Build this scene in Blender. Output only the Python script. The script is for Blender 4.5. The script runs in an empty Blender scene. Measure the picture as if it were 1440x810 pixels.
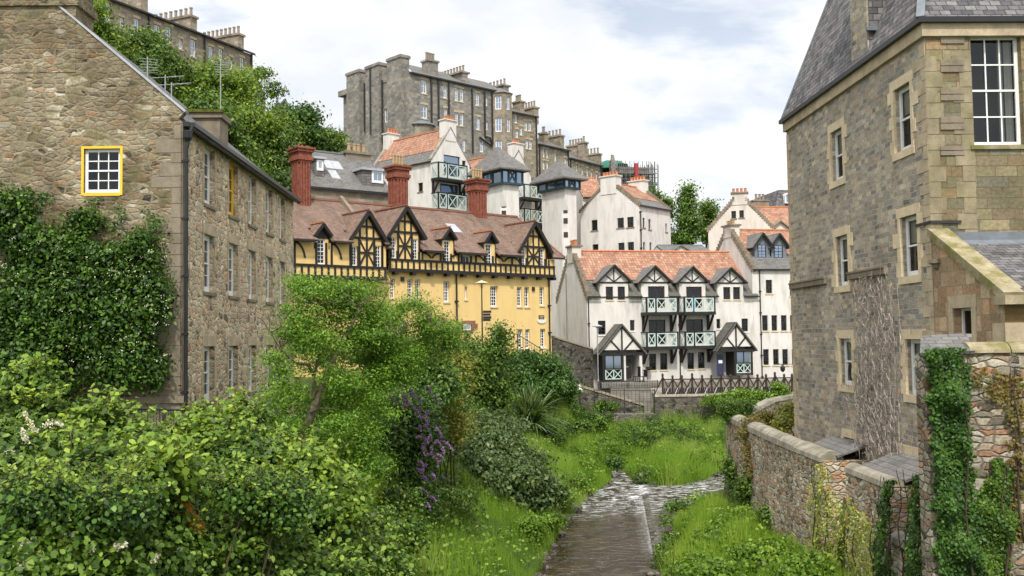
import bpy, math, random
import numpy as np
from mathutils import Vector, Matrix
from mathutils.geometry import tessellate_polygon

SC = bpy.context.scene
COL = SC.collection
rad = math.radians
# ------------------------------------------------------------ camera
FPX = 1400.0
CZ = 8.0
PITCH = rad(2.95)
ROLL = rad(0.8)
_F = Vector((0, math.cos(PITCH), math.sin(PITCH)))
_U0 = Vector((0, -math.sin(PITCH), math.cos(PITCH)))
_R0 = Vector((1, 0, 0))
_U = _U0 * math.cos(ROLL) + _R0 * math.sin(ROLL)
_R = _R0 * math.cos(ROLL) - _U0 * math.sin(ROLL)
cam_d = bpy.data.cameras.new('camera')
cam = bpy.data.objects.new('camera', cam_d)
COL.objects.link(cam)
SC.camera = cam
cam_d.sensor_width = 36.0
cam_d.lens = 36.0 * FPX / 1440.0
cam_d.clip_start = 0.1
cam_d.clip_end = 6000
cam.matrix_world = Matrix(((_R.x, _U.x, -_F.x, 0), (_R.y, _U.y, -_F.y, 0), (_R.z, _U.z, -_F.z, CZ), (0, 0, 0, 1)))

# ------------------------------------------------------------ light and sky
SUN_EL, SUN_AZ = rad(52), rad(182)      # azimuth clockwise from +Y (view direction)
W = bpy.data.worlds.new('World')
SC.world = W
W.use_nodes = True
nt = W.node_tree
nt.nodes.clear()
def _n(t, **k):
    n = nt.nodes.new(t)
    for a, b in k.items(): setattr(n, a, b)
    return n
sky = _n('ShaderNodeTexSky', sky_type='NISHITA', sun_disc=False, sun_elevation=SUN_EL, sun_rotation=SUN_AZ, air_density=1.0, dust_density=2.0)
bg1 = _n('ShaderNodeBackground'); bg1.inputs[1].default_value = 0.15
nt.links.new(sky.outputs[0], bg1.inputs[0])
tc = _n('ShaderNodeTexCoord')
sep = _n('ShaderNodeSeparateXYZ'); nt.links.new(tc.outputs['Generated'], sep.inputs[0])
# cloud layer: direction projected on a flat layer overhead
zc = _n('ShaderNodeMath', operation='MAXIMUM'); nt.links.new(sep.outputs[2], zc.inputs[0]); zc.inputs[1].default_value = 0.0
za = _n('ShaderNodeMath', operation='ADD'); nt.links.new(zc.outputs[0], za.inputs[0]); za.inputs[1].default_value = 0.22
dx = _n('ShaderNodeMath', operation='DIVIDE'); nt.links.new(sep.outputs[0], dx.inputs[0]); nt.links.new(za.outputs[0], dx.inputs[1])
dy = _n('ShaderNodeMath', operation='DIVIDE'); nt.links.new(sep.outputs[1], dy.inputs[0]); nt.links.new(za.outputs[0], dy.inputs[1])
cb = _n('ShaderNodeCombineXYZ'); nt.links.new(dx.outputs[0], cb.inputs[0]); nt.links.new(dy.outputs[0], cb.inputs[1]); cb.inputs[2].default_value = 3.7
ns = _n('ShaderNodeTexNoise'); ns.inputs['Scale'].default_value = 1.7; ns.inputs['Detail'].default_value = 7; ns.inputs['Roughness'].default_value = 0.55; ns.inputs['Distortion'].default_value = 0.35
nt.links.new(cb.outputs[0], ns.inputs['Vector'])
rmp = _n('ShaderNodeValToRGB'); rmp.color_ramp.elements[0].position = 0.40; rmp.color_ramp.elements[1].position = 0.50
rmp.color_ramp.elements[0].color = (0.5, 0.5, 0.5, 1)
nt.links.new(ns.outputs[0], rmp.inputs[0])
ns2 = _n('ShaderNodeTexNoise'); ns2.inputs['Scale'].default_value = 2.6; ns2.inputs['Detail'].default_value = 8; ns2.inputs['Roughness'].default_value = 0.5
nt.links.new(cb.outputs[0], ns2.inputs['Vector'])
rmp2 = _n('ShaderNodeValToRGB'); rmp2.color_ramp.elements[0].position = 0.36; rmp2.color_ramp.elements[1].position = 0.56
rmp2.color_ramp.elements[0].color = (0.82, 0.855, 0.91, 1); rmp2.color_ramp.elements[1].color = (1.04, 1.04, 1.04, 1)
nt.links.new(ns2.outputs[0], rmp2.inputs[0])
bg2 = _n('ShaderNodeBackground'); bg2.inputs[1].default_value = 1.0
nt.links.new(rmp2.outputs[0], bg2.inputs[0])
zr_ = _n('ShaderNodeMapRange', interpolation_type='SMOOTHSTEP'); nt.links.new(sep.outputs[2], zr_.inputs[0])
for _i, _v in ((1, 0.33), (2, 0.85), (3, 1.0), (4, 1.85)): zr_.inputs[_i].default_value = _v
# and brighter still on the side of the veiled sun, behind the viewer
zs_ = _n('ShaderNodeMapRange', interpolation_type='SMOOTHSTEP'); nt.links.new(sep.outputs[1], zs_.inputs[0])
for _i, _v in ((1, 0.35), (2, -0.7), (3, 1.0), (4, 1.25)): zs_.inputs[_i].default_value = _v
zm_ = _n('ShaderNodeMath', operation='MULTIPLY'); nt.links.new(zr_.outputs[0], zm_.inputs[0]); nt.links.new(zs_.outputs[0], zm_.inputs[1])
nt.links.new(zm_.outputs[0], bg2.inputs[1])
mx = _n('ShaderNodeMixShader'); nt.links.new(rmp.outputs[0], mx.inputs[0]); nt.links.new(bg1.outputs[0], mx.inputs[1]); nt.links.new(bg2.outputs[0], mx.inputs[2])
wo = _n('ShaderNodeOutputWorld'); nt.links.new(mx.outputs[0], wo.inputs[0])

sd = bpy.data.lights.new('sun', 'SUN'); sd.energy = 3.3; sd.angle = rad(4); sd.color = (1.0, 0.95, 0.87)
so = bpy.data.objects.new('sun', sd); COL.objects.link(so)
_sv = Vector((math.sin(SUN_AZ) * math.cos(SUN_EL), math.cos(SUN_AZ) * math.cos(SUN_EL), math.sin(SUN_EL)))
so.rotation_euler = (-_sv).to_track_quat('-Z', 'Y').to_euler()
so.location = (40, -40, 80)
SC.view_settings.view_transform = 'Standard'
SC.view_settings.look = 'None'
SC.view_settings.gamma = 1.0
SC.view_settings.exposure = 0.14
SC.view_settings.use_curve_mapping = False
SC.cycles.max_bounces = 6
SC.cycles.diffuse_bounces = 3
SC.cycles.glossy_bounces = 3
SC.cycles.transparent_max_bounces = 12
SC.cycles.transmission_bounces = 3
SC.cycles.sample_clamp_indirect = 4

# ------------------------------------------------------------ picture geometry
CAM = Vector((0, 0, CZ))
def ray(u, v):
    return _F + _R * ((u - 720) / FPX) + _U * ((405 - v) / FPX)
def at(u, v, Y):
    d = ray(u, v)
    return CAM + d * (Y / d.y)
def atz(u, v, z):
    d = ray(u, v)
    return CAM + d * ((z - CZ) / d.z)

class Frame:
    """building frame: origin (x,y), base z, x along the facade, y inward"""
    def __init__(s, o, ang, base):
        s.o = Vector((o[0], o[1], base)); s.a = ang
        s.X = Vector((math.cos(ang), math.sin(ang), 0)); s.N = Vector((-math.sin(ang), math.cos(ang), 0))
    def loc(s, p):
        q = p - s.o
        return Vector((q.dot(s.X), q.dot(s.N), q.z))
    def hit(s, u, v, y=0.0):
        d = ray(u, v); p0 = s.o + s.N * y
        t = (p0 - CAM).dot(s.N) / d.dot(s.N)
        return s.loc(CAM + d * t)
    def hitx(s, u, v, x=0.0):
        d = ray(u, v); p0 = s.o + s.X * x
        t = (p0 - CAM).dot(s.X) / d.dot(s.X)
        return s.loc(CAM + d * t)
def frame(u0, v0, Y0, ang, base):
    p = at(u0, v0, Y0)
    return Frame((p.x, p.y), rad(ang), base)

# ------------------------------------------------------------ mesh builder
class MB:
    def __init__(s):
        s.v = []; s.f = []; s.m = []; s.k = []
    def face(s, pts, mat=0, out=None):
        pts = [Vector(p) for p in pts]
        if out is not None:
            n = Vector((0, 0, 0))
            for i in range(len(pts)):
                n += pts[i].cross(pts[(i + 1) % len(pts)])
            if n.dot(out) < 0: pts.reverse()
        b = len(s.v); s.v += [tuple(p) for p in pts]
        s.f.append(tuple(range(b, b + len(pts)))); s.m.append(mat)
    def hexa(s, p, mat=0):
        """8 corners: bottom 4 ccw, top 4"""
        b = len(s.v); s.v += [tuple(q) for q in p]
        for f in ((3, 2, 1, 0), (4, 5, 6, 7), (0, 1, 5, 4), (1, 2, 6, 5), (2, 3, 7, 6), (3, 0, 4, 7)):
            s.f.append(tuple(b + i for i in f)); s.m.append(mat)
    def box(s, x0, x1, y0, y1, z0, z1, mat=0):
        if x0 > x1: x0, x1 = x1, x0
        if y0 > y1: y0, y1 = y1, y0
        if z0 > z1: z0, z1 = z1, z0
        s.hexa([(x0, y0, z0), (x1, y0, z0), (x1, y1, z0), (x0, y1, z0), (x0, y0, z1), (x1, y0, z1), (x1, y1, z1), (x0, y1, z1)], mat)
    def fbox(s, O, T, N, s0, s1, d0, d1, z0, z1, mat=0):
        """box in a wall's own frame: T along, N inward"""
        Z = Vector((0, 0, 1))
        P = lambda a, d, z: O + T * a + N * d + Z * z
        if s0 > s1: s0, s1 = s1, s0
        if d0 > d1: d0, d1 = d1, d0
        if z0 > z1: z0, z1 = z1, z0
        c = [P(s0, d0, z0), P(s1, d0, z0), P(s1, d1, z0), P(s0, d1, z0), P(s0, d0, z1), P(s1, d0, z1), P(s1, d1, z1), P(s0, d1, z1)]
        if T.cross(N).z < 0: c = [c[3], c[2], c[1], c[0], c[7], c[6], c[5], c[4]]
        s.hexa(c, mat)
    def beam(s, p, q, w, d, up=(0, 0, 1), mat=0):
        p = Vector(p); q = Vector(q); a = (q - p).normalized(); up = Vector(up)
        if abs(a.dot(up)) > 0.98: up = Vector((0, 1, 0)) if abs(a.y) < 0.9 else Vector((1, 0, 0))
        r = a.cross(up).normalized(); t = r.cross(a)
        r *= w / 2; t *= d / 2
        s.hexa([p - r - t, p + r - t, q + r - t, q - r - t, p - r + t, p + r + t, q + r + t, q - r + t], mat)
    def tube(s, p, q, r0, r1=None, n=8, mat=0, caps=True):
        p = Vector(p); q = Vector(q); r1 = r0 if r1 is None else r1
        a = (q - p).normalized(); up = Vector((0, 0, 1)) if abs(a.z) < 0.95 else Vector((1, 0, 0))
        e = a.cross(up).normalized(); g = a.cross(e); b = len(s.v)
        for c, r in ((p, r0), (q, r1)):
            for i in range(n):
                t = 2 * math.pi * i / n
                s.v.append(tuple(c + e * (r * math.cos(t)) + g * (r * math.sin(t))))
        for i in range(n):
            j = (i + 1) % n
            s.f.append((b + i, b + n + i, b + n + j, b + j)); s.m.append(mat)
        if caps:
            s.f.append(tuple(b + i for i in range(n))); s.m.append(mat)
            s.f.append(tuple(b + n + i for i in reversed(range(n)))); s.m.append(mat)
    def path(s, pts, rs, n=7, mat=0):
        for i in range(len(pts) - 1):
            s.tube(pts[i], pts[i + 1], rs[i], rs[i + 1], n, mat, caps=(i in (0, len(pts) - 2)))
    def lathe(s, c, prof, n=12, mat=0):
        c = Vector(c); b = len(s.v)
        for r, z in prof:
            for i in range(n):
                t = 2 * math.pi * i / n
                s.v.append((c.x + r * math.cos(t), c.y + r * math.sin(t), c.z + z))
        for k in range(len(prof) - 1):
            for i in range(n):
                j = (i + 1) % n
                s.f.append((b + k * n + i, b + k * n + j, b + (k + 1) * n + j, b + (k + 1) * n + i)); s.m.append(mat)
        s.f.append(tuple(b + i for i in reversed(range(n)))); s.m.append(mat)
        s.f.append(tuple(b + (len(prof) - 1) * n + i for i in range(n))); s.m.append(mat)
    def slab(s, quad, th, mat=0, mside=None):
        """roof plane: 4 corners (any planar polygon), extruded downwards by th along its normal"""
        q = [Vector(p) for p in quad]
        n = Vector((0, 0, 0))
        for i in range(len(q)): n += q[i].cross(q[(i + 1) % len(q)])
        n.normalize()
        if n.z < 0: q.reverse(); n = -n
        lo = [p - n * th for p in q]
        ms = mat if mside is None else mside
        s.face(q, mat); s.face(list(reversed(lo)), ms)
        for i in range(len(q)):
            j = (i + 1) % len(q)
            s.face([q[i], lo[i], lo[j], q[j]], ms)
    def mark(s):
        s.k.append((len(s.v), len(s.f)))
    def split(s, name, mats, parent=None):
        """one object for each stretch between marks"""
        k = [(0, 0)] + s.k + [(len(s.v), len(s.f))]
        for (v0, f0), (v1, f1) in zip(k, k[1:]):
            if f1 > f0:
                q = MB(); q.v = s.v[v0:v1]; q.f = [tuple(i - v0 for i in f) for f in s.f[f0:f1]]; q.m = s.m[f0:f1]; q.build(name, mats, parent)
    def build(s, name, mats, parent=None, smooth=False):
        me = bpy.data.meshes.new(name)
        me.from_pydata(s.v, [], s.f)
        mats = mats if isinstance(mats, (list, tuple)) else [mats]
        for m in mats: me.materials.append(m)
        if len(mats) > 1: me.polygons.foreach_set('material_index', s.m)
        V = np.array(s.v, dtype=np.float64)
        uvs = np.zeros((len(me.loops), 2)); k = 0
        for f in s.f:
            p = V[list(f)]
            n = np.zeros(3)
            for i in range(len(f)):
                n += np.cross(p[i] - p[0], p[(i + 1) % len(f)] - p[0])
            L = np.linalg.norm(n); n = n / L if L > 1e-12 else np.array([0, 0, 1.0])
            t = np.array([-n[1], n[0], 0.0])
            tl = np.linalg.norm(t)
            t = t / tl if tl > 0.05 else np.array([1.0, 0, 0])
            b = np.cross(n, t)
            c = len(f)
            uvs[k:k + c, 0] = p @ t; uvs[k:k + c, 1] = p @ b; k += c
        uv = me.uv_layers.new(name='UVMap'); uv.data.foreach_set('uv', uvs.astype(np.float32).ravel())
        if smooth: me.polygons.foreach_set('use_smooth', [True] * len(me.polygons))
        me.update()
        o = bpy.data.objects.new(name, me); COL.objects.link(o)
        if parent is not None: o.parent = parent
        return o

def tag(o, label=None, cat=None, group=None, kind=None):
    if label: o['label'] = label
    if cat: o['category'] = cat
    if group: o['group'] = group
    if kind: o['kind'] = kind
    return o
def empty(name, loc, rz, label, cat, group=None):
    o = bpy.data.objects.new(name, None); COL.objects.link(o)
    o.location = loc; o.rotation_euler = (0, 0, rz); o.empty_display_size = 0.5
    return tag(o, label, cat, group)
def root(name, fr, label, cat, group=None):
    return empty(name, fr.o, fr.a, label, cat, group)

# ------------------------------------------------------------ materials
class G:
    """tiny node helper"""
    def __init__(s, name, rough=0.85, spec=0.25):
        s.mat = bpy.data.materials.new(name); s.mat.use_nodes = True
        s.t = s.mat.node_tree; s.b = s.t.nodes['Principled BSDF']
        s.b.inputs['Roughness'].default_value = rough
        s.b.inputs['Specular IOR Level'].default_value = spec
    def n(s, t, ins=None, **k):
        n = s.t.nodes.new(t)
        for a, b in k.items(): setattr(n, a, b)
        for a, b in (ins or {}).items(): s.set(n.inputs[a], b)
        return n
    def set(s, sock, val):
        if isinstance(val, bpy.types.NodeSocket): s.t.links.new(val, sock)
        elif hasattr(val, 'outputs'): s.t.links.new(val.outputs[0], sock)
        else:
            if isinstance(val, tuple) and len(val) == 3 and sock.type == 'RGBA': val = (*val, 1)
            sock.default_value = val
    def uv(s): return s.n('ShaderNodeTexCoord').outputs['UV']
    def obj(s): return s.n('ShaderNodeTexCoord').outputs['Object']
    def math(s, op, a, b=0.0, clamp=False):
        return s.n('ShaderNodeMath', {0: a, 1: b}, operation=op, use_clamp=clamp).outputs[0]
    def map(s, v, sc=(1, 1, 1), loc=(0, 0, 0)):
        return s.n('ShaderNodeMapping', {'Vector': v, 'Scale': sc, 'Location': loc}).outputs[0]
    def noise(s, v, scale, detail=4, rough=0.55, dist=0.0, out=0):
        return s.n('ShaderNodeTexNoise', {'Vector': v, 'Scale': scale, 'Detail': detail, 'Roughness': rough, 'Distortion': dist}).outputs[out]
    def ramp(s, f, stops, interp='LINEAR'):
        r = s.n('ShaderNodeValToRGB', {0: f}); cr = r.color_ramp; cr.interpolation = interp
        while len(cr.elements) < len(stops): cr.elements.new(0.5)
        for e, (p, c) in zip(cr.elements, stops):
            e.position = p; e.color = (*c, 1) if isinstance(c, tuple) else (c, c, c, 1)
        return r.outputs[0]
    def mix(s, f, a, b, mode='MIX'):
        m = s.n('ShaderNodeMix', data_type='RGBA', blend_type=mode)
        s.set(m.inputs[0], f); s.set(m.inputs[6], a); s.set(m.inputs[7], b)
        return m.outputs[2]
    def warp(s, v, scale, amt):
        nz = s.noise(v, scale, 2, out=1)
        d = s.n('ShaderNodeVectorMath', {0: nz, 1: (0.5, 0.5, 0.5)}, operation='SUBTRACT').outputs[0]
        d = s.n('ShaderNodeVectorMath', {0: d, 3: amt}, operation='SCALE').outputs[0]
        return s.n('ShaderNodeVectorMath', {0: v, 1: d}, operation='ADD').outputs[0]
    def bump(s, h, strength=0.5, dist=0.02):
        s.set(s.b.inputs['Normal'], s.n('ShaderNodeBump', {'Height': h, 'Strength': strength, 'Distance': dist}).outputs[0])
    def col(s, c): s.set(s.b.inputs['Base Color'], c); return s

def plain(name, c, rough=0.7, spec=0.3, var=0.12, sc=3.0, metal=0.0, bump=0.0):
    g = G(name, rough, spec); g.b.inputs['Metallic'].default_value = metal
    nz = g.noise(g.obj(), sc, 5)
    g.col(g.mix(1.0, c, g.ramp(nz, [(0.3, 1 - var), (0.7, 1 + var * 0.5)]), 'MULTIPLY'))
    if bump: g.bump(g.noise(g.obj(), 40, 3), bump, 0.01)
    return g.mat

def rubble(name, pal, size=(0.42, 0.26), mortar=(0.30, 0.26, 0.20), mw=0.07, stain=0.5, moss=0.0, warp=0.16, bump=0.8, soot=(0.35, 0.33, 0.30), smear=0.0):
    g = G(name, 0.92, 0.15); uv = g.uv()
    v = g.warp(uv, 2.2, warp)
    v1 = g.map(v, (1 / size[0], 1 / size[1], 1)); v2 = g.map(v, (0.5 / size[0], 0.56 / size[1], 1), (3.3, 1.7, 0))
    sel = g.math('GREATER_THAN', g.noise(uv, 1.1, 2, 0.5), 0.56)
    v = g.n('ShaderNodeMix', data_type='VECTOR'); g.set(v.inputs[0], sel); g.set(v.inputs[4], v1); g.set(v.inputs[5], v2); v = v.outputs[1]
    vo = g.n('ShaderNodeTexVoronoi', {'Vector': v, 'Scale': 1.0, 'Randomness': 0.85}, voronoi_dimensions='2D')
    ed = g.n('ShaderNodeTexVoronoi', {'Vector': v, 'Scale': 1.0, 'Randomness': 0.85}, voronoi_dimensions='2D', feature='DISTANCE_TO_EDGE')
    r = g.n('ShaderNodeSeparateColor', {0: vo.outputs['Color']})
    stops = [(i / max(1, len(pal) - 1), c) for i, c in enumerate(pal)]
    c = g.ramp(r.outputs[0], stops)
    # per-stone lightness
    c = g.mix(1.0, c, g.ramp(r.outputs[1], [(0.0, 0.28), (0.10, 0.32), (0.16, 0.8), (0.6, 1.05), (1, 1.4)]), 'MULTIPLY')
    fine = g.noise(uv, 14, 6, 0.7)
    c = g.mix(1.0, c, g.ramp(fine, [(0.3, 0.45), (0.7, 1.35)]), 'MULTIPLY')
    m = g.ramp(ed.outputs[0], [(mw * 0.3, 1.0), (mw, 0.0)])
    c = g.mix(m, c, g.mix(1.0, mortar, g.ramp(fine, [(0.3, 0.6), (0.7, 1.3)]), 'MULTIPLY'))
    if smear:
        sm = g.noise(g.map(uv, (1.2, 2.2, 1)), 1.7, 8, 0.75, 0.6)
        sm = g.math('MULTIPLY', g.ramp(sm, [(0.42, 0.0), (0.58, 1.0)]), smear)
        mc = g.mix(1.0, mortar, g.ramp(fine, [(0.25, 0.55), (0.75, 1.35)]), 'MULTIPLY')
        c = g.mix(sm, c, mc)
    big = g.noise(uv, 0.45, 5, 0.62, 0.5)
    c = g.mix(g.math('MULTIPLY', g.ramp(big, [(0.42, 0.0), (0.62, 1.0)]), stain), c, g.mix(1.0, c, soot, 'MULTIPLY'))
    if moss:
        mm = g.noise(uv, 1.1, 6, 0.65)
        c = g.mix(g.math('MULTIPLY', g.ramp(mm, [(0.52, 0.0), (0.66, 1.0)]), moss), c, (0.10, 0.105, 0.03))
    g.col(c)
    h = g.math('ADD', g.ramp(ed.outputs[0], [(0.0, 0.0), (mw * 1.6, 0.8)]), g.math('MULTIPLY', fine, 0.5))
    h = g.math('ADD', h, g.math('MULTIPLY', r.outputs[2], 0.3))
    g.bump(h, bump, 0.04)
    return g.mat

def coursed(name, pal, bw=0.46, rh=0.2, mortar=(0.24, 0.21, 0.16), msize=0.012, stain=0.5, moss=0.0, bump=0.6, warp=0.035, soot=(0.4, 0.4, 0.4), val=(0.7, 1.2)):
    g = G(name, 0.9, 0.15); uv = g.uv()
    v = g.warp(uv, 1.4, warp)
    # stretch bricks unevenly along the course
    br = g.n('ShaderNodeTexBrick', {'Vector': v, 'Color1': (0, 0, 0), 'Color2': (1, 1, 1), 'Mortar': (0.5, 0.5, 0.5), 'Scale': 1.0,
             'Mortar Size': msize, 'Mortar Smooth': 0.3, 'Bias': 0.0, 'Brick Width': bw, 'Row Height': rh}, offset=0.43, squash=0.72, squash_frequency=3)
    r = br.outputs[0]
    stops = [(0.02 + 0.96 * i / max(1, len(pal) - 1), c) for i, c in enumerate(pal)]
    c = g.ramp(r, stops)
    w = g.n('ShaderNodeTexWhiteNoise', {'W': g.math('MULTIPLY', r, 91.7)}, noise_dimensions='1D').outputs[0]
    c = g.mix(1.0, c, g.ramp(w, [(0, val[0]), (1, val[1])]), 'MULTIPLY')
    fine = g.noise(uv, 11, 7, 0.72)
    c = g.mix(1.0, c, g.ramp(fine, [(0.28, 0.55), (0.72, 1.3)]), 'MULTIPLY')
    c = g.mix(br.outputs['Fac'], c, g.mix(1.0, mortar, g.ramp(fine, [(0.3, 0.7), (0.7, 1.3)]), 'MULTIPLY'))
    big = g.noise(uv, 0.5, 5, 0.65, 0.4)
    c = g.mix(g.math('MULTIPLY', g.ramp(big, [(0.42, 0.0), (0.64, 1.0)]), stain), c, g.mix(1.0, c, soot, 'MULTIPLY'))
    if moss:
        mm = g.noise(uv, 0.9, 6, 0.65)
        c = g.mix(g.math('MULTIPLY', g.ramp(mm, [(0.46, 0.0), (0.64, 1.0)]), moss), c, (0.13, 0.12, 0.045))
    g.col(c)
    h = g.math('ADD', g.math('SUBTRACT', 1.0, br.outputs['Fac']), g.math('MULTIPLY', fine, 0.7))
    h = g.math('ADD', h, g.math('MULTIPLY', w, 0.35))
    g.bump(h, bump, 0.03)
    return g.mat

def dressed(name, c, var=0.25, moss=0.0, soot=0.3):
    g = G(name, 0.9, 0.15); o = g.obj()
    a = g.noise(o, 1.7, 5, 0.6); f = g.noise(o, 22, 6, 0.7)
    k = g.mix(1.0, c, g.ramp(a, [(0.3, 1 - var), (0.7, 1 + var)]), 'MULTIPLY')
    k = g.mix(1.0, k, g.ramp(f, [(0.3, 0.8), (0.7, 1.12)]), 'MULTIPLY')
    s2 = g.noise(g.map(o, (1, 1, 0.5)), 3.1, 6, 0.7)
    k = g.mix(g.math('MULTIPLY', g.ramp(s2, [(0.5, 0.0), (0.7, 1.0)]), soot), k, (0.09, 0.08, 0.065))
    if moss: k = g.mix(g.math('MULTIPLY', g.ramp(g.noise(o, 2.2, 6, 0.65), [(0.42, 0.0), (0.6, 1.0)]), moss), k, (0.14, 0.13, 0.03))
    g.col(k); g.bump(f, 0.4, 0.015)
    return g.mat

def render_wall(name, c, dirt=0.35, dcol=(0.27, 0.245, 0.20)):
    g = G(name, 0.9, 0.2); uv = g.uv()
    a = g.noise(g.map(uv, (1.6, 0.35, 1)), 1.0, 6, 0.65)
    b = g.noise(uv, 0.35, 4, 0.6)
    f = g.noise(uv, 30, 4, 0.7)
    k = g.mix(1.0, c, g.ramp(f, [(0.3, 0.93), (0.7, 1.04)]), 'MULTIPLY')
    m = g.math('MULTIPLY', g.math('MULTIPLY', g.ramp(a, [(0.45, 0.0), (0.75, 1.0)]), g.ramp(b, [(0.35, 0.25), (0.65, 1.0)])), dirt)
    k = g.mix(m, k, dcol)
    g.col(k); g.bump(f, 0.25, 0.01)
    return g.mat

def tiles(name, pal, bw, rh, lich=0.3, lichc=(0.30, 0.28, 0.20), bump=0.7, wave=0.0, stain=0.4, gap=0.35):
    g = G(name, 0.85, 0.2); uv = g.uv()
    v = g.warp(uv, 3.0, 0.015)
    br = g.n('ShaderNodeTexBrick', {'Vector': v, 'Color1': (0, 0, 0), 'Color2': (1, 1, 1), 'Mortar': (0.5, 0.5, 0.5), 'Scale': 1.0,
             'Mortar Size': rh * 0.06, 'Mortar Smooth': 0.4, 'Bias': 0.0, 'Brick Width': bw, 'Row Height': rh}, offset=0.0 if wave else 0.5)
    stops = [(0.02 + 0.96 * i / max(1, len(pal) - 1), c) for i, c in enumerate(pal)]
    c = g.ramp(br.outputs[0], stops)
    fine = g.noise(uv, 9, 6, 0.7)
    c = g.mix(1.0, c, g.ramp(fine, [(0.3, 0.75), (0.7, 1.2)]), 'MULTIPLY')
    c = g.mix(g.math('MULTIPLY', br.outputs['Fac'], 1 - gap), c, g.mix(1.0, c, (0.25, 0.25, 0.25), 'MULTIPLY'))
    big = g.noise(g.map(uv, (1, 0.5, 1)), 0.9, 6, 0.68, 0.3)
    c = g.mix(g.math('MULTIPLY', g.ramp(big, [(0.45, 0.0), (0.68, 1.0)]), stain), c, g.mix(1.0, c, (0.5, 0.5, 0.5), 'MULTIPLY'))
    l = g.noise(uv, 2.3, 7, 0.75)
    c = g.mix(g.math('MULTIPLY', g.ramp(l, [(0.52, 0.0), (0.68, 1.0)]), lich), c, lichc)
    g.col(c)
    sx = g.n('ShaderNodeSeparateXYZ', {0: v})
    saw = g.math('FRACT', g.math('DIVIDE', sx.outputs[1], rh))
    h = g.math('SUBTRACT', g.math('SUBTRACT', 1.0, saw), g.math('MULTIPLY', br.outputs['Fac'], 0.8))
    if wave:
        wv = g.math('SINE', g.math('MULTIPLY', sx.outputs[0], 2 * math.pi / wave))
        h = g.math('ADD', h, g.math('MULTIPLY', wv, 0.8))
    h = g.math('ADD', h, g.math('MULTIPLY', fine, 0.4))
    g.bump(h, bump, 0.03)
    return g.mat

SAND = (0.36, 0.27, 0.165)
M = {}
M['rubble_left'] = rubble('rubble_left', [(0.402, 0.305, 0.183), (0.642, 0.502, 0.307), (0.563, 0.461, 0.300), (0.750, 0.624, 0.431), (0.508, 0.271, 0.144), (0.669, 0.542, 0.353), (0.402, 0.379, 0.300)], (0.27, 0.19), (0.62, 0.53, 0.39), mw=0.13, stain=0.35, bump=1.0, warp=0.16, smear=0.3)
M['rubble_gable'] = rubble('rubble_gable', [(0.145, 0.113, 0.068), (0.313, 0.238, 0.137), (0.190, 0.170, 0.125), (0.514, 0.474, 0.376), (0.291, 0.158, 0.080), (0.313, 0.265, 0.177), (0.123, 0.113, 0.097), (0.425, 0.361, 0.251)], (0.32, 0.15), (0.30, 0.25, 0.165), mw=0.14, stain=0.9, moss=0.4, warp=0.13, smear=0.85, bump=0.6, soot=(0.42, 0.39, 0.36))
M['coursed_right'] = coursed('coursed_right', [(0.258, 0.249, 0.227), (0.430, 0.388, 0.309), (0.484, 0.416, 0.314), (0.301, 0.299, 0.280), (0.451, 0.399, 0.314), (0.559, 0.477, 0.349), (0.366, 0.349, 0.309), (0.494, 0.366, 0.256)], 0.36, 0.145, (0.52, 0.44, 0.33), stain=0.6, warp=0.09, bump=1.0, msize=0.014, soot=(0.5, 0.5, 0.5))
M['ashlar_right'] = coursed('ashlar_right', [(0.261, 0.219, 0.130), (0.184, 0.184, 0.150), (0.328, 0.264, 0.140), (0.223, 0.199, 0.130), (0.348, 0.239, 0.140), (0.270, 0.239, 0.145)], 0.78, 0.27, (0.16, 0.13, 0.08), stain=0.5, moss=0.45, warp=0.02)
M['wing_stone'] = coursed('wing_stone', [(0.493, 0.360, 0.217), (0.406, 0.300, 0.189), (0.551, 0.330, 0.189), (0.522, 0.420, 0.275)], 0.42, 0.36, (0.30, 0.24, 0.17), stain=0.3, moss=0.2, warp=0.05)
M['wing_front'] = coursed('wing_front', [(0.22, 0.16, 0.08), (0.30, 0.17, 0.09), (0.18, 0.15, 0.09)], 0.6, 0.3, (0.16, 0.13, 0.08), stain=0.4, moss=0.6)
M['garden_rubble'] = rubble('garden_rubble', [(0.461, 0.384, 0.286), (0.760, 0.661, 0.507), (0.597, 0.264, 0.112), (0.800, 0.793, 0.657), (0.651, 0.542, 0.396), (0.733, 0.450, 0.261), (0.380, 0.356, 0.310), (0.800, 0.727, 0.570)], (0.24, 0.12), (0.40, 0.35, 0.27), mw=0.12, smear=0.25, bump=1.0, stain=0.4, moss=0.25)
M['near_rubble'] = rubble('near_rubble', [(0.286, 0.246, 0.176), (0.550, 0.504, 0.396), (0.440, 0.381, 0.286), (0.440, 0.213, 0.121), (0.396, 0.347, 0.264), (0.275, 0.263, 0.231), (0.572, 0.526, 0.429)], (0.34, 0.14), (0.22, 0.18, 0.13), mw=0.10, smear=0.35, stain=0.3, moss=0.35, warp=0.2, bump=1.0)
M['dark_rubble'] = rubble('dark_rubble', [(0.10, 0.09, 0.08), (0.16, 0.14, 0.11), (0.13, 0.12, 0.11), (0.20, 0.18, 0.15)], (0.40, 0.22), (0.10, 0.09, 0.075), stain=0.5, moss=0.4)
M['tenement'] = coursed('tenement', [(0.20, 0.19, 0.175), (0.28, 0.26, 0.225), (0.24, 0.23, 0.21), (0.31, 0.285, 0.24), (0.33, 0.29, 0.23)], 0.7, 0.33, (0.22, 0.21, 0.185), stain=0.6, bump=0.3, val=(0.8, 1.15), soot=(0.55, 0.55, 0.57))
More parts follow.
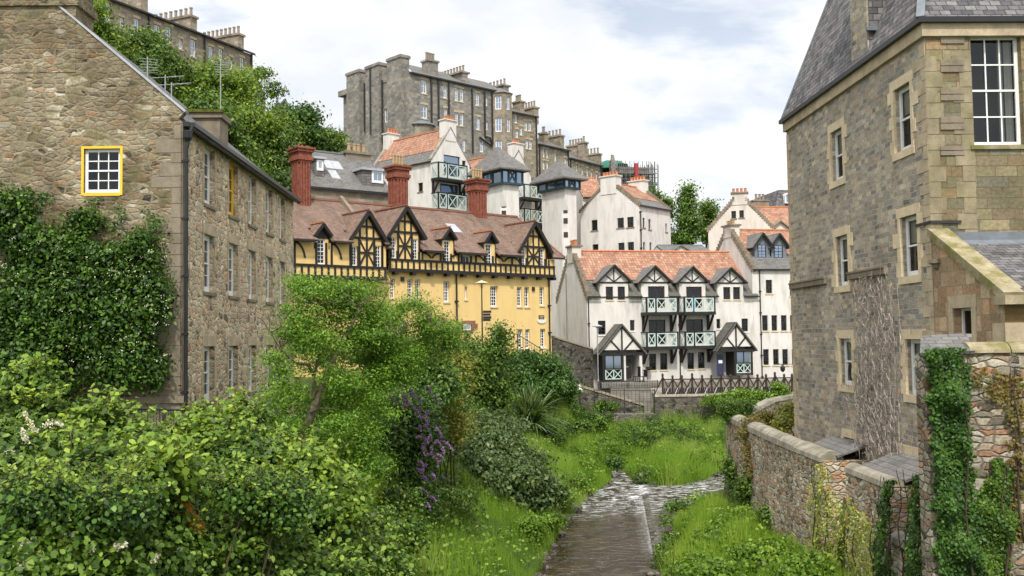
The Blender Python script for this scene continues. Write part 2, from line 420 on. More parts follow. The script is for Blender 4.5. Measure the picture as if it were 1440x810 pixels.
M['terrace'] = coursed('terrace', [(0.25, 0.21, 0.16), (0.34, 0.285, 0.21), (0.28, 0.25, 0.20), (0.38, 0.31, 0.22)], 0.7, 0.33, (0.18, 0.155, 0.12), stain=0.5, bump=0.3, val=(0.8, 1.15), soot=(0.5, 0.5, 0.5))
M['sandstone'] = dressed('sandstone', (0.46, 0.375, 0.255), 0.22, 0.0, 0.25)
M['sand_pale'] = dressed('sand_pale', (0.66, 0.54, 0.36), 0.15, 0.0, 0.12)
M['sand_dark'] = dressed('sand_dark', (0.24, 0.20, 0.15), 0.25, 0.1, 0.5)
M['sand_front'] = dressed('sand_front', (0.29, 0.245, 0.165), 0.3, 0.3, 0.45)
M['coping_moss'] = dressed('coping_moss', (0.34, 0.29, 0.19), 0.25, 0.8, 0.3)
M['coping_grey'] = dressed('coping_grey', (0.33, 0.30, 0.25), 0.3, 0.35, 0.4)
M['red_sandstone'] = dressed('red_sandstone', (0.27, 0.13, 0.09), 0.2)
M['white'] = render_wall('white_harling', (0.67, 0.64, 0.60), 0.85)
M['white_b'] = render_wall('white_harling_warm', (0.63, 0.58, 0.51), 0.75)
M['yellow'] = render_wall('yellow_harling', (0.76, 0.545, 0.23), 0.5, (0.48, 0.31, 0.12))
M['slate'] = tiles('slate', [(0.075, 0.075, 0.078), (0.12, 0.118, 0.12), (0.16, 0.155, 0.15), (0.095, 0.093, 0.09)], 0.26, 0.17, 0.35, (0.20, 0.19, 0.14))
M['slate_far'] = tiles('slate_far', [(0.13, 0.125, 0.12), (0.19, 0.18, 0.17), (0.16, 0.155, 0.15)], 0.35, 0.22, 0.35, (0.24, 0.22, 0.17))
M['slate_moss'] = tiles('slate_moss', [(0.10, 0.10, 0.095), (0.15, 0.145, 0.13), (0.12, 0.115, 0.10)], 0.3, 0.2, 0.85, (0.12, 0.12, 0.035))
M['slate_purple'] = tiles('slate_near', [(0.07, 0.07, 0.075), (0.13, 0.125, 0.13), (0.20, 0.19, 0.185), (0.10, 0.095, 0.095)], 0.28, 0.19, 0.45, (0.24, 0.22, 0.18), bump=1.0, gap=0.0, stain=0.5)
M['pantile'] = tiles('pantile', [(0.34, 0.165, 0.105), (0.45, 0.245, 0.16), (0.39, 0.20, 0.13), (0.27, 0.135, 0.09), (0.48, 0.30, 0.21)], 0.26, 0.33, 0.5, (0.33, 0.26, 0.18), wave=0.26, stain=0.5)
M['redtile'] = tiles('redtile', [(0.165, 0.105, 0.08), (0.23, 0.145, 0.11), (0.19, 0.135, 0.11), (0.27, 0.175, 0.13)], 0.2, 0.14, 0.6, (0.27, 0.225, 0.15), stain=0.7)
M['timber'] = plain('black_timber', (0.022, 0.020, 0.019), 0.55, 0.3, 0.3)
M['timber_brown'] = plain('brown_timber', (0.05, 0.032, 0.024), 0.6, 0.3, 0.3)
M['black'] = plain('black_paint', (0.018, 0.018, 0.02), 0.4, 0.4, 0.2)
M['white_paint'] = plain('white_paint', (0.78, 0.78, 0.76), 0.45, 0.4, 0.05)
M['yellow_paint'] = plain('yellow_paint', (0.78, 0.48, 0.03), 0.5, 0.4, 0.1)
M['rail_paint'] = plain('pale_green_paint', (0.50, 0.62, 0.57), 0.5, 0.4, 0.08)
M['dark_teal'] = plain('dark_teal_paint', (0.03, 0.06, 0.075), 0.5, 0.4, 0.15)
M['blue_paint'] = plain('blue_paint', (0.03, 0.12, 0.22), 0.5, 0.4, 0.1)
M['navy'] = plain('navy_paint', (0.025, 0.035, 0.08), 0.5, 0.4, 0.1)
M['red_door'] = plain('red_door_paint', (0.30, 0.02, 0.03), 0.45, 0.4, 0.1)
M['frame_black'] = plain('black_window_paint', (0.03, 0.028, 0.026), 0.5, 0.4, 0.1)
M['frame_brown'] = plain('brown_window_paint', (0.10, 0.035, 0.025), 0.5, 0.4, 0.15)
M['brick_red'] = plain('red_brick', (0.25, 0.085, 0.055), 0.85, 0.2, 0.45, 5, bump=0.3)
M['terracotta'] = plain('terracotta', (0.50, 0.20, 0.10), 0.8, 0.2, 0.25, 6)
M['pot_buff'] = plain('buff_clay', (0.42, 0.30, 0.17), 0.8, 0.2, 0.35, 6)
M['pot_grey'] = plain('grey_clay', (0.26, 0.22, 0.17), 0.8, 0.2, 0.3, 6)
M['lead'] = plain('lead_flashing', (0.16, 0.18, 0.20), 0.55, 0.4, 0.25, 4)
M['lead_pale'] = plain('pale_lead', (0.38, 0.40, 0.43), 0.55, 0.4, 0.2, 4)
M['iron'] = plain('iron', (0.03, 0.03, 0.03), 0.6, 0.4, 0.3)
M['galv'] = plain('galvanised_metal', (0.38, 0.39, 0.40), 0.4, 0.5, 0.15, metal=0.5)
M['scaffold'] = plain('scaffold_tube', (0.16, 0.16, 0.16), 0.5, 0.4, 0.2, metal=0.4)
M['net_green'] = plain('green_netting', (0.06, 0.22, 0.16), 0.8, 0.2, 0.3, 1.5)
M['chute_red'] = plain('red_chute', (0.42, 0.05, 0.06), 0.5, 0.4, 0.1)
M['net_blue'] = plain('pale_netting', (0.45, 0.55, 0.68), 0.8, 0.2, 0.2)
M['flag'] = plain('grey_flags', (0.22, 0.205, 0.175), 0.9, 0.2, 0.3, 2.0, bump=0.3)
M['bark'] = plain('bark', (0.12, 0.10, 0.065), 0.95, 0.1, 0.5, 8, bump=0.6)
M['bark_dark'] = plain('dark_bark', (0.07, 0.052, 0.035), 0.95, 0.1, 0.4, 8)
M['moss'] = plain('moss', (0.10, 0.11, 0.025), 0.95, 0.1, 0.5, 6)
M['interior'] = plain('dark_room', (0.025, 0.023, 0.02), 0.9, 0.1, 0.3)
M['curtain'] = plain('curtain_cloth', (0.42, 0.38, 0.32), 0.9, 0.1, 0.15)
M['plaque'] = plain('stone_plaque', (0.10, 0.08, 0.07), 0.8, 0.2, 0.3, 12)
M['plaque_white'] = plain('white_plaque', (0.75, 0.72, 0.66), 0.7, 0.2, 0.1)
g = G('window_glass', 0.04, 0.5)
_gl = g.n('ShaderNodeBsdfGlossy', {'Color': (0.85, 0.9, 0.95), 'Roughness': 0.03})
_tr = g.n('ShaderNodeBsdfTransparent', {'Color': (0.75, 0.8, 0.8)})
_fr = g.n('ShaderNodeFresnel', {'IOR': 1.5})
_ff = g.math('ADD', g.math('MULTIPLY', _fr.outputs[0], 0.75), 0.01, True)
_ms = g.n('ShaderNodeMixShader'); g.set(_ms.inputs[0], _ff); g.set(_ms.inputs[1], _tr); g.set(_ms.inputs[2], _gl)
g.t.links.new(_ms.outputs[0], g.t.nodes['Material Output'].inputs[0])
M['glass'] = g.mat
# glass that mirrors a lot of sky (upper floors)
g = G('sky_glass', 0.04, 0.5)
_gl = g.n('ShaderNodeBsdfGlossy', {'Color': (0.55, 0.68, 0.85), 'Roughness': 0.05})
_df = g.n('ShaderNodeBsdfDiffuse', {'Color': (0.05, 0.06, 0.07)})
_ms = g.n('ShaderNodeMixShader'); g.set(_ms.inputs[0], 0.42); g.set(_ms.inputs[1], _df); g.set(_ms.inputs[2], _gl)
g.t.links.new(_ms.outputs[0], g.t.nodes['Material Output'].inputs[0])
M['sky_glass'] = g.mat

# ------------------------------------------------------------ walls, windows
RW = random.Random(5)
class Face:
    """one wall plane of a building, local coordinates O, T (along), N (inward)"""
    def __init__(s, fr, O, T, N):
        s.fr = fr; s.O = Vector(O); s.T = Vector(T).normalized(); s.N = Vector(N).normalized(); s.holes = []; s.wins = []
    def hit(s, u, v, off=0.0):
        d = ray(u, v); f = s.fr
        dl = Vector((d.dot(f.X), d.dot(f.N), d.z)); cl = f.loc(CAM)
        O = s.O + s.N * off
        t = (O - cl).dot(s.N) / dl.dot(s.N)
        p = cl + dl * t - s.O
        return p.dot(s.T), p.z
    def P(s, a, z, d=0.0):
        return s.O + s.T * a + s.N * d + Vector((0, 0, z))
    def rect(s, u0, u1, v0, v1, off=0.0):
        vc = (v0 + v1) / 2; uc = (u0 + u1) / 2
        a, _ = s.hit(u0, vc, off); b, _ = s.hit(u1, vc, off)
        _, t = s.hit(uc, v0, off); _, l = s.hit(uc, v1, off)
        return min(a, b), max(a, b), l, t
    def win(s, u0, u1, v0, v1, **k):
        r = s.rect(u0, u1, v0, v1)
        s.holes.append(r); s.wins.append((r, k)); return r
    def winr(s, a, b, l, t, **k):
        s.holes.append((a, b, l, t)); s.wins.append(((a, b, l, t), k))
    def wall(s, mb, poly, rec=0.14, mat=0, mrev=None):
        pl = [[Vector((a, z, 0)) for a, z in poly]] + [[Vector((a, l, 0)), Vector((b, l, 0)), Vector((b, t, 0)), Vector((a, t, 0))] for a, b, l, t in s.holes]
        flat = [p for q in pl for p in q]
        for tri in tessellate_polygon(pl):
            s_ = [flat[i] for i in tri]
            mb.face([s.P(p.x, p.y) for p in s_], mat, out=-s.N)
        mr = mat if mrev is None else mrev
        for (a, b, l, t), (_, k) in zip(s.holes, s.wins):
            d = k.get('rec', rec)
            for (p, q, o) in (((a, l), (a, t), s.T), ((b, l), (b, t), -s.T), ((a, l), (b, l), Vector((0, 0, 1))), ((a, t), (b, t), Vector((0, 0, -1)))):
                mb.face([s.P(*p), s.P(*q), s.P(q[0], q[1], d + 0.06), s.P(p[0], p[1], d + 0.06)], mr, out=o)
    def bar(s, mb, p, q, w, d0=-0.05, d1=0.0, mat=0):
        """board on the face between two face points"""
        P0 = Vector((p[0], p[1], 0)); Q0 = Vector((q[0], q[1], 0)); a = (Q0 - P0).normalized(); n = Vector((-a.y, a.x, 0)) * (w / 2)
        c = [P0 - n, Q0 - n, Q0 + n, P0 + n]
        A = [s.P(k.x, k.y, d0) for k in c]; B = [s.P(k.x, k.y, d1) for k in c]
        mb.hexa(A + B if s.T.cross(Vector((0, 0, 1))).dot(s.N) > 0 else B + A, mat)
    def box(s, mb, a, b, l, t, d0, d1, mat=0):
        mb.fbox(s.O, s.T, s.N, a, b, d0, d1, l, t, mat)
    def windows(s, parent, rec=0.14):
        for r, k in s.wins:
            if k.get('kind') == 'void': continue
            make_window(s, parent, r, **{**{'rec': rec}, **k})

def make_window(F, parent, r, cols=2, rows=2, fm='white_paint', fw=0.055, bw=0.025, rec=0.14, sash=True, sill=None, sillw=0.06, curtain=None, glass='glass', kind=None, surround=None, sur=None, lat=False):
    a, b, l, t = r; mb = MB(); B = F.box
    d0, d1 = rec, rec + 0.05
    B(mb, a, a + fw, l, t, d0, d1); B(mb, b - fw, b, l, t, d0, d1)
    B(mb, a + fw, b - fw, t - fw, t, d0, d1); B(mb, a + fw, b - fw, l, l + fw * 1.25, d0, d1)
    x0, x1, z0, z1 = a + fw, b - fw, l + fw * 1.25, t - fw
    zm = (z0 + z1) / 2
    if sash:
        B(mb, x0, x1, zm - 0.025, zm + 0.025, d0 - 0.01, d1)
        parts = ((z0, zm - 0.025, 0.012), (zm + 0.025, z1, 0.0))
    else: parts = ((z0, z1, 0.0),)
    for (q0, q1, dd) in parts:
        for i in range(1, cols):
            x = x0 + (x1 - x0) * i / cols
            B(mb, x - bw / 2, x + bw / 2, q0, q1, d0 + 0.012 + dd * 0.3, d1 - 0.008)
        rr = rows
        for j in range(1, rr):
            z = q0 + (q1 - q0) * j / rr
            for i in range(cols):
                xa = x0 + (x1 - x0) * i / cols + (bw / 2 if i else 0); xb = x0 + (x1 - x0) * (i + 1) / cols - (bw / 2 if i < cols - 1 else 0)
                B(mb, xa, xb, z - bw / 2, z + bw / 2, d0 + 0.014, d1 - 0.008)
    w = mb.build('window', M[fm], parent)
    g_ = MB(); g_.face([F.P(x0, z0, d1 - 0.005), F.P(x1, z0, d1 - 0.005), F.P(x1, z1, d1 - 0.005), F.P(x0, z1, d1 - 0.005)], 0, out=-F.N)
    ms = [M[glass]]
    if glass == 'glass':
        dd = rec + 0.5
        for (p, q) in (((x0, z0), (x0, z1)), ((x1, z0), (x1, z1)), ((x0, z0), (x1, z0)), ((x0, z1), (x1, z1))):
            g_.face([F.P(*p, d1), F.P(*q, d1), F.P(*q, dd), F.P(*p, dd)], 1)
        g_.face([F.P(x0, z0, dd), F.P(x1, z0, dd), F.P(x1, z1, dd), F.P(x0, z1, dd)], 1, out=-F.N)
        ms.append(M['interior'])
    g_.build('pane', ms, w)
    if curtain is None: curtain = 'none' if glass != 'glass' else RW.choice(['none', 'none', 'sides', 'blind', 'sides'])
    cm = MB()
    if curtain == 'sides':
        cw = (x1 - x0) * RW.uniform(0.16, 0.28)
        for (ca, cb_) in ((x0, x0 + cw), (x1 - cw, x1)):
            k = 5
            for i in range(k):
                s0 = ca + (cb_ - ca) * i / k; s1 = ca + (cb_ - ca) * (i + 1) / k; e0 = d1 + 0.06 + 0.03 * (i % 2); e1 = d1 + 0.06 + 0.03 * ((i + 1) % 2)
                cm.face([F.P(s0, z0, e0), F.P(s1, z0, e1), F.P(s1, z1, e1), F.P(s0, z1, e0)], 0, out=-F.N)
    elif curtain == 'blind':
        zb = z1 - (z1 - z0) * RW.uniform(0.25, 0.5)
        cm.face([F.P(x0, zb, d1 + 0.04), F.P(x1, zb, d1 + 0.04), F.P(x1, z1, d1 + 0.04), F.P(x0, z1, d1 + 0.04)], 0, out=-F.N)
    elif curtain == 'full':
        cm.face([F.P(x0, z0, d1 + 0.04), F.P(x1, z0, d1 + 0.04), F.P(x1, z1, d1 + 0.04), F.P(x0, z1, d1 + 0.04)], 0, out=-F.N)
    if cm.f: cm.build('curtain', M['curtain'], w)
    if sill:
        sm = MB(); B(sm, a - sillw, b + sillw, l - 0.11, l - 0.003, -0.06, rec + 0.02); sm.build('sill', M[sill], w)
    if surround:
        # raised stone margins round the opening, alternating long and short blocks
        sm = MB(); m = sur or 0.17; hh = t - l; n = max(3, int(round(hh / 0.36))); R_ = random.Random(int(abs(a * 977 + l * 131)))
        lin = 0.26; e = -0.018
        B(sm, a - m * 0.9, b + m * 0.9, t + 0.002, t + lin, e, 0.05)
        B(sm, a - m * 0.7, b + m * 0.7, l - 0.20, l - 0.002, e - 0.02, 0.05)
        for i in range(n):
            q0 = l + hh * i / n + 0.004; q1 = l + hh * (i + 1) / n - 0.004
            for sgn, ed in ((-1, a), (1, b)):
                wd = m * (1.6 if (i + (sgn > 0)) % 2 else 0.75) * R_.uniform(0.7, 1.25)
                B(sm, ed - 0.002 if sgn > 0 else ed + 0.002, ed + sgn * wd, q0, q1, e - R_.uniform(0, 0.008), 0.05)
        sm.build('window_surround', M[surround], w)
    return w

def quad_faces(fr, W_, D):
    """front, left, right, back faces of a box-plan building"""
    return (Face(fr, (0, 0, 0), (1, 0, 0), (0, 1, 0)), Face(fr, (0, 0, 0), (0, 1, 0), (1, 0, 0)),
            Face(fr, (W_, 0, 0), (0, 1, 0), (-1, 0, 0)), Face(fr, (0, D, 0), (1, 0, 0), (0, -1, 0)))

def pots(parent, xs, y, z, h=0.6, r=0.13, mat='terracotta', kind=0, n=10, axis='x'):
    proto = None
    for i, x in enumerate(xs):
        if proto is None:
            m = MB(); m.lathe((0, 0, 0), [(r * 1.15, 0), (r * 1.15, h * 0.12), (r, h * 0.16), (r * 0.88, h * 0.82), (r * 1.12, h * 0.86), (r * 1.12, h), (r * 0.8, h)], n)
            o = proto = m.build('chimney_pot', M[mat], parent)
        else:
            o = proto.copy(); COL.objects.link(o); o.parent = parent
        o.location = (x, y, z) if axis == 'x' else (y, x, z)
def chimney(parent, x0, x1, y0, y1, z0, z1, mat='white', capmat=None, cap=0.14, capo=0.08, name='chimney'):
    m = MB(); m.box(x0, x1, y0, y1, z0, z1, 0)
    m.box(x0 - capo, x1 + capo, y0 - capo, y1 + capo, z1 - cap, z1 + 0.004, 1)
    return m.build(name, [M[mat], M[capmat or mat]], parent)
def crowsteps(m, F, p0, p1, n, w=0.35, h=None, d0=-0.04, d1=0.35, mat=0):
    """stepped coping between face points p0 (high) and p1 (low)"""
    dz = (p0[1] - p1[1]) / n; ds = (p1[0] - p0[0]) / n
    for i in range(n):
        z1 = p0[1] - dz * i; sa = p0[0] + ds * i; sb = sa + ds * 1.08
        F.box(m, sa, sb, z1 - dz * 1.9, z1 + 0.05, d0, d1, mat)
def drainpipe(parent, pts, r=0.05, mat='black', name='drainpipe'):
    m = MB(); m.path([Vector(p) for p in pts], [r] * len(pts), 8)
    p, q = Vector(pts[0]), Vector(pts[-1]); k = max(2, int((p - q).length / 1.8))
    for i in range(k + 1):
        c = p.lerp(q, i / k)
        if len(pts) == 2: m.box(c.x - r * 1.7, c.x + r * 1.7, c.y - r * 1.7, c.y + r * 1.7, c.z - 0.06, c.z + 0.06)
    return m.build(name, M[mat], parent)

# ============================================================ stone house with the yellow window (river side, near)
def left_house():
    p0 = at(256, 400, 30.0); p1 = at(413, 400, 46.8)
    ang = math.atan2(-(p1.x - p0.x), p1.y - p0.y)
    fr = Frame((p0.x, p0.y), ang, 4.0)      # origin = near river corner; gable runs to -x, river wall along +y
    R_ = root('stone_house', fr, 'big old rubble stone house with a yellow framed gable window and climbing greenery', 'house')
    gab = Face(fr, (0, 0, 0), (1, 0, 0), (0, 1, 0))
    riv = Face(fr, (0, 0, 0), (0, 1, 0), (-1, 0, 0))
    L = fr.loc(p1).y
    ze = riv.hit(256, 171)[1]
    Wd = 15.0; sl = 0.86
    # gable face
    gab.win(118, 169, 209, 271, cols=3, rows=2, fw=0.09, rec=0.10, curtain='none', bw=0.03)
    m = MB()
    top = ze + 7.5 * sl
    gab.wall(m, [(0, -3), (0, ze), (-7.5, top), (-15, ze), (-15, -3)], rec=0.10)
    # river wall
    rows = [[(288, 303, 212, 291), (324.5, 336, 234, 305), (351, 361, 249, 317), (375, 384.5, 263, 329.5), (394, 401.5, 276, 337.6)],
            [(287, 302, 331.5, 413), (321, 334, 343, 416), (349.5, 359.5, 351, 419), (374, 383.5, 362, 425), (393, 400.5, 368, 429)],
            [(286, 300, 494, 560), (320.5, 333.5, 486, 560), (349, 358.8, 483, 549), (374, 382.5, 483, 545), (393, 400.5, 484, 542)]]
    cols_ = []
    for j in range(5):
        a = [riv.rect(*rows[i][j]) for i in range(3)]
        y0 = sum(q[0] for q in a) / 3; y1 = sum(q[1] for q in a) / 3
        cols_.append((y0, y1))
    for i in range(3):
        ls = [riv.rect(*rows[i][j]) for j in range(5)]
        l = sum(q[2] for q in ls) / 5; t = sum(q[3] for q in ls) / 5
        for j in range(5):
            riv.winr(cols_[j][0], cols_[j][1], l, t, cols=2, rows=2, fw=0.16, sill='sand_dark', sillw=0.1, rec=0.17, curtain='full', fm='yellow_paint' if (i, j) == (0, 1) else 'white_paint')
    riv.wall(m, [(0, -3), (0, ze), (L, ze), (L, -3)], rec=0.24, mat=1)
    m.face([(-15, L, -3), (-15, 0, -3), (-15, 0, ze), (-15, L, ze)], 1, out=(-1, 0, 0))
    m.face([(0, L, -3), (0, L, ze), (-7.5, L, top), (-15, L, ze), (-15, L, -3)], 1, out=(0, 1, 0))
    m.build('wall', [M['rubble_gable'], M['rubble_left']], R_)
    gab.windows(R_); riv.windows(R_)
    # yellow painted margin of the gable window
    a, b, l, t = gab.holes[0]
    m = MB(); e = 0.075
    for q in ((a - e, a, l - e, t + e), (b, b + e, l - e, t + e), (a, b, t, t + e), (a, b, l - e * 1.3, l)):
        gab.box(m, q[0], q[1], q[2], q[3], -0.02, 0.09)
    m.build('yellow_window_margin', M['yellow_paint'], R_)
    # quoins on the corner and lintels over the river windows
    m = MB(); rr = random.Random(3); z = -2.4
    while z < ze - 0.45:
        h = rr.uniform(0.3, 0.5)
        if rr.random() < 0.5: gab.box(m, -rr.uniform(0.5, 0.95), 0.0, z, z + h - 0.02, -0.012, 0.05); riv.box(m, -0.012, rr.uniform(0.25, 0.4), z, z + h - 0.02, -0.012, 0.05)
        else: gab.box(m, -rr.uniform(0.25, 0.4), 0.0, z, z + h - 0.02, -0.012, 0.05); riv.box(m, -0.012, rr.uniform(0.4, 0.7), z, z + h - 0.02, -0.012, 0.05)
        z += h
    m.build('corner_stones', M['sand_dark'], R_)
    m = MB()
    for (a, b, l, t) in riv.holes:
        riv.box(m, a - 0.18, b + 0.18, t + 0.004, t + 0.34, -0.015, 0.08)
        zz = l
        while zz < t - 0.2:
            h = min(rr.uniform(0.3, 0.55), t - zz)
            if rr.random() < 0.6: riv.box(m, b + 0.003, b + rr.uniform(0.16, 0.3), zz, zz + h - 0.02, -0.012, 0.08)
            if rr.random() < 0.6: riv.box(m, a - rr.uniform(0.16, 0.3), a - 0.003, zz, zz + h - 0.02, -0.012, 0.08)
            zz += h
        m.mark()
    m.split('window_surround', M['sandstone'], R_)
    # string course round the foot
    zc = gab.hit(240, 562)[1]
    m = MB(); m.box(-15, 0.09, -0.09, 0.06, zc - 0.1, zc + 0.1); m.box(-0.06, 0.09, 0.06, 0.35, zc - 0.1, zc + 0.1)
    m.build('string_course', M['sand_dark'], R_)
    # roof
    m = MB(); o = 0.32
    for sx in (0, 1):
        xe = o if sx == 0 else -15 - o
        m.slab([(xe, 0.16, ze - o * sl + 0.12), (xe, L + 0.05, ze - o * sl + 0.12), (-7.5, L + 0.05, top + 0.12), (-7.5, 0.16, top + 0.12)], 0.1)
    m.build('roof', M['slate'], R_)
    m = MB(); c_ = MB()
    for sx in (1, -1):
        xa = -7.5 + sx * 7.55
        m.slab([(xa, -0.012, ze + 0.30), (xa, 0.26, ze + 0.30), (-7.5, 0.26, top + 0.34), (-7.5, -0.012, top + 0.34)], 0.36)
        c_.slab([(xa + sx * 0.06, -0.05, ze + 0.34), (xa + sx * 0.06, 0.30, ze + 0.34), (-7.5, 0.30, top + 0.42), (-7.5, -0.05, top + 0.42)], 0.06)
    m.build('gable_head', M['rubble_gable'], R_); c_.build('gable_coping', M['lead_pale'], R_)
    m = MB(); m.beam((0.30, 0.0, ze - 0.08), (0.30, L + 0.1, ze - 0.08), 0.16, 0.13); m.beam((0.1, 0.0, ze - 0.06), (0.1, L, ze - 0.06), 0.22, 0.14)
    m.build('gutter', M['black'], R_)
    c = (0.13, -0.02)
    m = MB(); m.path([(0.30, 0.05, ze - 0.1), (0.2, 0.0, ze - 0.45), (0.14, -0.02, ze - 0.8)], [0.06] * 3, 10)
    m.path([(0.13, -0.02, ze - 0.75), (0.13, -0.02, -1.2)], [0.055] * 2, 10); m.lathe((0.16, -0.01, ze - 0.62), [(0.06, 0), (0.13, 0.12), (0.15, 0.32), (0.13, 0.34)], 10)
    z = -1.0
    while z < ze - 1: m.lathe((0.13, -0.02, z), [(0.055, 0), (0.082, 0.01), (0.082, 0.09), (0.055, 0.1)], 10); m.box(-0.02, 0.13, -0.05, 0.01, z + 0.02, z + 0.07); z += 1.75
    m.build('drainpipe', M['black'], R_)
    # wallhead chimneys
    xr = gab.hit(107, 30)[0]
    zb = gab.hit(105, 47)[1]
    m = MB(); m.box(xr - 8.0, xr, -0.02, 1.3, zb - 1.2, zb + 4.8); m.box(xr - 8.1, xr + 0.1, -0.1, 1.4, zb + 0.85, zb + 1.1)
    m.build('chimney', M['rubble_gable'], R_)
    y = riv.hit(300, 200)[0] + 1.0
    q0 = Face(fr, (0, 8.0, 0), (1, 0, 0), (0, 1, 0))
    a, b, l, t = q0.rect(266, 309, 158, 205)
    ch = chimney(R_, a, b, 8.0, 9.2, ze - 1.0 + 0.0, t, 'sand_dark', 'sand_dark', 0.22, 0.1)
    m = MB(); m.beam((a - 0.14, 7.95, t + 0.05), (b + 0.14, 7.95, t + 0.02), 0.25, 0.12); m.build('moss_strip', M['moss'], ch)
    # aerials on the roof
    def aerial(u, v0, v1, yy, kind):
        q = Face(fr, (0, yy, 0), (1, 0, 0), (0, 1, 0)); x, z0 = q.hit(u, v1); _, z1 = q.hit(u, v0)
        m = MB(); m.tube((x, yy, z0 - 1.6), (x, yy, z1), 0.022, n=6)
        if kind:
            m.tube((x - 0.5, yy, z1 - 0.1), (x + 0.65, yy + 0.1, z1 + 0.0), 0.012, n=5)
            for i in range(5):
                xx = x - 0.4 + i * 0.24; m.tube((xx, yy - 0.2, z1 - 0.12), (xx, yy + 0.2, z1 - 0.02), 0.006, n=4)
        else:
            for i in range(6):
                m.tube((x - 0.22, yy - 0.2 + 0.05 * i, z1 - 0.1 - i * 0.09), (x + 0.3, yy + 0.2, z1 - 0.06 - i * 0.09), 0.009, n=4)
        m.build('aerial', M['galv'], R_)
    aerial(232, 106, 146, 5.0, 1); aerial(241, 116, 150, 4.6, 1); aerial(310, 85, 190, 9.1, 0); aerial(207, 80, 120, 4.0, 0)
    return fr, ze

LH, LH_ZE = left_house()

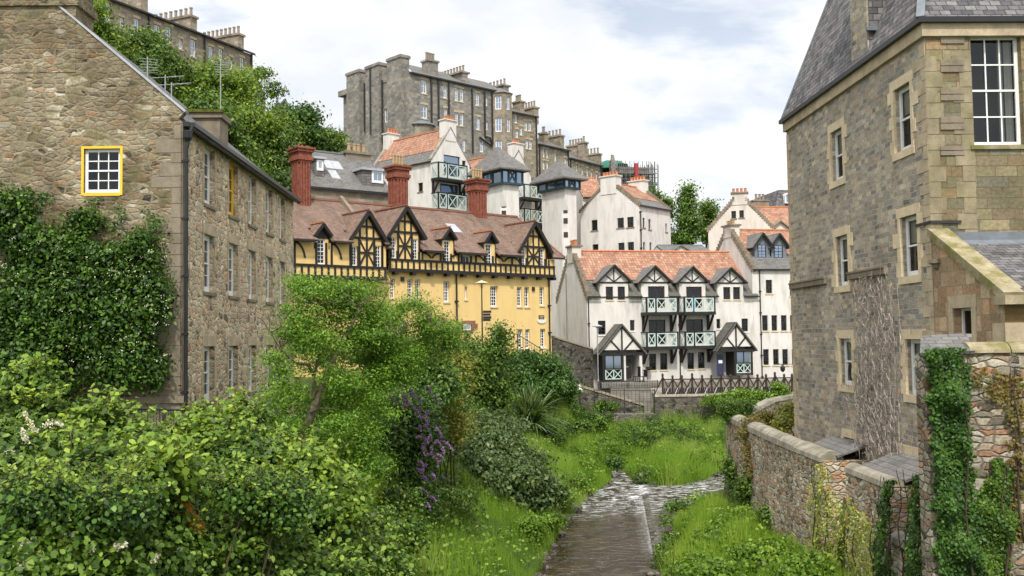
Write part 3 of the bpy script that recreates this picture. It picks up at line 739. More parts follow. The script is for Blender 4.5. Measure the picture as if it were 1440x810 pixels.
# ============================================================ tall stone house on the river wall
def right_house():
    p0 = at(1307, 250, 24.8); p1 = at(1112, 400, 36.3)
    ang = math.atan2(-(p1.x - p0.x), p1.y - p0.y)
    fr = Frame((p0.x, p0.y), ang, 3.0)
    R_ = root('tower_house', fr, 'tall squared stone house with pale window margins and steep slate roof on river wall', 'house')
    front = Face(fr, (0, 0, 0), (1, 0, 0), (0, 1, 0))
    side = Face(fr, (0, 0, 0), (0, 1, 0), (1, 0, 0))
    L = fr.loc(p1).y; W_ = 9.0
    ze = (side.hit(1304, 30)[1] + side.hit(1105, 176)[1]) / 2
    zb = -8.0
    K = dict(cols=1, rows=1, fw=0.11, surround='sand_pale', sur=0.24, rec=0.15, curtain='blind')
    # window columns share their edges
    c1 = [side.rect(*q) for q in ((1257, 1282, 120, 212), (1266, 1292, 303, 388), (1274, 1299, 477, 556))]
    c2 = [side.rect(*q) for q in ((1168, 1186, 182, 254), (1175, 1194, 331, 402), (1181, 1199, 476, 542))]
    for cs in (c1, c2):
        for q in cs:
            w = 1.05; ym = (q[0] + q[1]) / 2
            side.winr(ym - w / 2, ym + w / 2, q[2], q[3], **K)
    q = side.rect(1187, 1203, 616, 642); side.winr(q[0], q[0] + 0.95, q[2], q[3], **{**K, 'sur': 0.16})
    q = side.rect(1279, 1294, 643, 733); side.winr(q[0], q[0] + 0.9, q[2], q[3], **{**K, 'cols': 1, 'curtain': 'none', 'sash': False})
    m = MB()
    side.wall(m, [(0, zb), (0, ze), (L, ze), (L, zb)], rec=0.15)
    q = front.rect(1367, 1438, 48, 204)
    front.winr(q[0], q[1], q[2], q[3], cols=3, rows=2, fw=0.09, rec=0.18, bw=0.035, surround=None, curtain='none', sill='coping_moss', sillw=0.1)
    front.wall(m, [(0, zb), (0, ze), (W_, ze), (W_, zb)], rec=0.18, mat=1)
    m.face([(W_, 0, zb), (W_, L, zb), (W_, L, ze), (W_, 0, ze)], 0, out=(1, 0, 0))
    m.face([(0, L, zb), (0, L, ze), (W_, L, ze), (W_, L, zb)], 0, out=(0, 1, 0))
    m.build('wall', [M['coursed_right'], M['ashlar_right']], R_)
    side.windows(R_); front.windows(R_)
    # net curtain seen in the big window
    a, b, l, t = q
    m = MB()
    for i in range(8):
        s0 = b - 0.42 + 0.045 * i - 0.1 * (0.5 if i < 3 else 0); e = 0.30 + 0.035 * (i % 2)
        m.face([front.P(s0, l + 0.12, e), front.P(s0 + 0.05, l + 0.12, 0.30 + 0.035 * ((i + 1) % 2)), front.P(s0 + 0.05, t - 0.1, 0.30 + 0.035 * ((i + 1) % 2)), front.P(s0, t - 0.1, e)], 0, out=(0, -1, 0))
    m.build('curtain', M['curtain'], R_)
    # quoins
    rr = random.Random(9)
    m = MB(); z = zb + 0.2; k = 0
    while z < ze - 0.5:
        h = rr.uniform(0.26, 0.36); k += 1
        ln = 0.62 if k % 2 else 0.3
        side.box(m, 0.0, ln * rr.uniform(0.85, 1.1), z, z + h - 0.015, -0.014 - rr.random() * 0.006, 0.04)
        side.box(m, L - (0.5 if k % 2 else 0.28), L, z, z + h - 0.015, -0.014, 0.04)
        z += h
    m.build('corner_stones', M['sandstone'], R_)
    m = MB(); z = 2.0; k = 0
    zt = front.hit(1330, 30)[1]
    xw0, xw1 = q[0], q[1]
    while z < ze - 0.9:
        h = 0.40; k += 1
        front.box(m, -0.012, 0.28 if k % 2 else 0.42, z, z + h - 0.014, -0.012, 0.04)
        front.box(m, xw0 - (0.5 if k % 2 else 0.32), xw0 - 0.004, z, z + h - 0.014, -0.016, 0.04)
        z += h
    front.box(m, xw0 - 0.22, xw1 + 0.3, q[3] + 0.003, q[3] + 0.36, -0.02, 0.05)
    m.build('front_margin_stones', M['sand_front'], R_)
    # raised rusticated panels between the corner and the big window
    m = MB()
    for v0, v1 in ((36, 62), (84, 102), (124, 142), (164, 183), (205, 219)):
        a_, b_, l_, t_ = front.rect(1322, 1355, v0, v1)
        for kk in range(2):
            zz0 = l_ + (t_ - l_) * kk / 2 + 0.01; zz1 = l_ + (t_ - l_) * (kk + 1) / 2 - 0.01
            front.box(m, a_, b_, zz0, zz1, -0.035, 0.02)
        m.mark()
    m.split('rough_panel', M['sand_dark'], R_)
    # eaves cornice
    m = MB()
    m.box(-0.10, W_, -0.10, 0.03, ze - 0.30, ze + 0.02); m.box(-0.10, 0.03, 0.03, L + 0.1, ze - 0.30, ze + 0.02)
    m.build('cornice', M['sandstone'], R_)
    m = MB(); m.box(-0.22, W_, -0.22, -0.02, ze + 0.023, ze + 0.16); m.box(-0.22, -0.02, -0.02, L + 0.2, ze + 0.023, ze + 0.16)
    m.build('gutter', M['black'], R_)
    # steep slate roof, hipped ends
    m = MB(); h = 7.0; a = 0.40; b = 0.10; o = 0.16; z0 = ze + 0.10
    A = (-o, -o, z0); B_ = (W_ + o, -o, z0); C_ = (W_ + o, L + o, z0); D_ = (-o, L + o, z0)
    af = 0.7
    A2 = (-o + a * h, -o + af * h, z0 + h); B2 = (W_ + o - a * h, -o + af * h, z0 + h); C2 = (W_ + o - a * h, L + o - b * h, z0 + h); D2 = (-o + a * h, L + o - b * h, z0 + h)
    m.face([A, D_, D2, A2], 0, out=(-1, 0, 0.3)); m.face([A, B_, B2, A2], 0, out=(0, -1, 0.3)); m.face([B_, C_, C2, B2], 0, out=(1, 0, 0.3)); m.face([C_, D_, D2, C2], 0, out=(0, 1, 0.3)); m.face([A2, B2, C2, D2], 0, out=(0, 0, 1)); m.face([A, B_, C_, D_], 0, out=(0, 0, -1))
    m.build('roof', M['slate_purple'], R_)
    m = MB(); m.beam(Vector(A) + Vector((0, 0, 0.06)), Vector(A2) + Vector((0, 0, 0.06)), 0.2, 0.06); m.mark(); m.beam(Vector(D_) + Vector((0, 0, 0.05)), Vector(D2) + Vector((0, 0, 0.05)), 0.12, 0.05)
    m.split('hip_flashing', M['lead'], R_)
    # wallhead chimney breaking the eaves
    y0 = side.hit(1222, 80)[0]; y1 = side.hit(1199, 85)[0]
    m = MB(); m.box(-0.03, 1.0, y0, y1, ze - 0.1, ze + 5.5); ch = m.build('chimney', M['coursed_right'], R_)
    m = MB(); m.box(0.02, 1.05, y0 - 0.05, y0 - 0.004, ze + 0.1, ze + 5.4); m.build('slate_cheek', M['slate_purple'], ch)
    m = MB(); m.box(-0.1, 0.9, y0 - 0.18, y0 - 0.052, ze + 0.95, ze + 1.06); m.build('lead_tray', M['lead'], ch)
    # string course, broken round the dead vine
    m = MB()
    for u0, u1, v in ((1113, 1163, 395), (1195, 1248, 383)):
        s0, z = side.hit(u0, v); s1, _ = side.hit(u1, v); z = side.hit(1160, 395)[1]
        side.box(m, min(s0, s1), max(s0, s1), z - 0.10, z + 0.07, -0.10, 0.03)
        side.box(m, min(s0, s1), max(s0, s1), z + 0.072, z + 0.12, -0.13, 0.03); m.mark()
    m.split('string_course', M['sand_dark'], R_)
    # ------- lean-to wing in front of the big gable
    yw = -3.35; zr = front.hit(1380, 338)[1]
    wl = Face(fr, (-0.0, yw, 0), (0, 1, 0), (1, 0, 0))
    ztop = side.hit(1317, 331)[1]; 
    pe = wl.hit(1392, 412)
    zlow = pe[1]
    Dw = -yw
    m = MB()
    wl.win(1341, 1367, 433, 474, cols=2, rows=1, fw=0.06, rec=0.2, sash=False, curtain='none')
    wl.wall(m, [(0, -4), (0, zlow), (Dw, ztop), (Dw, -4)], rec=0.2)
    wf = Face(fr, (0, yw, 0), (1, 0, 0), (0, 1, 0))
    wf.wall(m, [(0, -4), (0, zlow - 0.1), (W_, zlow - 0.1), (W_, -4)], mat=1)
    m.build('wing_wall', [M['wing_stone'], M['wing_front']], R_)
    wl.windows(R_)
    m = MB(); m.slab([(0.35, yw - 0.15, zlow + 0.02), (W_, yw - 0.15, zlow + 0.02), (W_, -0.01, zr), (0.35, -0.01, zr)], 0.08)
    m.build('wing_roof', M['slate_purple'], R_)
    m = MB(); m.box(0.3, W_, -0.10, -0.02, zr - 0.02, zr + 0.2); m.slab([(0.3, -0.55, zr - 0.27), (W_, -0.55, zr - 0.27), (W_, -0.02, zr + 0.05), (0.3, -0.02, zr + 0.05)], 0.03)
    m.build('lead_flashing', M['lead'], R_)
    m = MB(); m.slab([(-0.1, yw - 0.2, zlow - 0.02), (0.42, yw - 0.2, zlow - 0.02), (0.42, -0.02, ztop + 0.2), (-0.1, -0.02, ztop + 0.2)], 0.2)
    m.box(-0.12, 0.45, yw - 0.28, yw + 0.25, zlow - 0.28, zlow - 0.08)
    m.build('skew_coping', M['coping_moss'], R_)
    m = MB()
    z = -3.5; k = 0
    while z < zlow - 0.7:
        hh = rr.uniform(0.35, 0.5); k += 1
        wl.box(m, 0.0, 0.5 if k % 2 else 0.28, z, z + hh - 0.015, -0.02, 0.04); wf.box(m, -0.02, 0.42, z, z + hh - 0.015, -0.04, 0.02); z += hh
    a, b, l, t = wl.holes[0]
    wl.box(m, a - 0.25, b + 0.2, t + 0.003, t + 0.3, -0.02, 0.04); wl.box(m, a - 0.22, a - 0.003, l, t, -0.02, 0.04); wl.box(m, b + 0.003, b + 0.22, l, t, -0.02, 0.04); wl.box(m, a - 0.2, b + 0.2, l - 0.2, l - 0.003, -0.02, 0.04)
    m.build('wing_corner_stones', M['sandstone'], R_)
    m = MB(); m.beam((0.5, yw - 0.24, zlow - 0.06), (W_, yw - 0.24, zlow - 0.06), 0.14, 0.12); m.path([(0.85, yw - 0.12, zlow - 0.1), (0.85, yw - 0.1, -2)], [0.06, 0.06], 10)
    m.build('wing_gutter', M['black'], R_)
    # corbel and the metal strip on the corner
    m = MB(); yy = side.hit(1313, 366)[0]; zc = side.hit(1313, 366)[1]
    m.lathe((-0.0, max(yy, 0.15) - 0.4, zc - 0.25), [(0.04, 0), (0.1, 0.05), (0.12, 0.12), (0.2, 0.16), (0.2, 0.26)], 10); m.build('stone_corbel', M['sand_dark'], R_)
    s = side.hit(1300, 314)
    m = MB(); front.box(m, -0.05, 0.75, s[1] - 0.05, s[1] + 0.02, -0.05, -0.02); side.box(m, -0.05, 0.8, s[1] - 0.05, s[1] + 0.02, -0.05, -0.02)
    m.build('metal_strip', M['iron'], R_)
    return fr, side, L, ze
RH, RH_SIDE, RH_L, RH_ZE = right_house()

# ============================================================ river wall below it
def river_wall():
    zt = at(1155, 637, 29.5).z
    # wall line: far end, bend, then along the river towards the camera
    pts = []
    for u, v in ((1021, 580), (1034, 586), (1052, 594), (1075, 604), (1112, 619), (1157, 637)):
        d = ray(u, v); t = (zt + 0.0 - CZ) / d.z; pts.append(CAM + d * t)
    th = 0.55
    fr0 = pts[-1]
    R_ = empty('river_wall', (fr0.x, fr0.y, 0.3), 0, 'lichened rubble river wall with round coping stones and ivy below the tall house', 'garden wall')
    off = Vector((fr0.x, fr0.y, 0.3))
    m = MB(); c = MB()
    def seg(p, q, ztop, thick, cope=True, inward=None):
        p = Vector((p.x, p.y, 0)); q = Vector((q.x, q.y, 0)); a = (q - p).normalized(); n = inward or Vector((-a.y, a.x, 0))
        if n.x < 0: n = -n
        zb = -0.6
        P = [p, q, q + n * thick, p + n * thick]
        bat = 0.18
        base = [p - n * bat, q - n * bat, q + n * thick, p + n * thick]
        m.hexa([Vector((b.x, b.y, zb)) - off for b in (base if (q - p).cross(n).z > 0 else [base[1], base[0], base[3], base[2]])] + [Vector((b.x, b.y, ztop)) - off for b in (P if (q - p).cross(n).z > 0 else [P[1], P[0], P[3], P[2]])])
        if cope:
            L_ = (q - p).length; k = max(1, int(L_ / 0.55)); rr = random.Random(int(L_ * 100))
            for i in range(k):
                s0 = p + a * (L_ * i / k + 0.008); s1 = p + a * (L_ * (i + 1) / k - 0.008)
                prof = 8; r = thick / 2 + 0.06 + rr.uniform(-0.02, 0.02); cen = n * (thick / 2)
                ring = []
                for e in (s0, s1):
                    ring.append([e + cen + n * (-r * math.cos(math.pi * j / prof)) + Vector((0, 0, ztop + r * 0.85 * math.sin(math.pi * j / prof) + (0.0 if 0 < j < prof else -0.08))) - off for j in range(prof + 1)])
                for j in range(prof): c.face([ring[0][j], ring[0][j + 1], ring[1][j + 1], ring[1][j]], 0, out=(ring[0][j] + ring[0][j + 1]) / 2 - (s0 + cen + Vector((0, 0, ztop - 0.1)) - off))
                c.face(ring[0], 0, out=-a); c.face(ring[1], 0, out=a)
    for i in range(len(pts) - 1): seg(pts[i], pts[i + 1], zt - 0.25, th)
    # stepped piers with slate caps towards the camera
    X = pts[-1].x
    ys = pts[-1].y
    n = Vector((1, 0, 0))
    xin = RH.o.x
    sl = MB(); pier = MB()
    def bay(y1, y0, ztop, cope=True):
        """projecting bay of wall from y1 (far) to y0 (near)"""
        x0 = X - 0.05
        m.hexa([Vector(k) - off for k in ((x0 - 0.2, y0, -0.6), (xin - 0.02, y0, -0.6), (xin - 0.02, y1, -0.6), (x0 - 0.2, y1, -0.6), (x0, y0, ztop), (xin - 0.02, y0, ztop), (xin - 0.02, y1, ztop), (x0, y1, ztop))])
        pier.hexa([Vector(k) - off for k in ((x0 - 0.19, y0 - 0.05, -0.6), (xin - 0.02, y0 - 0.05, -0.6), (xin - 0.02, y0 - 0.003, -0.6), (x0 - 0.19, y0 - 0.003, -0.6), (x0 + 0.01, y0 - 0.05, ztop), (xin - 0.02, y0 - 0.05, ztop), (xin - 0.02, y0 - 0.003, ztop), (x0 + 0.01, y0 - 0.003, ztop))])
        sl.slab([Vector(k) - off for k in ((x0 + 0.42, y0 - 0.08, ztop + 0.14), (x0 + 0.42, y1, ztop + 0.14), (xin - 0.01, y1, ztop + 0.52), (xin - 0.01, y0 - 0.08, ztop + 0.52))], 0.06)
        L_ = y1 - y0; k = max(1, int(L_ / 0.5))
        for i in range(k):
            ya = y0 + L_ * i / k + 0.006; yb = y0 + L_ * (i + 1) / k - 0.006; r = 0.26; prof = 7; ring = []
            for e in (ya, yb): ring.append([Vector((x0 + 0.2 - r * math.cos(math.pi * j / prof), e, ztop + r * 0.8 * math.sin(math.pi * j / prof) - (0.0 if 0 < j < prof else 0.04))) - off for j in range(prof + 1)])
            for j in range(prof): c.face([ring[0][j], ring[0][j + 1], ring[1][j + 1], ring[1][j]], 0, out=(ring[0][j] + ring[0][j + 1]) / 2 - (Vector((x0 + 0.2, ya, ztop - 0.1)) - off))
            c.face(ring[0], 0, out=(0, -1, 0)); c.face(ring[1], 0, out=(0, 1, 0))
    def yat(u, v, x):
        d = ray(u, v); return (d * ((x - CAM.x) / d.x)).y
    xb = X
    bay(yat(1118, 620, xb), yat(1158, 640, xb), zt - 0.22)
    bay(yat(1192, 655, xb), yat(1249, 670, xb), zt - 0.22)
    bay(yat(1256, 740, xb), 20.9, zt - 1.45)
    # wall behind the recesses, at the foot of the house
    m.box(xin - 0.30 - off.x, xin - 0.03 - off.x, 20.9 - off.y, pts[-1].y + 1 - off.y, -0.6 - off.z, 3.0 - off.z)
    m.build('wall', M['garden_rubble'], R_); c.build('coping', M['coping_grey'], R_); sl.build('slate_cap', M['slate_far'], R_); pier.build('pier_face', M['garden_rubble'], R_)
    return zt, pts, X, xb
RW_ZT, RW_PTS, RW_X, _xb = river_wall()

# ============================================================ near rubble wall, bottom right
def near_wall():
    Y = 20.6
    p = at(1300, 498, Y); zt = p.z
    R_ = empty('boundary_wall', (p.x, Y, 0.0), rad(-4), 'rough red and grey rubble wall with thick round coping and hanging ivy', 'stone wall')
    m = MB(); m.hexa([(0, -0.12, -0.6), (9, -0.12, -0.6), (9, 0.6, -0.6), (0, 0.6, -0.6), (0.0, 0, zt), (9, 0, zt), (9, 0.6, zt), (0.0, 0.6, zt)])
    m.build('wall', M['near_rubble'], R_)
    c = MB(); x = 0.9; rr = random.Random(4)
    while x < 9:
        w = rr.uniform(0.7, 1.25); r = 0.36; prof = 10; ring = []
        for e in (x, x + w - 0.02): ring.append([Vector((e, 0.3 - r * math.cos(math.pi * j / prof), zt + 0.01 + r * 0.62 * math.sin(math.pi * j / prof))) for j in range(prof + 1)])
        for j in range(prof): c.face([ring[0][j], ring[0][j + 1], ring[1][j + 1], ring[1][j]], 0, out=(ring[0][j] + ring[0][j + 1]) / 2 - Vector((x, 0.3, zt - 0.2)))
        c.face(ring[0], 0, out=(-1, 0, 0)); c.face(ring[1], 0, out=(1, 0, 0))
        c.face([(x, -0.06, zt + 0.01), (x + w - 0.02, -0.06, zt + 0.01), (x + w - 0.02, 0.66, zt + 0.01), (x, 0.66, zt + 0.01)], 0, out=(0, 0, -1))
        x += w
    c.build('coping', M['coping_moss'], R_)
    s = MB(); s.slab([(-0.12, -0.1, zt + 0.03), (0.98, -0.1, zt + 0.06), (1.2, 0.95, zt + 0.42), (0.25, 0.95, zt + 0.38)], 0.06)
    s.build('slate_cap', M['slate_far'], R_)
    return p, Y
NW_P, NW_Y = near_wall()

# ============================================================ yellow half timbered house
def yellow_house():
    fr = frame(415, 400, 60.2, 39.8, 4.5)
    R_ = root('half_timbered_house', fr, 'yellow house with black half timbered top storey, gables and brownish tile roof', 'house')
    Fl = Face(fr, (0, 0, 0), (1, 0, 0), (0, 1, 0))
    XR = Fl.hit(775, 440)[0]; XL = -5.0
    XJ = Fl.hit(543.5, 390)[0]          # where the front steps back
    # planes
    PL = -0.7; PR = -0.3
    Lg = Face(fr, (0, PL, 0), (1, 0, 0), (0, 1, 0)); Rg = Face(fr, (0, PR, 0), (1, 0, 0), (0, 1, 0))
    XJ2 = Lg.hit(543, 390)[0]
    D = 8.5
    def zav(F, pts): return sum(F.hit(u, v)[1] for u, v in pts) / len(pts)
    zbR = zav(Rg, [(546, 379.5), (660, 385.6), (773, 391.5)])        # gallery underside right
    ztR = zav(Rg, [(546, 363.3), (660, 370), (773, 376.7)])
    zbL = zav(Lg, [(418, 388.5), (540, 396)])
    ztL = zav(Lg, [(418, 371), (540, 378)])
    zeR = zav(Rg, [(592, 353), (630, 356), (686, 360.5), (733, 364)])
    zeL = zav(Lg, [(416, 339), (493, 343.5)])
    # lower wall
    up = [(549, 555.5, 392, 419.5), (573, 580.5, 392.5, 419), (584, 591, 393, 419.5), (623.8, 632, 395.5, 424.5), (653.3, 657, 404, 421), (689.5, 699.5, 402.5, 431), (727, 734, 403.6, 431), (737.5, 744.5, 403.8, 431.5), (758.8, 765.3, 404, 429.5),
          (430, 438, 402, 428), (470, 478, 402, 430), (510, 518, 400, 430)]
    lo = [(627, 634.5, 452, 480), (691, 699.7, 463.5, 487), (728.5, 735.3, 463, 489), (739, 745.3, 463, 490), (760, 767, 462.5, 488), (560, 568, 448, 478)]
    for q in up: Fl.win(*q, cols=2 if q[1] - q[0] < 8 else 3, rows=3, fw=0.07, bw=0.03, sill='sand_pale', sillw=0.04, curtain=RW.choice(['none', 'none', 'sides']), **({'fw': 0.05, 'cols': 1, 'rows': 2} if False else {}))
    for q in lo: Fl.win(*q, cols=2, rows=3, fw=0.07, bw=0.03, sill='white_paint', sillw=0.03)
    a, b, l, t = Fl.rect(652, 661, 470, 487); Fl.winr(a, b, 0.9, t, kind='void')
    door = (a, b, 0.9, t)
    m = MB()
    Fl.wall(m, [(XL, -3), (XL, zbL + 0.05), (XJ, zbL + 0.05), (XJ, zbR + 0.1), (XR, zbR + 0.1), (XR, -3)])
    m.face([(XR, 0, -3), (XR, D, -3), (XR, D, zeR), (XR, 0, zeR)], 0, out=(1, 0, 0))
    m.face([(XL, D, -3), (XR, D, -3), (XR, D, zeR), (XL, D, zeR)], 0, out=(0, 1, 0))
    m.face([(XL, 0, -3), (XL, D, -3), (XL, D, zeR), (XL, 0, zeR)], 0, out=(-1, 0, 0))
    m.build('wall', M['yellow'], R_)
    Fl.windows(R_)
    # ---- timbered storey: windows cut the gallery walls
    gables = [  # face, apex, footL, footR, body u range
        ('G1', Lg, (523.8, 299.5), (496.5, 340), (549, 347.5), (492.5, 538)),
        ('G2', Rg, (576.6, 293), (544.5, 330), (599.5, 334.5), (548, 590)),
        ('G3', Rg, (754.3, 314), (722.5, 346), (775.5, 349), (731, 768))]
    wl = [(446, 457, 336, 371.5), (493.8, 502, 346, 374), (528, 535.7, 345.5, 376.5)]
    wr = [(549.5, 557, 333.5, 363.3), (580.6, 587.6, 336, 365.3), (624.5, 632.8, 338.3, 368.3), (650, 661, 359.5, 369.8), (683, 691.5, 343, 372), (732, 738.8, 348.5, 374), (758.5, 765, 349.5, 375.3)]
    for q in wl: Lg.win(*q, cols=2, rows=3, fw=0.07, bw=0.03, rec=0.06)
    for q in wr: Rg.win(*q, cols=2, rows=3 if q[3] - q[2] > 15 else 1, fw=0.07, bw=0.03, rec=0.06, sash=q[3] - q[2] > 15)
    small = [(Lg, (452.3, 316), 12.2), (Rg, (629.6, 322.5), 12.2), (Rg, (688.2, 327.5), 12.5)]
    def gable_poly(F, G, ze, xa, xb):
        pass
    pitch = 1.0
    zr = Rg.fr.hit(650, 298, PR + 4.2)[2]
    ridgeY = 4.2
    m = MB(); t_ = MB()
    geo = []
    for F, x0, x1, zb, ze, side in ((Lg, XL, XJ2, zbL, zeL, 0), (Rg, XJ, XR + 0.15, zbR, zeR, 1)):
        poly = [(x0, zb), (x0, ze)]
        items = []
        for nm, FF, ap, fl, frr, bd in gables:
            if FF is F:
                xc, za = F.hit(*ap); b0 = F.hit(bd[0], 345)[0]; b1 = F.hit(bd[1], 347)[0]; hw = (b1 - b0) / 2; xc = (b0 + b1) / 2
                items.append((xc, za, hw, 'big'))
        for FF, ap, wpx in small:
            if FF is F:
                xc, za = F.hit(*ap); items.append((xc, za, 0.5, 'small'))
        items.sort()
        for xc, za, hw, kd in items:
            ov = 1.18 if kd == 'big' else 1.0
            zf = za - hw * (1.38 if kd == 'big' else 1.25)
            zf = max(zf, ze + 0.02)
            poly += [(xc - hw, ze), (xc - hw, zf), (xc, za - 0.12), (xc + hw, zf), (xc + hw, ze)]
            geo.append((F, xc, za, hw, zf, ze, kd))
        # last gable touches the corner: keep order
        poly += [(x1, ze), (x1, zb)]
        F.wall(m, poly, rec=0.06)
        m.face([F.P(x0, zb), F.P(x1, zb), F.P(x1, zb, 1.0), F.P(x0, zb, 1.0)], 0, out=(0, 0, -1))
        m.face([F.P(x1, zb), F.P(x1, ze), F.P(x1, ze, 1.0), F.P(x1, zb, 1.0)], 0, out=(1, 0, 0))
    m.face([(XR + 0.15, PR, zbR), (XR + 0.15, D, zbR), (XR + 0.15, D, zeR), (XR + 0.15, PR, zeR)], 0, out=(1, 0, 0))
    m.build('upper_wall', M['yellow'], R_)
    Lg.windows(R_); Rg.windows(R_)
    # ---- timbers
    for F, x0, x1, zb, zt, ze in ((Lg, XL, XJ2, zbL, ztL, zeL), (Rg, XJ, XR + 0.15, zbR, ztR, zeR)):
        F.bar(t_, (x0, zb + 0.09), (x1, zb + 0.09), 0.22, -0.10, 0.0); F.bar(t_, (x0, zt), (x1, zt), 0.15, -0.07, 0.0)
        n = int((x1 - x0) / 0.46)
        for i in range(n + 1):
            x = x0 + 0.08 + (x1 - x0 - 0.16) * i / n
            F.bar(t_, (x, zb + 0.2), (x, zt - 0.075), 0.13, -0.05, 0.0)
            if i % 3 == 1: F.box(t_, x - 0.13, x + 0.13, zb - 0.2, zb - 0.003, -0.12, 0.3)
        # posts and curved braces above the band, skipping windows and gables
        occ = [(a - 0.15, b + 0.15) for a, b, l, t in F.holes] + [(xc - hw, xc + hw) for (F2, xc, za, hw, zf, z_, kd) in geo if F2 is F and kd == 'big']
        for a, b, l, t in F.holes:
            for x in (a - 0.07, b + 0.07): F.bar(t_, (x, zt + 0.07), (x, min(t, ze) + 0.0), 0.13, -0.06, 0.0)
        x = x0 + 0.1
        while x < x1 - 0.1:
            if not any(a - 0.1 < x < b + 0.1 for a, b in occ):
                F.bar(t_, (x, zt + 0.07), (x, ze - 0.02), 0.13, -0.055, 0.0)
                for sg in (-1, 1):
                    if not any(a < x + sg * 0.55 < b for a, b in occ) and x0 < x + sg * 0.6 < x1:
                        pts = [(x + sg * (0.1 + 0.62 * (k / 5) ** 1.7), ze - 0.05 - (ze - zt - 0.15) * (1 - (1 - k / 5) ** 1.0)) for k in range(6)]
                        pts = [(x + sg * 0.72 * math.sin(math.pi / 2 * k / 6), zt + 0.1 + (ze - zt - 0.12) * math.cos(math.pi / 2 * k / 6)) for k in range(7)][:6]
                        for p, q in zip(pts, pts[1:]): F.bar(t_, p, q, 0.11, -0.045, 0.0)
                x += 1.5
            else: x += 0.25
        F.bar(t_, (x0, ze - 0.05), (x1, ze - 0.05), 0.1, -0.042, 0.0) if False else None
    t_.build('timber_frame', M['timber'], R_)
    # ---- gables: timber pattern, barge boards, roofs
    for i, (F, xc, za, hw, zf, ze, kd) in enumerate(geo):
        big = kd == 'big'
        d = MB()
        ztB = ztL if F is Lg else ztR
        ov = hw * 1.28 if big else hw * 1.18
        sl = (za - zf) / hw
        e = 0.34 if big else 0.28
        if big:
            wi = hw * 0.46       # inner panel half width
            zc = zf - (zf - ztB) * 0.02
            F.bar(d, (xc - hw, zf), (xc + hw, zf), 0.14, -0.075, 0.0)
            for s in (-1, 1): F.bar(d, (xc + s * wi, ztB + 0.07), (xc + s * wi, zf - 0.07), 0.13, -0.06, 0.0); F.bar(d, (xc + s * (hw - 0.04), ztB + 0.07), (xc + s * (hw - 0.04), zf - 0.07), 0.12, -0.06, 0.0)
            for s in (-1, 0, 1): F.bar(d, (xc + s * wi * 0.9, zf + 0.07), (xc + s * wi * 0.9, za - 0.25 - abs(s) * wi * 0.9 * sl), 0.11, -0.06, 0.0)
            zm = zf + (za - zf) * 0.45
            F.bar(d, (xc - hw * 0.5, zm), (xc + hw * 0.5, zm), 0.12, -0.065, 0.0)
            # panel: cross, post and diamond
            z0, z1 = ztB + 0.07, zf - 0.07; zm = (z0 + z1) / 2
            F.bar(d, (xc, z0), (xc, z1), 0.12, -0.062, 0.0); F.bar(d, (xc - wi, zm), (xc + wi, zm), 0.12, -0.064, 0.0)
            for sx in (-1, 1):
                for sz in (-1, 1):
                    p0 = (xc + sx * wi * 0.92, zm + sz * (z1 - z0) / 2 * 0.9)
                    mid = (xc + sx * wi * 0.42, zm + sz * (z1 - z0) / 2 * 0.33)
                    F.bar(d, p0, mid, 0.11, -0.056, 0.0); F.bar(d, mid, (xc + sx * 0.08, zm + sz * 0.08), 0.10, -0.056, 0.0)
        # barge boards (in front of the wall)
        for s in (-1, 1):
            F.bar(d, (xc + s * ov, za - ov * sl + 0.02), (xc + s * 0.0, za + 0.02), 0.24 if big else 0.17, -e - 0.04, -e + 0.04)
            F.bar(d, (xc + s * (hw), zf - 0.12), (xc + s * 0.02, za - 0.16), 0.10, -e + 0.045, -0.002)
        dm = d.build('dormer_timber', M['timber'], R_)
        rf = MB()
        zb_ = za; depth = (za - ze) / ((zr - zeR) / (ridgeY - 0.0)) + 0.9
        for s in (-1, 1):
            rf.slab([F.P(xc, za + 0.13, -e), F.P(xc + s * (ov + 0.06), za + 0.13 - (ov + 0.06) * sl, -e), F.P(xc + s * (ov + 0.06), za + 0.13 - (ov + 0.06) * sl, depth), F.P(xc, za + 0.13, depth)], 0.09)
        rf.build('dormer_roof', M['redtile'], dm)
        rg = MB(); rg.beam(F.P(xc, za + 0.17, -e - 0.02), F.P(xc, za + 0.17, depth), 0.16, 0.08); rg.build('ridge_tile', M['terracotta'] if not big else M['red_sandstone'], dm)
        if not big:
            d2 = MB(); wt = [r_ for r_ in F.holes if abs((r_[0] + r_[1]) / 2 - xc) < 0.5]
            zt_ = max([r_[3] for r_ in wt] + [ze]) + 0.02
            d2.face([F.P(xc - hw, zt_, -0.03), F.P(xc + hw, zt_, -0.03), F.P(xc + hw, max(zf, zt_ + 0.02), -0.03), F.P(xc, za - 0.1, -0.03), F.P(xc - hw, max(zf, zt_ + 0.02), -0.03)], 0, out=(0, -1, 0)); d2.build('dormer_gable', M['timber'], dm)
            ck = MB(); top = zf - 0.03
            for s in (-1, 1): F.box(ck, xc + s * hw - 0.05, xc + s * hw + 0.05, ze - 0.4, top, 0.0, 1.6)
            ck.build('dormer_cheek', M['timber'], dm)
    # ---- main roof: two eaves lines
    XRo = XR + 0.75
    slR = (zr - zeR) / (ridgeY + 0.45)
    m = MB()
    zfun = lambda y: zeR + 0.14 + (y - (PR - 0.45)) * (zr - zeR) / (ridgeY + 0.45 + 0.3)
    xrid = Rg.fr.hit(727, 304, ridgeY)[0]
    ye = PR - 0.5
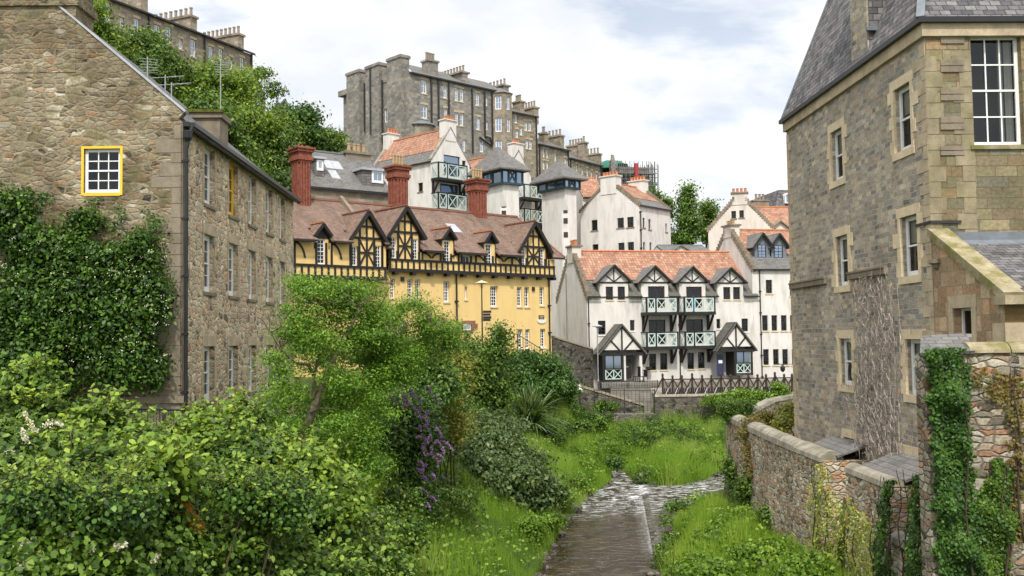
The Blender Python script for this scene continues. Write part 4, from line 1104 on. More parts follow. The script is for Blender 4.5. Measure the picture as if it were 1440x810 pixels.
    # cut the front slope into strips between gables (roof stops behind gable walls)
    def strip(F, x0, x1, ye, ze_, z_ridge, gl):
        cuts = sorted([(xc - hw, xc + hw, za) for (F2, xc, za, hw, zf, z_, kd) in gl if F2 is F])
        x = x0
        sl = (z_ridge - ze_) / (ridgeY - ye)
        for a, b, za in cuts:
            if a > x: m.slab([(x, ye, ze_), (a, ye, ze_), (a, ridgeY, z_ridge), (x, ridgeY, z_ridge)], 0.12)
            yy = ye + 1.3
            yy = max(yy, F.O.y + 0.9)
            m.slab([(a, yy, ze_ + sl * (yy - ye)), (b, yy, ze_ + sl * (yy - ye)), (b, ridgeY, z_ridge), (a, ridgeY, z_ridge)], 0.12)
            x = b
        return x, sl
    zL0 = zeL + 0.12; zR0 = zeR + 0.12
    x, sl = strip(Lg, XL, XJ2, PL - 0.5, zL0, zr, geo)
    if x < XJ2: m.slab([(x, PL - 0.5, zL0), (XJ2, PL - 0.5, zL0), (XJ2, ridgeY, zr), (x, ridgeY, zr)], 0.12)
    gg = [g_ for g_ in geo if not (g_[0] is Rg and g_[1] > xrid - 3.4 and g_[6] == 'big' and g_[1] > 15)]
    last = [g_ for g_ in geo if g_[0] is Rg and g_[6] == 'big'][-1]
    gR = [g_ for g_ in geo if g_ is not last]
    xa = last[1] - last[3]
    x, sl = strip(Rg, XJ2, XR, ye, zR0, zr, gR)
    m.slab([(x, ye, zR0), (xa, ye, zR0), (xa, ridgeY, zr), (x, ridgeY, zr)], 0.12)
    # behind the last gable and the hip end
    yy = ye + 1.6
    m.slab([(xa, yy, zR0 + sl * (yy - ye)), (XR - 0.2, yy, zR0 + sl * (yy - ye)), (xrid, ridgeY, zr), (xa, ridgeY, zr)], 0.12)
    m.slab([(XR + 0.75, ye, zR0), (XR + 0.75, D + 0.5, zR0), (xrid, ridgeY, zr)], 0.12)
    m.slab([(XR - 0.35, ye, zR0), (XR + 0.75, ye, zR0), (xrid, ridgeY, zr)], 0.1)
    m.slab([(XL, D + 0.5, zR0), (XR + 0.75, D + 0.5, zR0), (xrid, ridgeY, zr), (XL, ridgeY, zr)], 0.12)
    m.build('roof', M['redtile'], R_)
    m = MB(); m.beam((XL, ridgeY, zr + 0.05), (xrid, ridgeY, zr + 0.05), 0.22, 0.14); m.beam((xrid, ridgeY, zr + 0.02), (XR + 0.75, ye, zR0 + 0.03), 0.16, 0.1)
    m.build('ridge_tile', M['red_sandstone'], R_)
    m = MB(); m.beam((XJ2 + 0.4, ye - 0.03, zR0 - 0.12), (XR + 0.7, ye - 0.03, zR0 - 0.12), 0.1, 0.1); m.beam((XL, PL - 0.54, zL0 - 0.12), (last[1] * 0 + XJ2 - 0.2, PL - 0.54, zL0 - 0.12), 0.1, 0.1)
    # gutters must not cross the gable fronts: broken there
    # (built as short lengths below instead)
    m = MB()
    def gut(F, x0, x1, y, z):
        cuts = sorted([(xc - hw - 0.2, xc + hw + 0.2) for (F2, xc, za, hw, zf, z_, kd) in geo if F2 is F]); x = x0
        for a, b in cuts:
            if a > x + 0.1: m.beam((x, y, z), (a, y, z), 0.1, 0.1)
            x = b
        if x1 > x + 0.1: m.beam((x, y, z), (x1, y, z), 0.1, 0.1)
    gut(Lg, XL, XJ2, PL - 0.54, zL0 - 0.1); gut(Rg, XJ2 + 0.3, XR + 0.7, ye - 0.04, zR0 - 0.1)
    m.build('gutter', M['black'], R_)
    # stone skew between the two roofs
    xs = fr.hit(497, 272, 2.6)[0]
    m = MB(); m.beam((xs, 0.3, zr - 2.9), (xs, ridgeY + 0.1, zr + 0.3), 0.25, 0.3); m.build('skew_coping', M['sand_dark'], R_)
    # skylight
    p = fr.hit(638, 316, 2.0); y = 2.0
    zz = zR0 + sl * (y - ye)
    m = MB(); m.slab([(p[0] - 0.4, y - 0.55, zz - 0.55 * sl + 0.06), (p[0] + 0.4, y - 0.55, zz - 0.55 * sl + 0.06), (p[0] + 0.4, y + 0.45, zz + 0.45 * sl + 0.06), (p[0] - 0.4, y + 0.45, zz + 0.45 * sl + 0.06)], 0.05)
    m.build('skylight', M['lead_pale'], R_)
    # ---- tall brick chimneys
    for u0, u1, v0, v1, yc, npot in ((413.5, 444, 207, 278, 3.7, 0), (549, 582, 233, 292, 4.2, 4), (663, 692, 252, 312, 4.2, 4)):
        a = fr.hit((u0 + u1) / 2, v1, yc - 0.5); xw = fr.hit(u1, v1, yc - 0.5)[0] - fr.hit(u0, v1, yc - 0.5)[0]
        z1 = fr.hit((u0 + u1) / 2, v0, yc - 0.5)[2]; z0 = a[2] - 1.0; x = a[0]; w = xw / 2 * 0.5; dd = 0.5
        m = MB()
        m.box(x - w, x + w, yc - dd, yc + dd, z0, z1 - 1.0)
        for k in range(4):
            xx = x - w + (2 * w) * (k + 0.5) / 4
            m.box(xx - w * 0.13, xx + w * 0.13, yc - dd - 0.07, yc + dd + 0.07, z0, z1 - 1.0)
        for k in range(3):
            yy2 = yc - dd + 2 * dd * (k + 0.5) / 3
            m.box(x - w - 0.07, x + w + 0.07, yy2 - 0.1, yy2 + 0.1, z0, z1 - 1.0)
        for k, (o_, zz0, zz1) in enumerate(((0.08, z1 - 1.0, z1 - 0.85), (0.16, z1 - 0.85, z1 - 0.62), (0.09, z1 - 0.62, z1 - 0.3), (0.2, z1 - 0.3, z1 - 0.12), (0.28, z1 - 0.12, z1))):
            m.box(x - w - o_, x + w + o_, yc - dd - o_, yc + dd + o_, zz0, zz1)
        ch = m.build('chimney', M['brick_red'], R_)
        m = MB(); rr = random.Random(int(u0))
        for k in range(26):
            px = x + rr.uniform(-w - 0.2, w + 0.2); py = yc + rr.uniform(-dd - 0.2, dd + 0.2); r = rr.uniform(0.1, 0.22); m.lathe((px, py, z1 - 0.02), [(r, 0), (r * 0.8, r * 0.4), (r * 0.3, r * 0.65)], 6)
        m.build('moss_tuft', M['moss'], ch)
        if npot: pots(ch, [x - w + 2 * w * (k + 0.5) / npot for k in range(npot)], yc, z1, 0.85, 0.10, 'pot_buff')
    # ---- pipes, door, plaques
    for u, va, vb in ((641.8, 378, 470), (772, 392, 506), (419, 392, 470)):
        x, z1 = Fl.hit(u, va, -0.1); z0 = Fl.hit(u, vb, -0.1)[1]
        drainpipe(R_, [(x, -0.1, z0), (x, -0.1, z1)], 0.06)
    a, b, l, t = door
    m = MB(); Fl.box(m, a, b, l, t, 0.16, 0.22); dd = m.build('door', M['red_door'], R_)
    m = MB(); Fl.box(m, b - 0.18, b - 0.12, l + 1.0, l + 1.06, 0.10, 0.16); m.build('door_handle', M['lead_pale'], dd)
    a, b, l, t = Fl.rect(648, 667, 451, 470)
    m = MB(); Fl.box(m, a, b, l + 0.45, t, -0.14, -0.002)
    for i in range(4): Fl.box(m, a + 0.12 * (4 - i), b - 0.12 * (4 - i), l + 0.11 * i, l + 0.11 * (i + 1), -0.14 - 0.0, -0.002)
    Fl.box(m, a - 0.2, a + 0.0, t - 0.45, t - 0.2, -0.12, -0.002); Fl.box(m, b, b + 0.2, t - 0.45, t - 0.2, -0.12, -0.002)
    m.build('door_hood', M['red_sandstone'], R_)
    hf = Face(fr, (0, -0.145, 0), (1, 0, 0), (0, 1, 0)); make_window(hf, R_, hf.rect(651.5, 661, 456.5, 464.5), cols=3, rows=1, sash=False, rec=-0.06, fw=0.05, glass='sky_glass')
    a, b, l, t = Fl.rect(757.3, 764.6, 443.3, 448.8); m = MB(); Fl.box(m, a, b, l, t, -0.06, -0.002)
    pq = m.build('wall_plaque', M['plaque'], R_)
    m = MB()
    for k in range(3): Fl.box(m, a + 0.08, b - 0.08 - 0.04 * k, t - 0.12 - 0.1 * k, t - 0.09 - 0.1 * k, -0.066, -0.058)
    m.build('plaque_lettering', M['sand_pale'], pq)
    a, b, l, t = Fl.rect(755, 767.5, 449.4, 454.8); m = MB()
    pts = [(a + (b - a) * (0.5 - 0.5 * math.cos(math.pi * k / 8)), t - (t - l) * (math.sin(math.pi * k / 8) ** 0.6)) for k in range(9)]
    lo_ = [Fl.P(p[0], p[1], -0.002) for p in pts]; hi_ = [Fl.P(p[0], p[1], -0.06) for p in pts]
    m.face(hi_, 0, out=(0, -1, 0))
    for i in range(9): m.face([hi_[i], hi_[(i + 1) % 9], lo_[(i + 1) % 9], lo_[i]], 0)
    m.build('carved_panel', M['plaque_white'], R_)
    for u, v in ((565.5, 392.3), (749.5, 406.3)):
        x, z = Fl.hit(u, v); m = MB(); Fl.box(m, x - 0.12, x + 0.12, z - 0.14, z + 0.14, -0.1, -0.002); m.build('wall_vent', M['black'], R_)
    return fr, XR, Fl
YH, YH_XR, YH_F = yellow_house()

# ============================================================ white row with four dormers
def lattice(m, F, a, b, l, t, n, w=0.09, d0=-0.05, d1=0.0):
    F.bar(m, (a, l + w / 2), (b, l + w / 2), w, d0, d1); F.bar(m, (a, t - w / 2), (b, t - w / 2), w, d0, d1)
    for i in range(n + 1):
        x = a + (b - a) * i / n; x = min(max(x, a + w / 2), b - w / 2)
        F.bar(m, (x, l + w), (x, t - w), w, d0, d1)
    for i in range(n):
        x0 = a + (b - a) * i / n + w / 2; x1 = a + (b - a) * (i + 1) / n - w / 2
        F.bar(m, (x0, l + w), (x1, t - w), w * 0.8, d0 + 0.01, d1 - 0.005); F.bar(m, (x0, t - w), (x1, l + w), w * 0.8, d0 + 0.012, d1 - 0.007)

def balcony(parent, F, u0, u1, vt, vb, depth=1.25, panels=True, blue=False, vbr=None, white='rail_paint', rail2=True):
    """timber balcony bracketed off the wall; pixels give its front face"""
    G_ = Face(F.fr, F.O - F.N * depth, F.T, F.N)
    a, b, l, t = G_.rect(u0, u1, vt, vb)
    m = MB(); w = b - a
    G_.box(m, a - 0.05, b + 0.05, l - 0.28, l - 0.02, -0.04, depth - 0.004)
    for x in (a + 0.02, a + w * 0.30, b - 0.02): G_.box(m, x - 0.07, x + 0.07, l - 0.02, t + 0.06, 0.0, 0.12)
    G_.bar(m, (a, t + 0.02), (b, t + 0.02), 0.09, -0.03, 0.12)
    for x in (a, b): m.beam(G_.P(x, t + 0.02, 0.1), G_.P(x, t + 0.02, depth), 0.09, 0.09)
    zb = (G_.hit((u0 + u1) / 2, vbr)[1] if vbr else l - 1.6)
    for x in (a + 0.12, b - 0.12):
        G_.box(m, x - 0.09, x + 0.09, zb, l - 0.28, depth - 0.2, depth - 0.003)
        m.beam(G_.P(x, zb + 0.1, depth - 0.15), G_.P(x, l - 0.3, 0.12), 0.14, 0.16, up=G_.T)
    bo = m.build('balcony', M['timber'], parent)
    if blue:
        m = MB(); G_.box(m, a + w * 0.30 - 0.075, a + w * 0.30 + 0.075, l, t + 0.1, -0.01, 0.13); m.build('blue_post', M['blue_paint'], bo)
    m = MB()
    lattice(m, G_, a + 0.1, a + w * 0.30 - 0.08, l + 0.02, t - 0.06, 1, 0.075, 0.0, 0.05)
    lattice(m, G_, a + w * 0.30 + 0.08, b - 0.1, l + 0.02, t - 0.06, 2, 0.075, 0.0, 0.05)
    m.build('railing', M[white], bo)
    # side railings
    m = MB()
    for x in (a, b):
        S = Face(F.fr, G_.P(x, 0, 0.12), F.N, F.T); lattice(m, S, 0, depth - 0.15, l + 0.02, t - 0.06, 1, 0.075, 0.0, 0.04)
    m.build('side_railing', M[white], bo)
    return bo

A_ROW = 14.0
def white_row():
    fr = frame(826, 470, 82.0, A_ROW, 4.0)
    R_ = root('white_row_house', fr, 'long white house with orange pantile roof, four slate dormers and green lattice balconies', 'house')
    F = Face(fr, (0, 0, 0), (1, 0, 0), (0, 1, 0)); Lf = Face(fr, (0, 0, 0), (0, 1, 0), (1, 0, 0))
    XR = F.hit(1066, 450)[0]; D = 8.6
    ze = (F.hit(830, 414)[1] + F.hit(950, 414.3)[1] + F.hit(1060, 414.5)[1]) / 3
    yr = D / 2; zr = fr.hit(910, 356.5, yr)[2]
    sl = (zr - ze) / yr
    zl = -1.0
    B = dict(cols=2, rows=2, fm='frame_black', fw=0.07, bw=0.03, rec=0.12, sill='white_paint', curtain='none')
    Wd = dict(cols=2, rows=1, fm='frame_brown', fw=0.08, rec=0.10, sash=False, curtain='none')
    # dormer windows cut wall + dormer front (dormer front is flush with the facade)
    dorm = [((867.4, 373.5), (838, 888), 398.3), ((924.8, 374.8), (896.5, 944), 398.3), ((978.2, 375.7), (950.5, 996), 398.3), ((1031.3, 377.2), (1003.8, 1049), 399)]
    for q in ((852, 862.2, 403, 421.5), (868.7, 879, 403, 421.5), (1017.2, 1027.2, 403.6, 421), (1031, 1041, 403.6, 421)): F.win(*q, **{**B, 'sill': 'sand_pale'})
    for q in ((911.5, 935, 402.5, 433), (965.2, 987.3, 403, 433)): F.win(*q, **Wd)
    for q in ((841, 851.7, 451, 470.6), (886, 892.3, 450, 465), (1007.6, 1013, 448.5, 462), (1043, 1052, 448, 466)): F.win(*q, **B)
    for q in ((912.5, 936, 449.5, 484), (965.2, 989, 449, 483)): F.win(*q, **{**Wd, 'fm': 'frame_black'})
    for q in ((913, 922.8, 497.6, 520.5), (928.4, 938.5, 496.8, 520), (966.8, 976, 496, 519), (981.6, 991, 495.2, 518)): F.win(*q, **{**B, 'sill': 'sand_pale'})
    m = MB()
    poly = [(0, zl), (0, ze)]; dg = []
    for ap, (u0, u1), vf in dorm:
        xc, za = F.hit(*ap); x0 = F.hit(u0, 390)[0]; x1 = F.hit(u1, 390)[0]; hw = (x1 - x0) / 2 * 0.80; xc = (x0 + x1) / 2
        zf = F.hit((u0 + u1) / 2, vf)[1]; ov = (x1 - x0) / 2; s_ = (za - zf) / ov
        zw = za - hw * s_ - 0.05
        poly += [(xc - hw, ze), (xc - hw, zw), (xc, za - 0.1), (xc + hw, zw), (xc + hw, ze)]
        dg.append((xc, za, hw, ov, s_, zf, zw))
    poly += [(XR, ze), (XR, zl)]
    F.wall(m, poly, rec=0.12)
    for xc, za, hw, ov, s_, zf, zw in dg:
        yb = (za - ze) / sl
        for s in (-1, 1):
            yk = (zw - ze) / sl
            m.face([F.P(xc + s * hw, ze, 0), F.P(xc + s * hw, zw, 0), F.P(xc + s * hw, zw, yk)], 0, out=F.T * s)
    g0 = [(0, zl), (0, ze), (yr, zr), (D, ze), (D, zl)]
    Lf.wall(m, g0, mat=0)
    m.face([(XR, 0, zl), (XR, D, zl), (XR, D, ze), (XR, yr, zr), (XR, 0, ze)], 0, out=(1, 0, 0))
    m.face([(0, D, zl), (XR, D, zl), (XR, D, ze), (0, D, ze)], 0, out=(0, 1, 0))
    m.build('wall', M['white'], R_); F.windows(R_)
    m = MB(); F.box(m, 0, XR, zl, F.hit(950, 534)[1], -0.035, -0.002); m.build('plinth', M['white_b'], R_)
    # roof: slate apron strips between dormers, pantiles above
    kb = 0.30                                                  # share of the slope that is slate
    zk = ze + (zr - ze) * kb; yk = yr * kb
    m = MB(); m2 = MB(); x = 0.05; e = 0.25
    for i in range(5):
        x1 = dg[i][0] - dg[i][2] if i < 4 else XR
        m.slab([(x, -e, ze - e * sl + 0.1), (x1, -e, ze - e * sl + 0.1), (x1, yk, zk + 0.1), (x, yk, zk + 0.1)], 0.1)
        if i < 4:
            yb = (dg[i][6] - ze) / sl
            x = dg[i][0] + dg[i][2]
        m.mark()
    m.split('slate_apron', M['slate_moss'], R_)
    m2.slab([(0.05, yk, zk + 0.16), (XR, yk, zk + 0.16), (XR, yr, zr + 0.16), (0.05, yr, zr + 0.16)], 0.1)
    m2.slab([(0.05, D + e, ze - e * sl + 0.1), (XR, D + e, ze - e * sl + 0.1), (XR, yr, zr + 0.1), (0.05, yr, zr + 0.1)], 0.1)
    m2.build('roof', M['pantile'], R_)
    m = MB(); k = int(XR / 0.35)
    for i in range(k):
        x = 0.1 + (XR - 0.2) * i / k; m.tube((x, yr, zr + 0.17), (x + XR / k * 0.96, yr, zr + 0.2), 0.11, n=6)
    m.build('ridge_tile', M['terracotta'], R_)
    # crow steps of the near gable, coping of the far one, left chimney
    m = MB(); n = 13
    crowsteps(m, Lf, (yr - 0.4, zr + 0.15), (-0.15, ze - 0.1), n, d0=-0.06, d1=0.30); crowsteps(m, Lf, (yr + 0.4, zr + 0.15), (D + 0.15, ze - 0.1), n, d0=-0.06, d1=0.30)
    m.build('crow_steps', M['sand_dark'], R_)
    ch = chimney(R_, -0.07, 0.75, yr - 0.75, yr + 0.75, zr - 0.9, zr + 0.62, 'white_b', 'sand_dark', 0.14, 0.12)
    pots(ch, [yr - 0.5, yr - 0.15, yr + 0.2, yr + 0.55], 0.33, zr + 0.62, 0.5, 0.15, 'terracotta', axis='y')
    # dormers
    for i, (xc, za, hw, ov, s_, zf, zw) in enumerate(dg):
        d = MB(); e = 0.3
        for s in (-1, 1):
            F.bar(d, (xc + s * ov, za - ov * s_), (xc, za + 0.0), 0.16, -e - 0.04, -e + 0.03)
        zt = zf + 0.06; 
        F.bar(d, (xc - ov * 0.82, zt), (xc + ov * 0.82, zt), 0.12, -0.05, 0.0)
        for s in (-1, 0, 1): F.bar(d, (xc, zt + 0.06), (xc + s * ov * 0.42, za - 0.22 - abs(s) * ov * 0.42 * s_), 0.09, -0.04 - 0.004 * s, 0.0)
        do = d.build('dormer_timber', M['timber'], R_)
        r = MB(); dep = (za + 0.1 - ze) / sl + 0.1
        for s in (-1, 1):
            b_ = (za + 0.09 - ov * s_ - ze) / sl
            r.slab([F.P(xc, za + 0.09, -e), F.P(xc + s * (ov + 0.05), za + 0.09 - (ov + 0.05) * s_, -e), F.P(xc + s * (ov + 0.05), za + 0.09 - (ov + 0.05) * s_, b_ + 0.25), F.P(xc, za + 0.09, dep + 0.25)], 0.07)
        r.build('dormer_roof', M['slate_far'], do)
    # gutter and pipes
    m = MB(); x = -0.05
    for i in range(5):
        x1 = dg[i][0] - dg[i][2] if i < 4 else XR + 0.1
        m.beam((x, -0.3, ze - 0.2), (x1, -0.3, ze - 0.2), 0.1, 0.1); x = dg[i][0] + dg[i][2] if i < 4 else 0
    F.bar(m, (dg[0][0] - dg[0][2], ze - 0.18), (dg[0][0] + dg[0][2], ze - 0.18), 0.07, -0.08, -0.01)
    m.build('gutter', M['black'], R_)
    for u, va, vb in ((827.5, 418, 492), (954.5, 418, 533), (1068, 380, 530)):
        x, z1 = F.hit(u, va, -0.1); z0 = F.hit(u, vb, -0.1)[1]; drainpipe(R_, [(x, -0.1, z0), (x, -0.1, z1)], 0.05)
    # end wall pipe
    y, z1 = Lf.hit(797, 385); z0 = Lf.hit(797, 480)[1]
    m = MB(); m.tube((-0.08, y, z0), (-0.08, y, z1), 0.04); m.build('vent_pipe', M['sand_dark'], R_)
    # balconies
    balcony(R_, F, 909.3, 953, 418.5, 438.5, vbr=466)
    balcony(R_, F, 909.8, 953.7, 467.5, 487, vbr=512)
    balcony(R_, F, 962.5, 1005.5, 417.8, 438, blue=True, vbr=464)
    balcony(R_, F, 964, 1006, 466.8, 486, vbr=510)
    # gabled porches
    for (ap, uf, vf, dr, wn, lt, vg) in (((873.6, 457), (841, 908), 497.8, (881, 891, 500.5, 532.5), (851, 874.5, 500.8, 518), (851, 874.5, 519, 533.5), 535), ((1032, 454.3), (1007.2, 1063), 492.8, (1012, 1021, 498, 529), (1035.6, 1056, 495.3, 509.8), (1035.6, 1056, 511, 524.5), 528)):
        dep = 1.7
        P = Face(fr, (0, -dep, 0), (1, 0, 0), (0, 1, 0))
        x0 = P.hit(uf[0], vf)[0]; x1 = P.hit(uf[1], vf)[0]; xc, za = P.hit(*ap); xc = (x0 + x1) / 2; zf = (P.hit(uf[0], vf)[1] + P.hit(uf[1], vf)[1]) / 2; hw = (x1 - x0) / 2
        s_ = (za - zf) / hw; zg = P.hit(xc * 0 + (uf[0] + uf[1]) / 2, vg)[1]
        hi = hw * 0.86
        m = MB()
        m.face([P.P(xc - hi, za - hi * s_), P.P(xc + hi, za - hi * s_), P.P(xc, za - 0.05)], 0, out=(0, -1, 0))
        gable_ = m
        xa, xb, l, t = P.rect(*wn); la, lb, ll, lt_ = P.rect(*lt)
        pw = MB()
        P.box(m, xb + 0.12, xb + 0.34, zg, zf, -0.002, 0.25); P.box(m, x1 - 0.55, x1 - 0.32, zg, zf, 0.0, dep)
        po = m.build('porch', M['white'], R_)
        t_ = MB()
        for s in (-1, 1): P.bar(t_, (xc + s * hw, zf), (xc, za), 0.22, -0.12, -0.03); P.bar(t_, (xc, zf + 0.1), (xc + s * hw * 0.48, zf + (za - zf) * 0.48), 0.12, -0.05, -0.004)
        P.bar(t_, (xc, zf + 0.1), (xc, za - 0.1), 0.13, -0.055, -0.004); P.bar(t_, (xc - hw * 0.92, zf), (xc + hw * 0.92, zf), 0.2, -0.07, 0.08)
        for xx in (xa - 0.14, xb + 0.06): P.box(t_, xx - 0.09, xx + 0.09, zg, zf, -0.05, 0.12)
        P.box(t_, xa - 0.05, xb + 0.0, l - 0.08, l, -0.04, 0.1); P.box(t_, xa - 0.05, xb, ll - 0.12, ll, -0.04, 0.1)
        P.box(t_, xa - 0.14, xa - 0.02, zg, zf, 0.12, dep)
        t_.build('porch_timber', M['timber'], po)
        r = MB()
        for s in (-1, 1): r.slab([P.P(xc, za + 0.1, -0.2), P.P(xc + s * (hw + 0.1), za + 0.1 - (hw + 0.1) * s_, -0.2), P.P(xc + s * (hw + 0.1), za + 0.1 - (hw + 0.1) * s_, dep), P.P(xc, za + 0.1, dep)], 0.1)
        r.build('porch_roof', M['slate_moss'], po)
        w_ = MB(); P.box(w_, xa, xb, l, t, 0.06, 0.1); xm = (xa + xb) / 2
        w_.build('porch_pane', M['sky_glass'], po)
        w_ = MB(); 
        for xx in (xa, xm, xb - 0.05): P.box(w_, xx, xx + 0.05, l, t, 0.0, 0.06)
        w_.build('porch_window_frame', M['black'], po)
        w_ = MB(); lattice(w_, P, xa, xb, ll, lt_, 2, 0.075, 0.0, 0.05); P.box(w_, xa, xb, ll, lt_, 0.09, 0.12, 0) if False else None
        w_.build('lattice_panel', M['rail_paint'] if True else M['white_paint'], po)
        w_ = MB(); P.box(w_, xa, xb, ll - 0.1, lt_, 0.12, 0.16); w_.build('back_board', M['timber'], po)
        xa2, xb2, l2, t2 = P.rect(*dr)
        dm = MB(); P.box(dm, xa2, xb2, l2, t2, 0.45, 0.52); do = dm.build('door', M['timber'] if dr[0] < 1000 else M['navy'], po)
        if dr[0] > 1000:
            q = MB(); P.box(q, xa2 + 0.12, xb2 - 0.12, (l2 + t2) / 2 + 0.15, (l2 + t2) / 2 + 0.4, 0.43, 0.448); q.build('door_notice', M['white_paint'], do)
        else:
            q = MB(); P.box(q, xa2 + 0.1, xa2 + 0.32, (l2 + t2) / 2, (l2 + t2) / 2 + 0.06, 0.43, 0.448); q.build('letter_slot', M['galv'], do)
    return fr, F, XR, D, ze
WR, WR_F, WR_X, WR_D, WR_ZE = white_row()

# ============================================================ generic harled house
def harled(name, label, fr, W_, D, ze, zr, axis='x', walls='white', roof='pantile', wins=(), swins=(), lwins=(), slate_band=0.0, steps=(), stepmat='sand_dark', zl=-6.0, eave=0.2, group=None, wk=None, front_rec=0.12, nst=12):
    """ridge along x (axis x) or along y; wins = front pixel rects, swins = right face, lwins = left face"""
    R_ = root(name, fr, label, 'house', group)
    Ff, Lf, Rf, Bf = quad_faces(fr, W_, D)
    K = dict(cols=2, rows=2, fm='frame_black', fw=0.07, bw=0.03, rec=0.12, sill='sand_dark', sillw=0.1, curtain='none')
    if wk: K.update(wk)
    for q in wins: Ff.win(*q[:4], **{**K, **(q[4] if len(q) > 4 else {})})
    for q in swins: Rf.win(*q[:4], **{**K, **(q[4] if len(q) > 4 else {})})
    for q in lwins: Lf.win(*q[:4], **{**K, **(q[4] if len(q) > 4 else {})})
    m = MB()
    if axis == 'x':
        flat = lambda F_, n: F_.wall(m, [(0, zl), (0, ze), (n, ze), (n, zl)], rec=front_rec)
        flat(Ff, W_); flat(Bf, W_)
        for F_ in (Lf, Rf): F_.wall(m, [(0, zl), (0, ze), (D / 2, zr), (D, ze), (D, zl)], rec=front_rec)
    else:
        for F_ in (Lf, Rf): F_.wall(m, [(0, zl), (0, ze), (D, ze), (D, zl)], rec=front_rec)
        for F_ in (Ff, Bf): F_.wall(m, [(0, zl), (0, ze), (W_ / 2, zr), (W_, ze), (W_, zl)], rec=front_rec)
    m.build('wall', M[walls], R_)
    for F_ in (Ff, Lf, Rf): F_.windows(R_)
    hw = (D if axis == 'x' else W_) / 2; L_ = W_ if axis == 'x' else D; sl = (zr - ze) / hw
    P = (lambda a, c, z: (a, c, z)) if axis == 'x' else (lambda a, c, z: (c, a, z))
    m = MB(); m2 = MB()
    for s in (0, 1):
        q = lambda c: c if s == 0 else 2 * hw - c
        c1 = hw * slate_band
        if slate_band: m2.slab([P(0.02, q(-eave), ze - eave * sl + 0.09), P(L_ - 0.02, q(-eave), ze - eave * sl + 0.09), P(L_ - 0.02, q(c1), ze + c1 * sl + 0.09), P(0.02, q(c1), ze + c1 * sl + 0.09)], 0.08)
        c0 = c1 if slate_band else -eave
        m.slab([P(0.02, q(c0), ze + c0 * sl + 0.14), P(L_ - 0.02, q(c0), ze + c0 * sl + 0.14), P(L_ - 0.02, hw, zr + 0.14), P(0.02, hw, zr + 0.14)], 0.1)
    m.build('roof', M[roof], R_)
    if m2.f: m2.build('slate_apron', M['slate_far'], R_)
    m = MB(); m.beam(P(0.1, hw, zr + 0.17), P(L_ - 0.1, hw, zr + 0.17), 0.2, 0.12); m.build('ridge_tile', M['terracotta' if roof == 'pantile' else 'lead'], R_)
    m = MB()
    for s in (-1, 1):
        y = hw + s * (hw + eave); m.beam(P(0, y, ze - eave * sl), P(L_, y, ze - eave * sl), 0.1, 0.1)
    m.build('gutter', M['black'], R_)
    if steps:
        m = MB()
        for key in steps:
            F_ = {'F': Ff, 'L': Lf, 'R': Rf, 'B': Bf}[key]
            if nst:
                crowsteps(m, F_, (hw - 0.5, zr + 0.05), (-0.12, ze - 0.05), nst, d0=-0.05, d1=0.32); crowsteps(m, F_, (hw + 0.5, zr + 0.05), (2 * hw + 0.12, ze - 0.05), nst, d0=-0.05, d1=0.32)
            else:
                for s in (-1, 1): m.slab([F_.P(hw, zr + 0.28, -0.05), F_.P(hw + s * (hw + 0.1), ze + 0.2 - 0.1 * sl, -0.05), F_.P(hw + s * (hw + 0.1), ze + 0.2 - 0.1 * sl, 0.35), F_.P(hw, zr + 0.28, 0.35)], 0.14)
        m.build('crow_steps' if nst else 'skew_coping', M[stepmat], R_)
    return R_, Ff, Lf, Rf, Bf

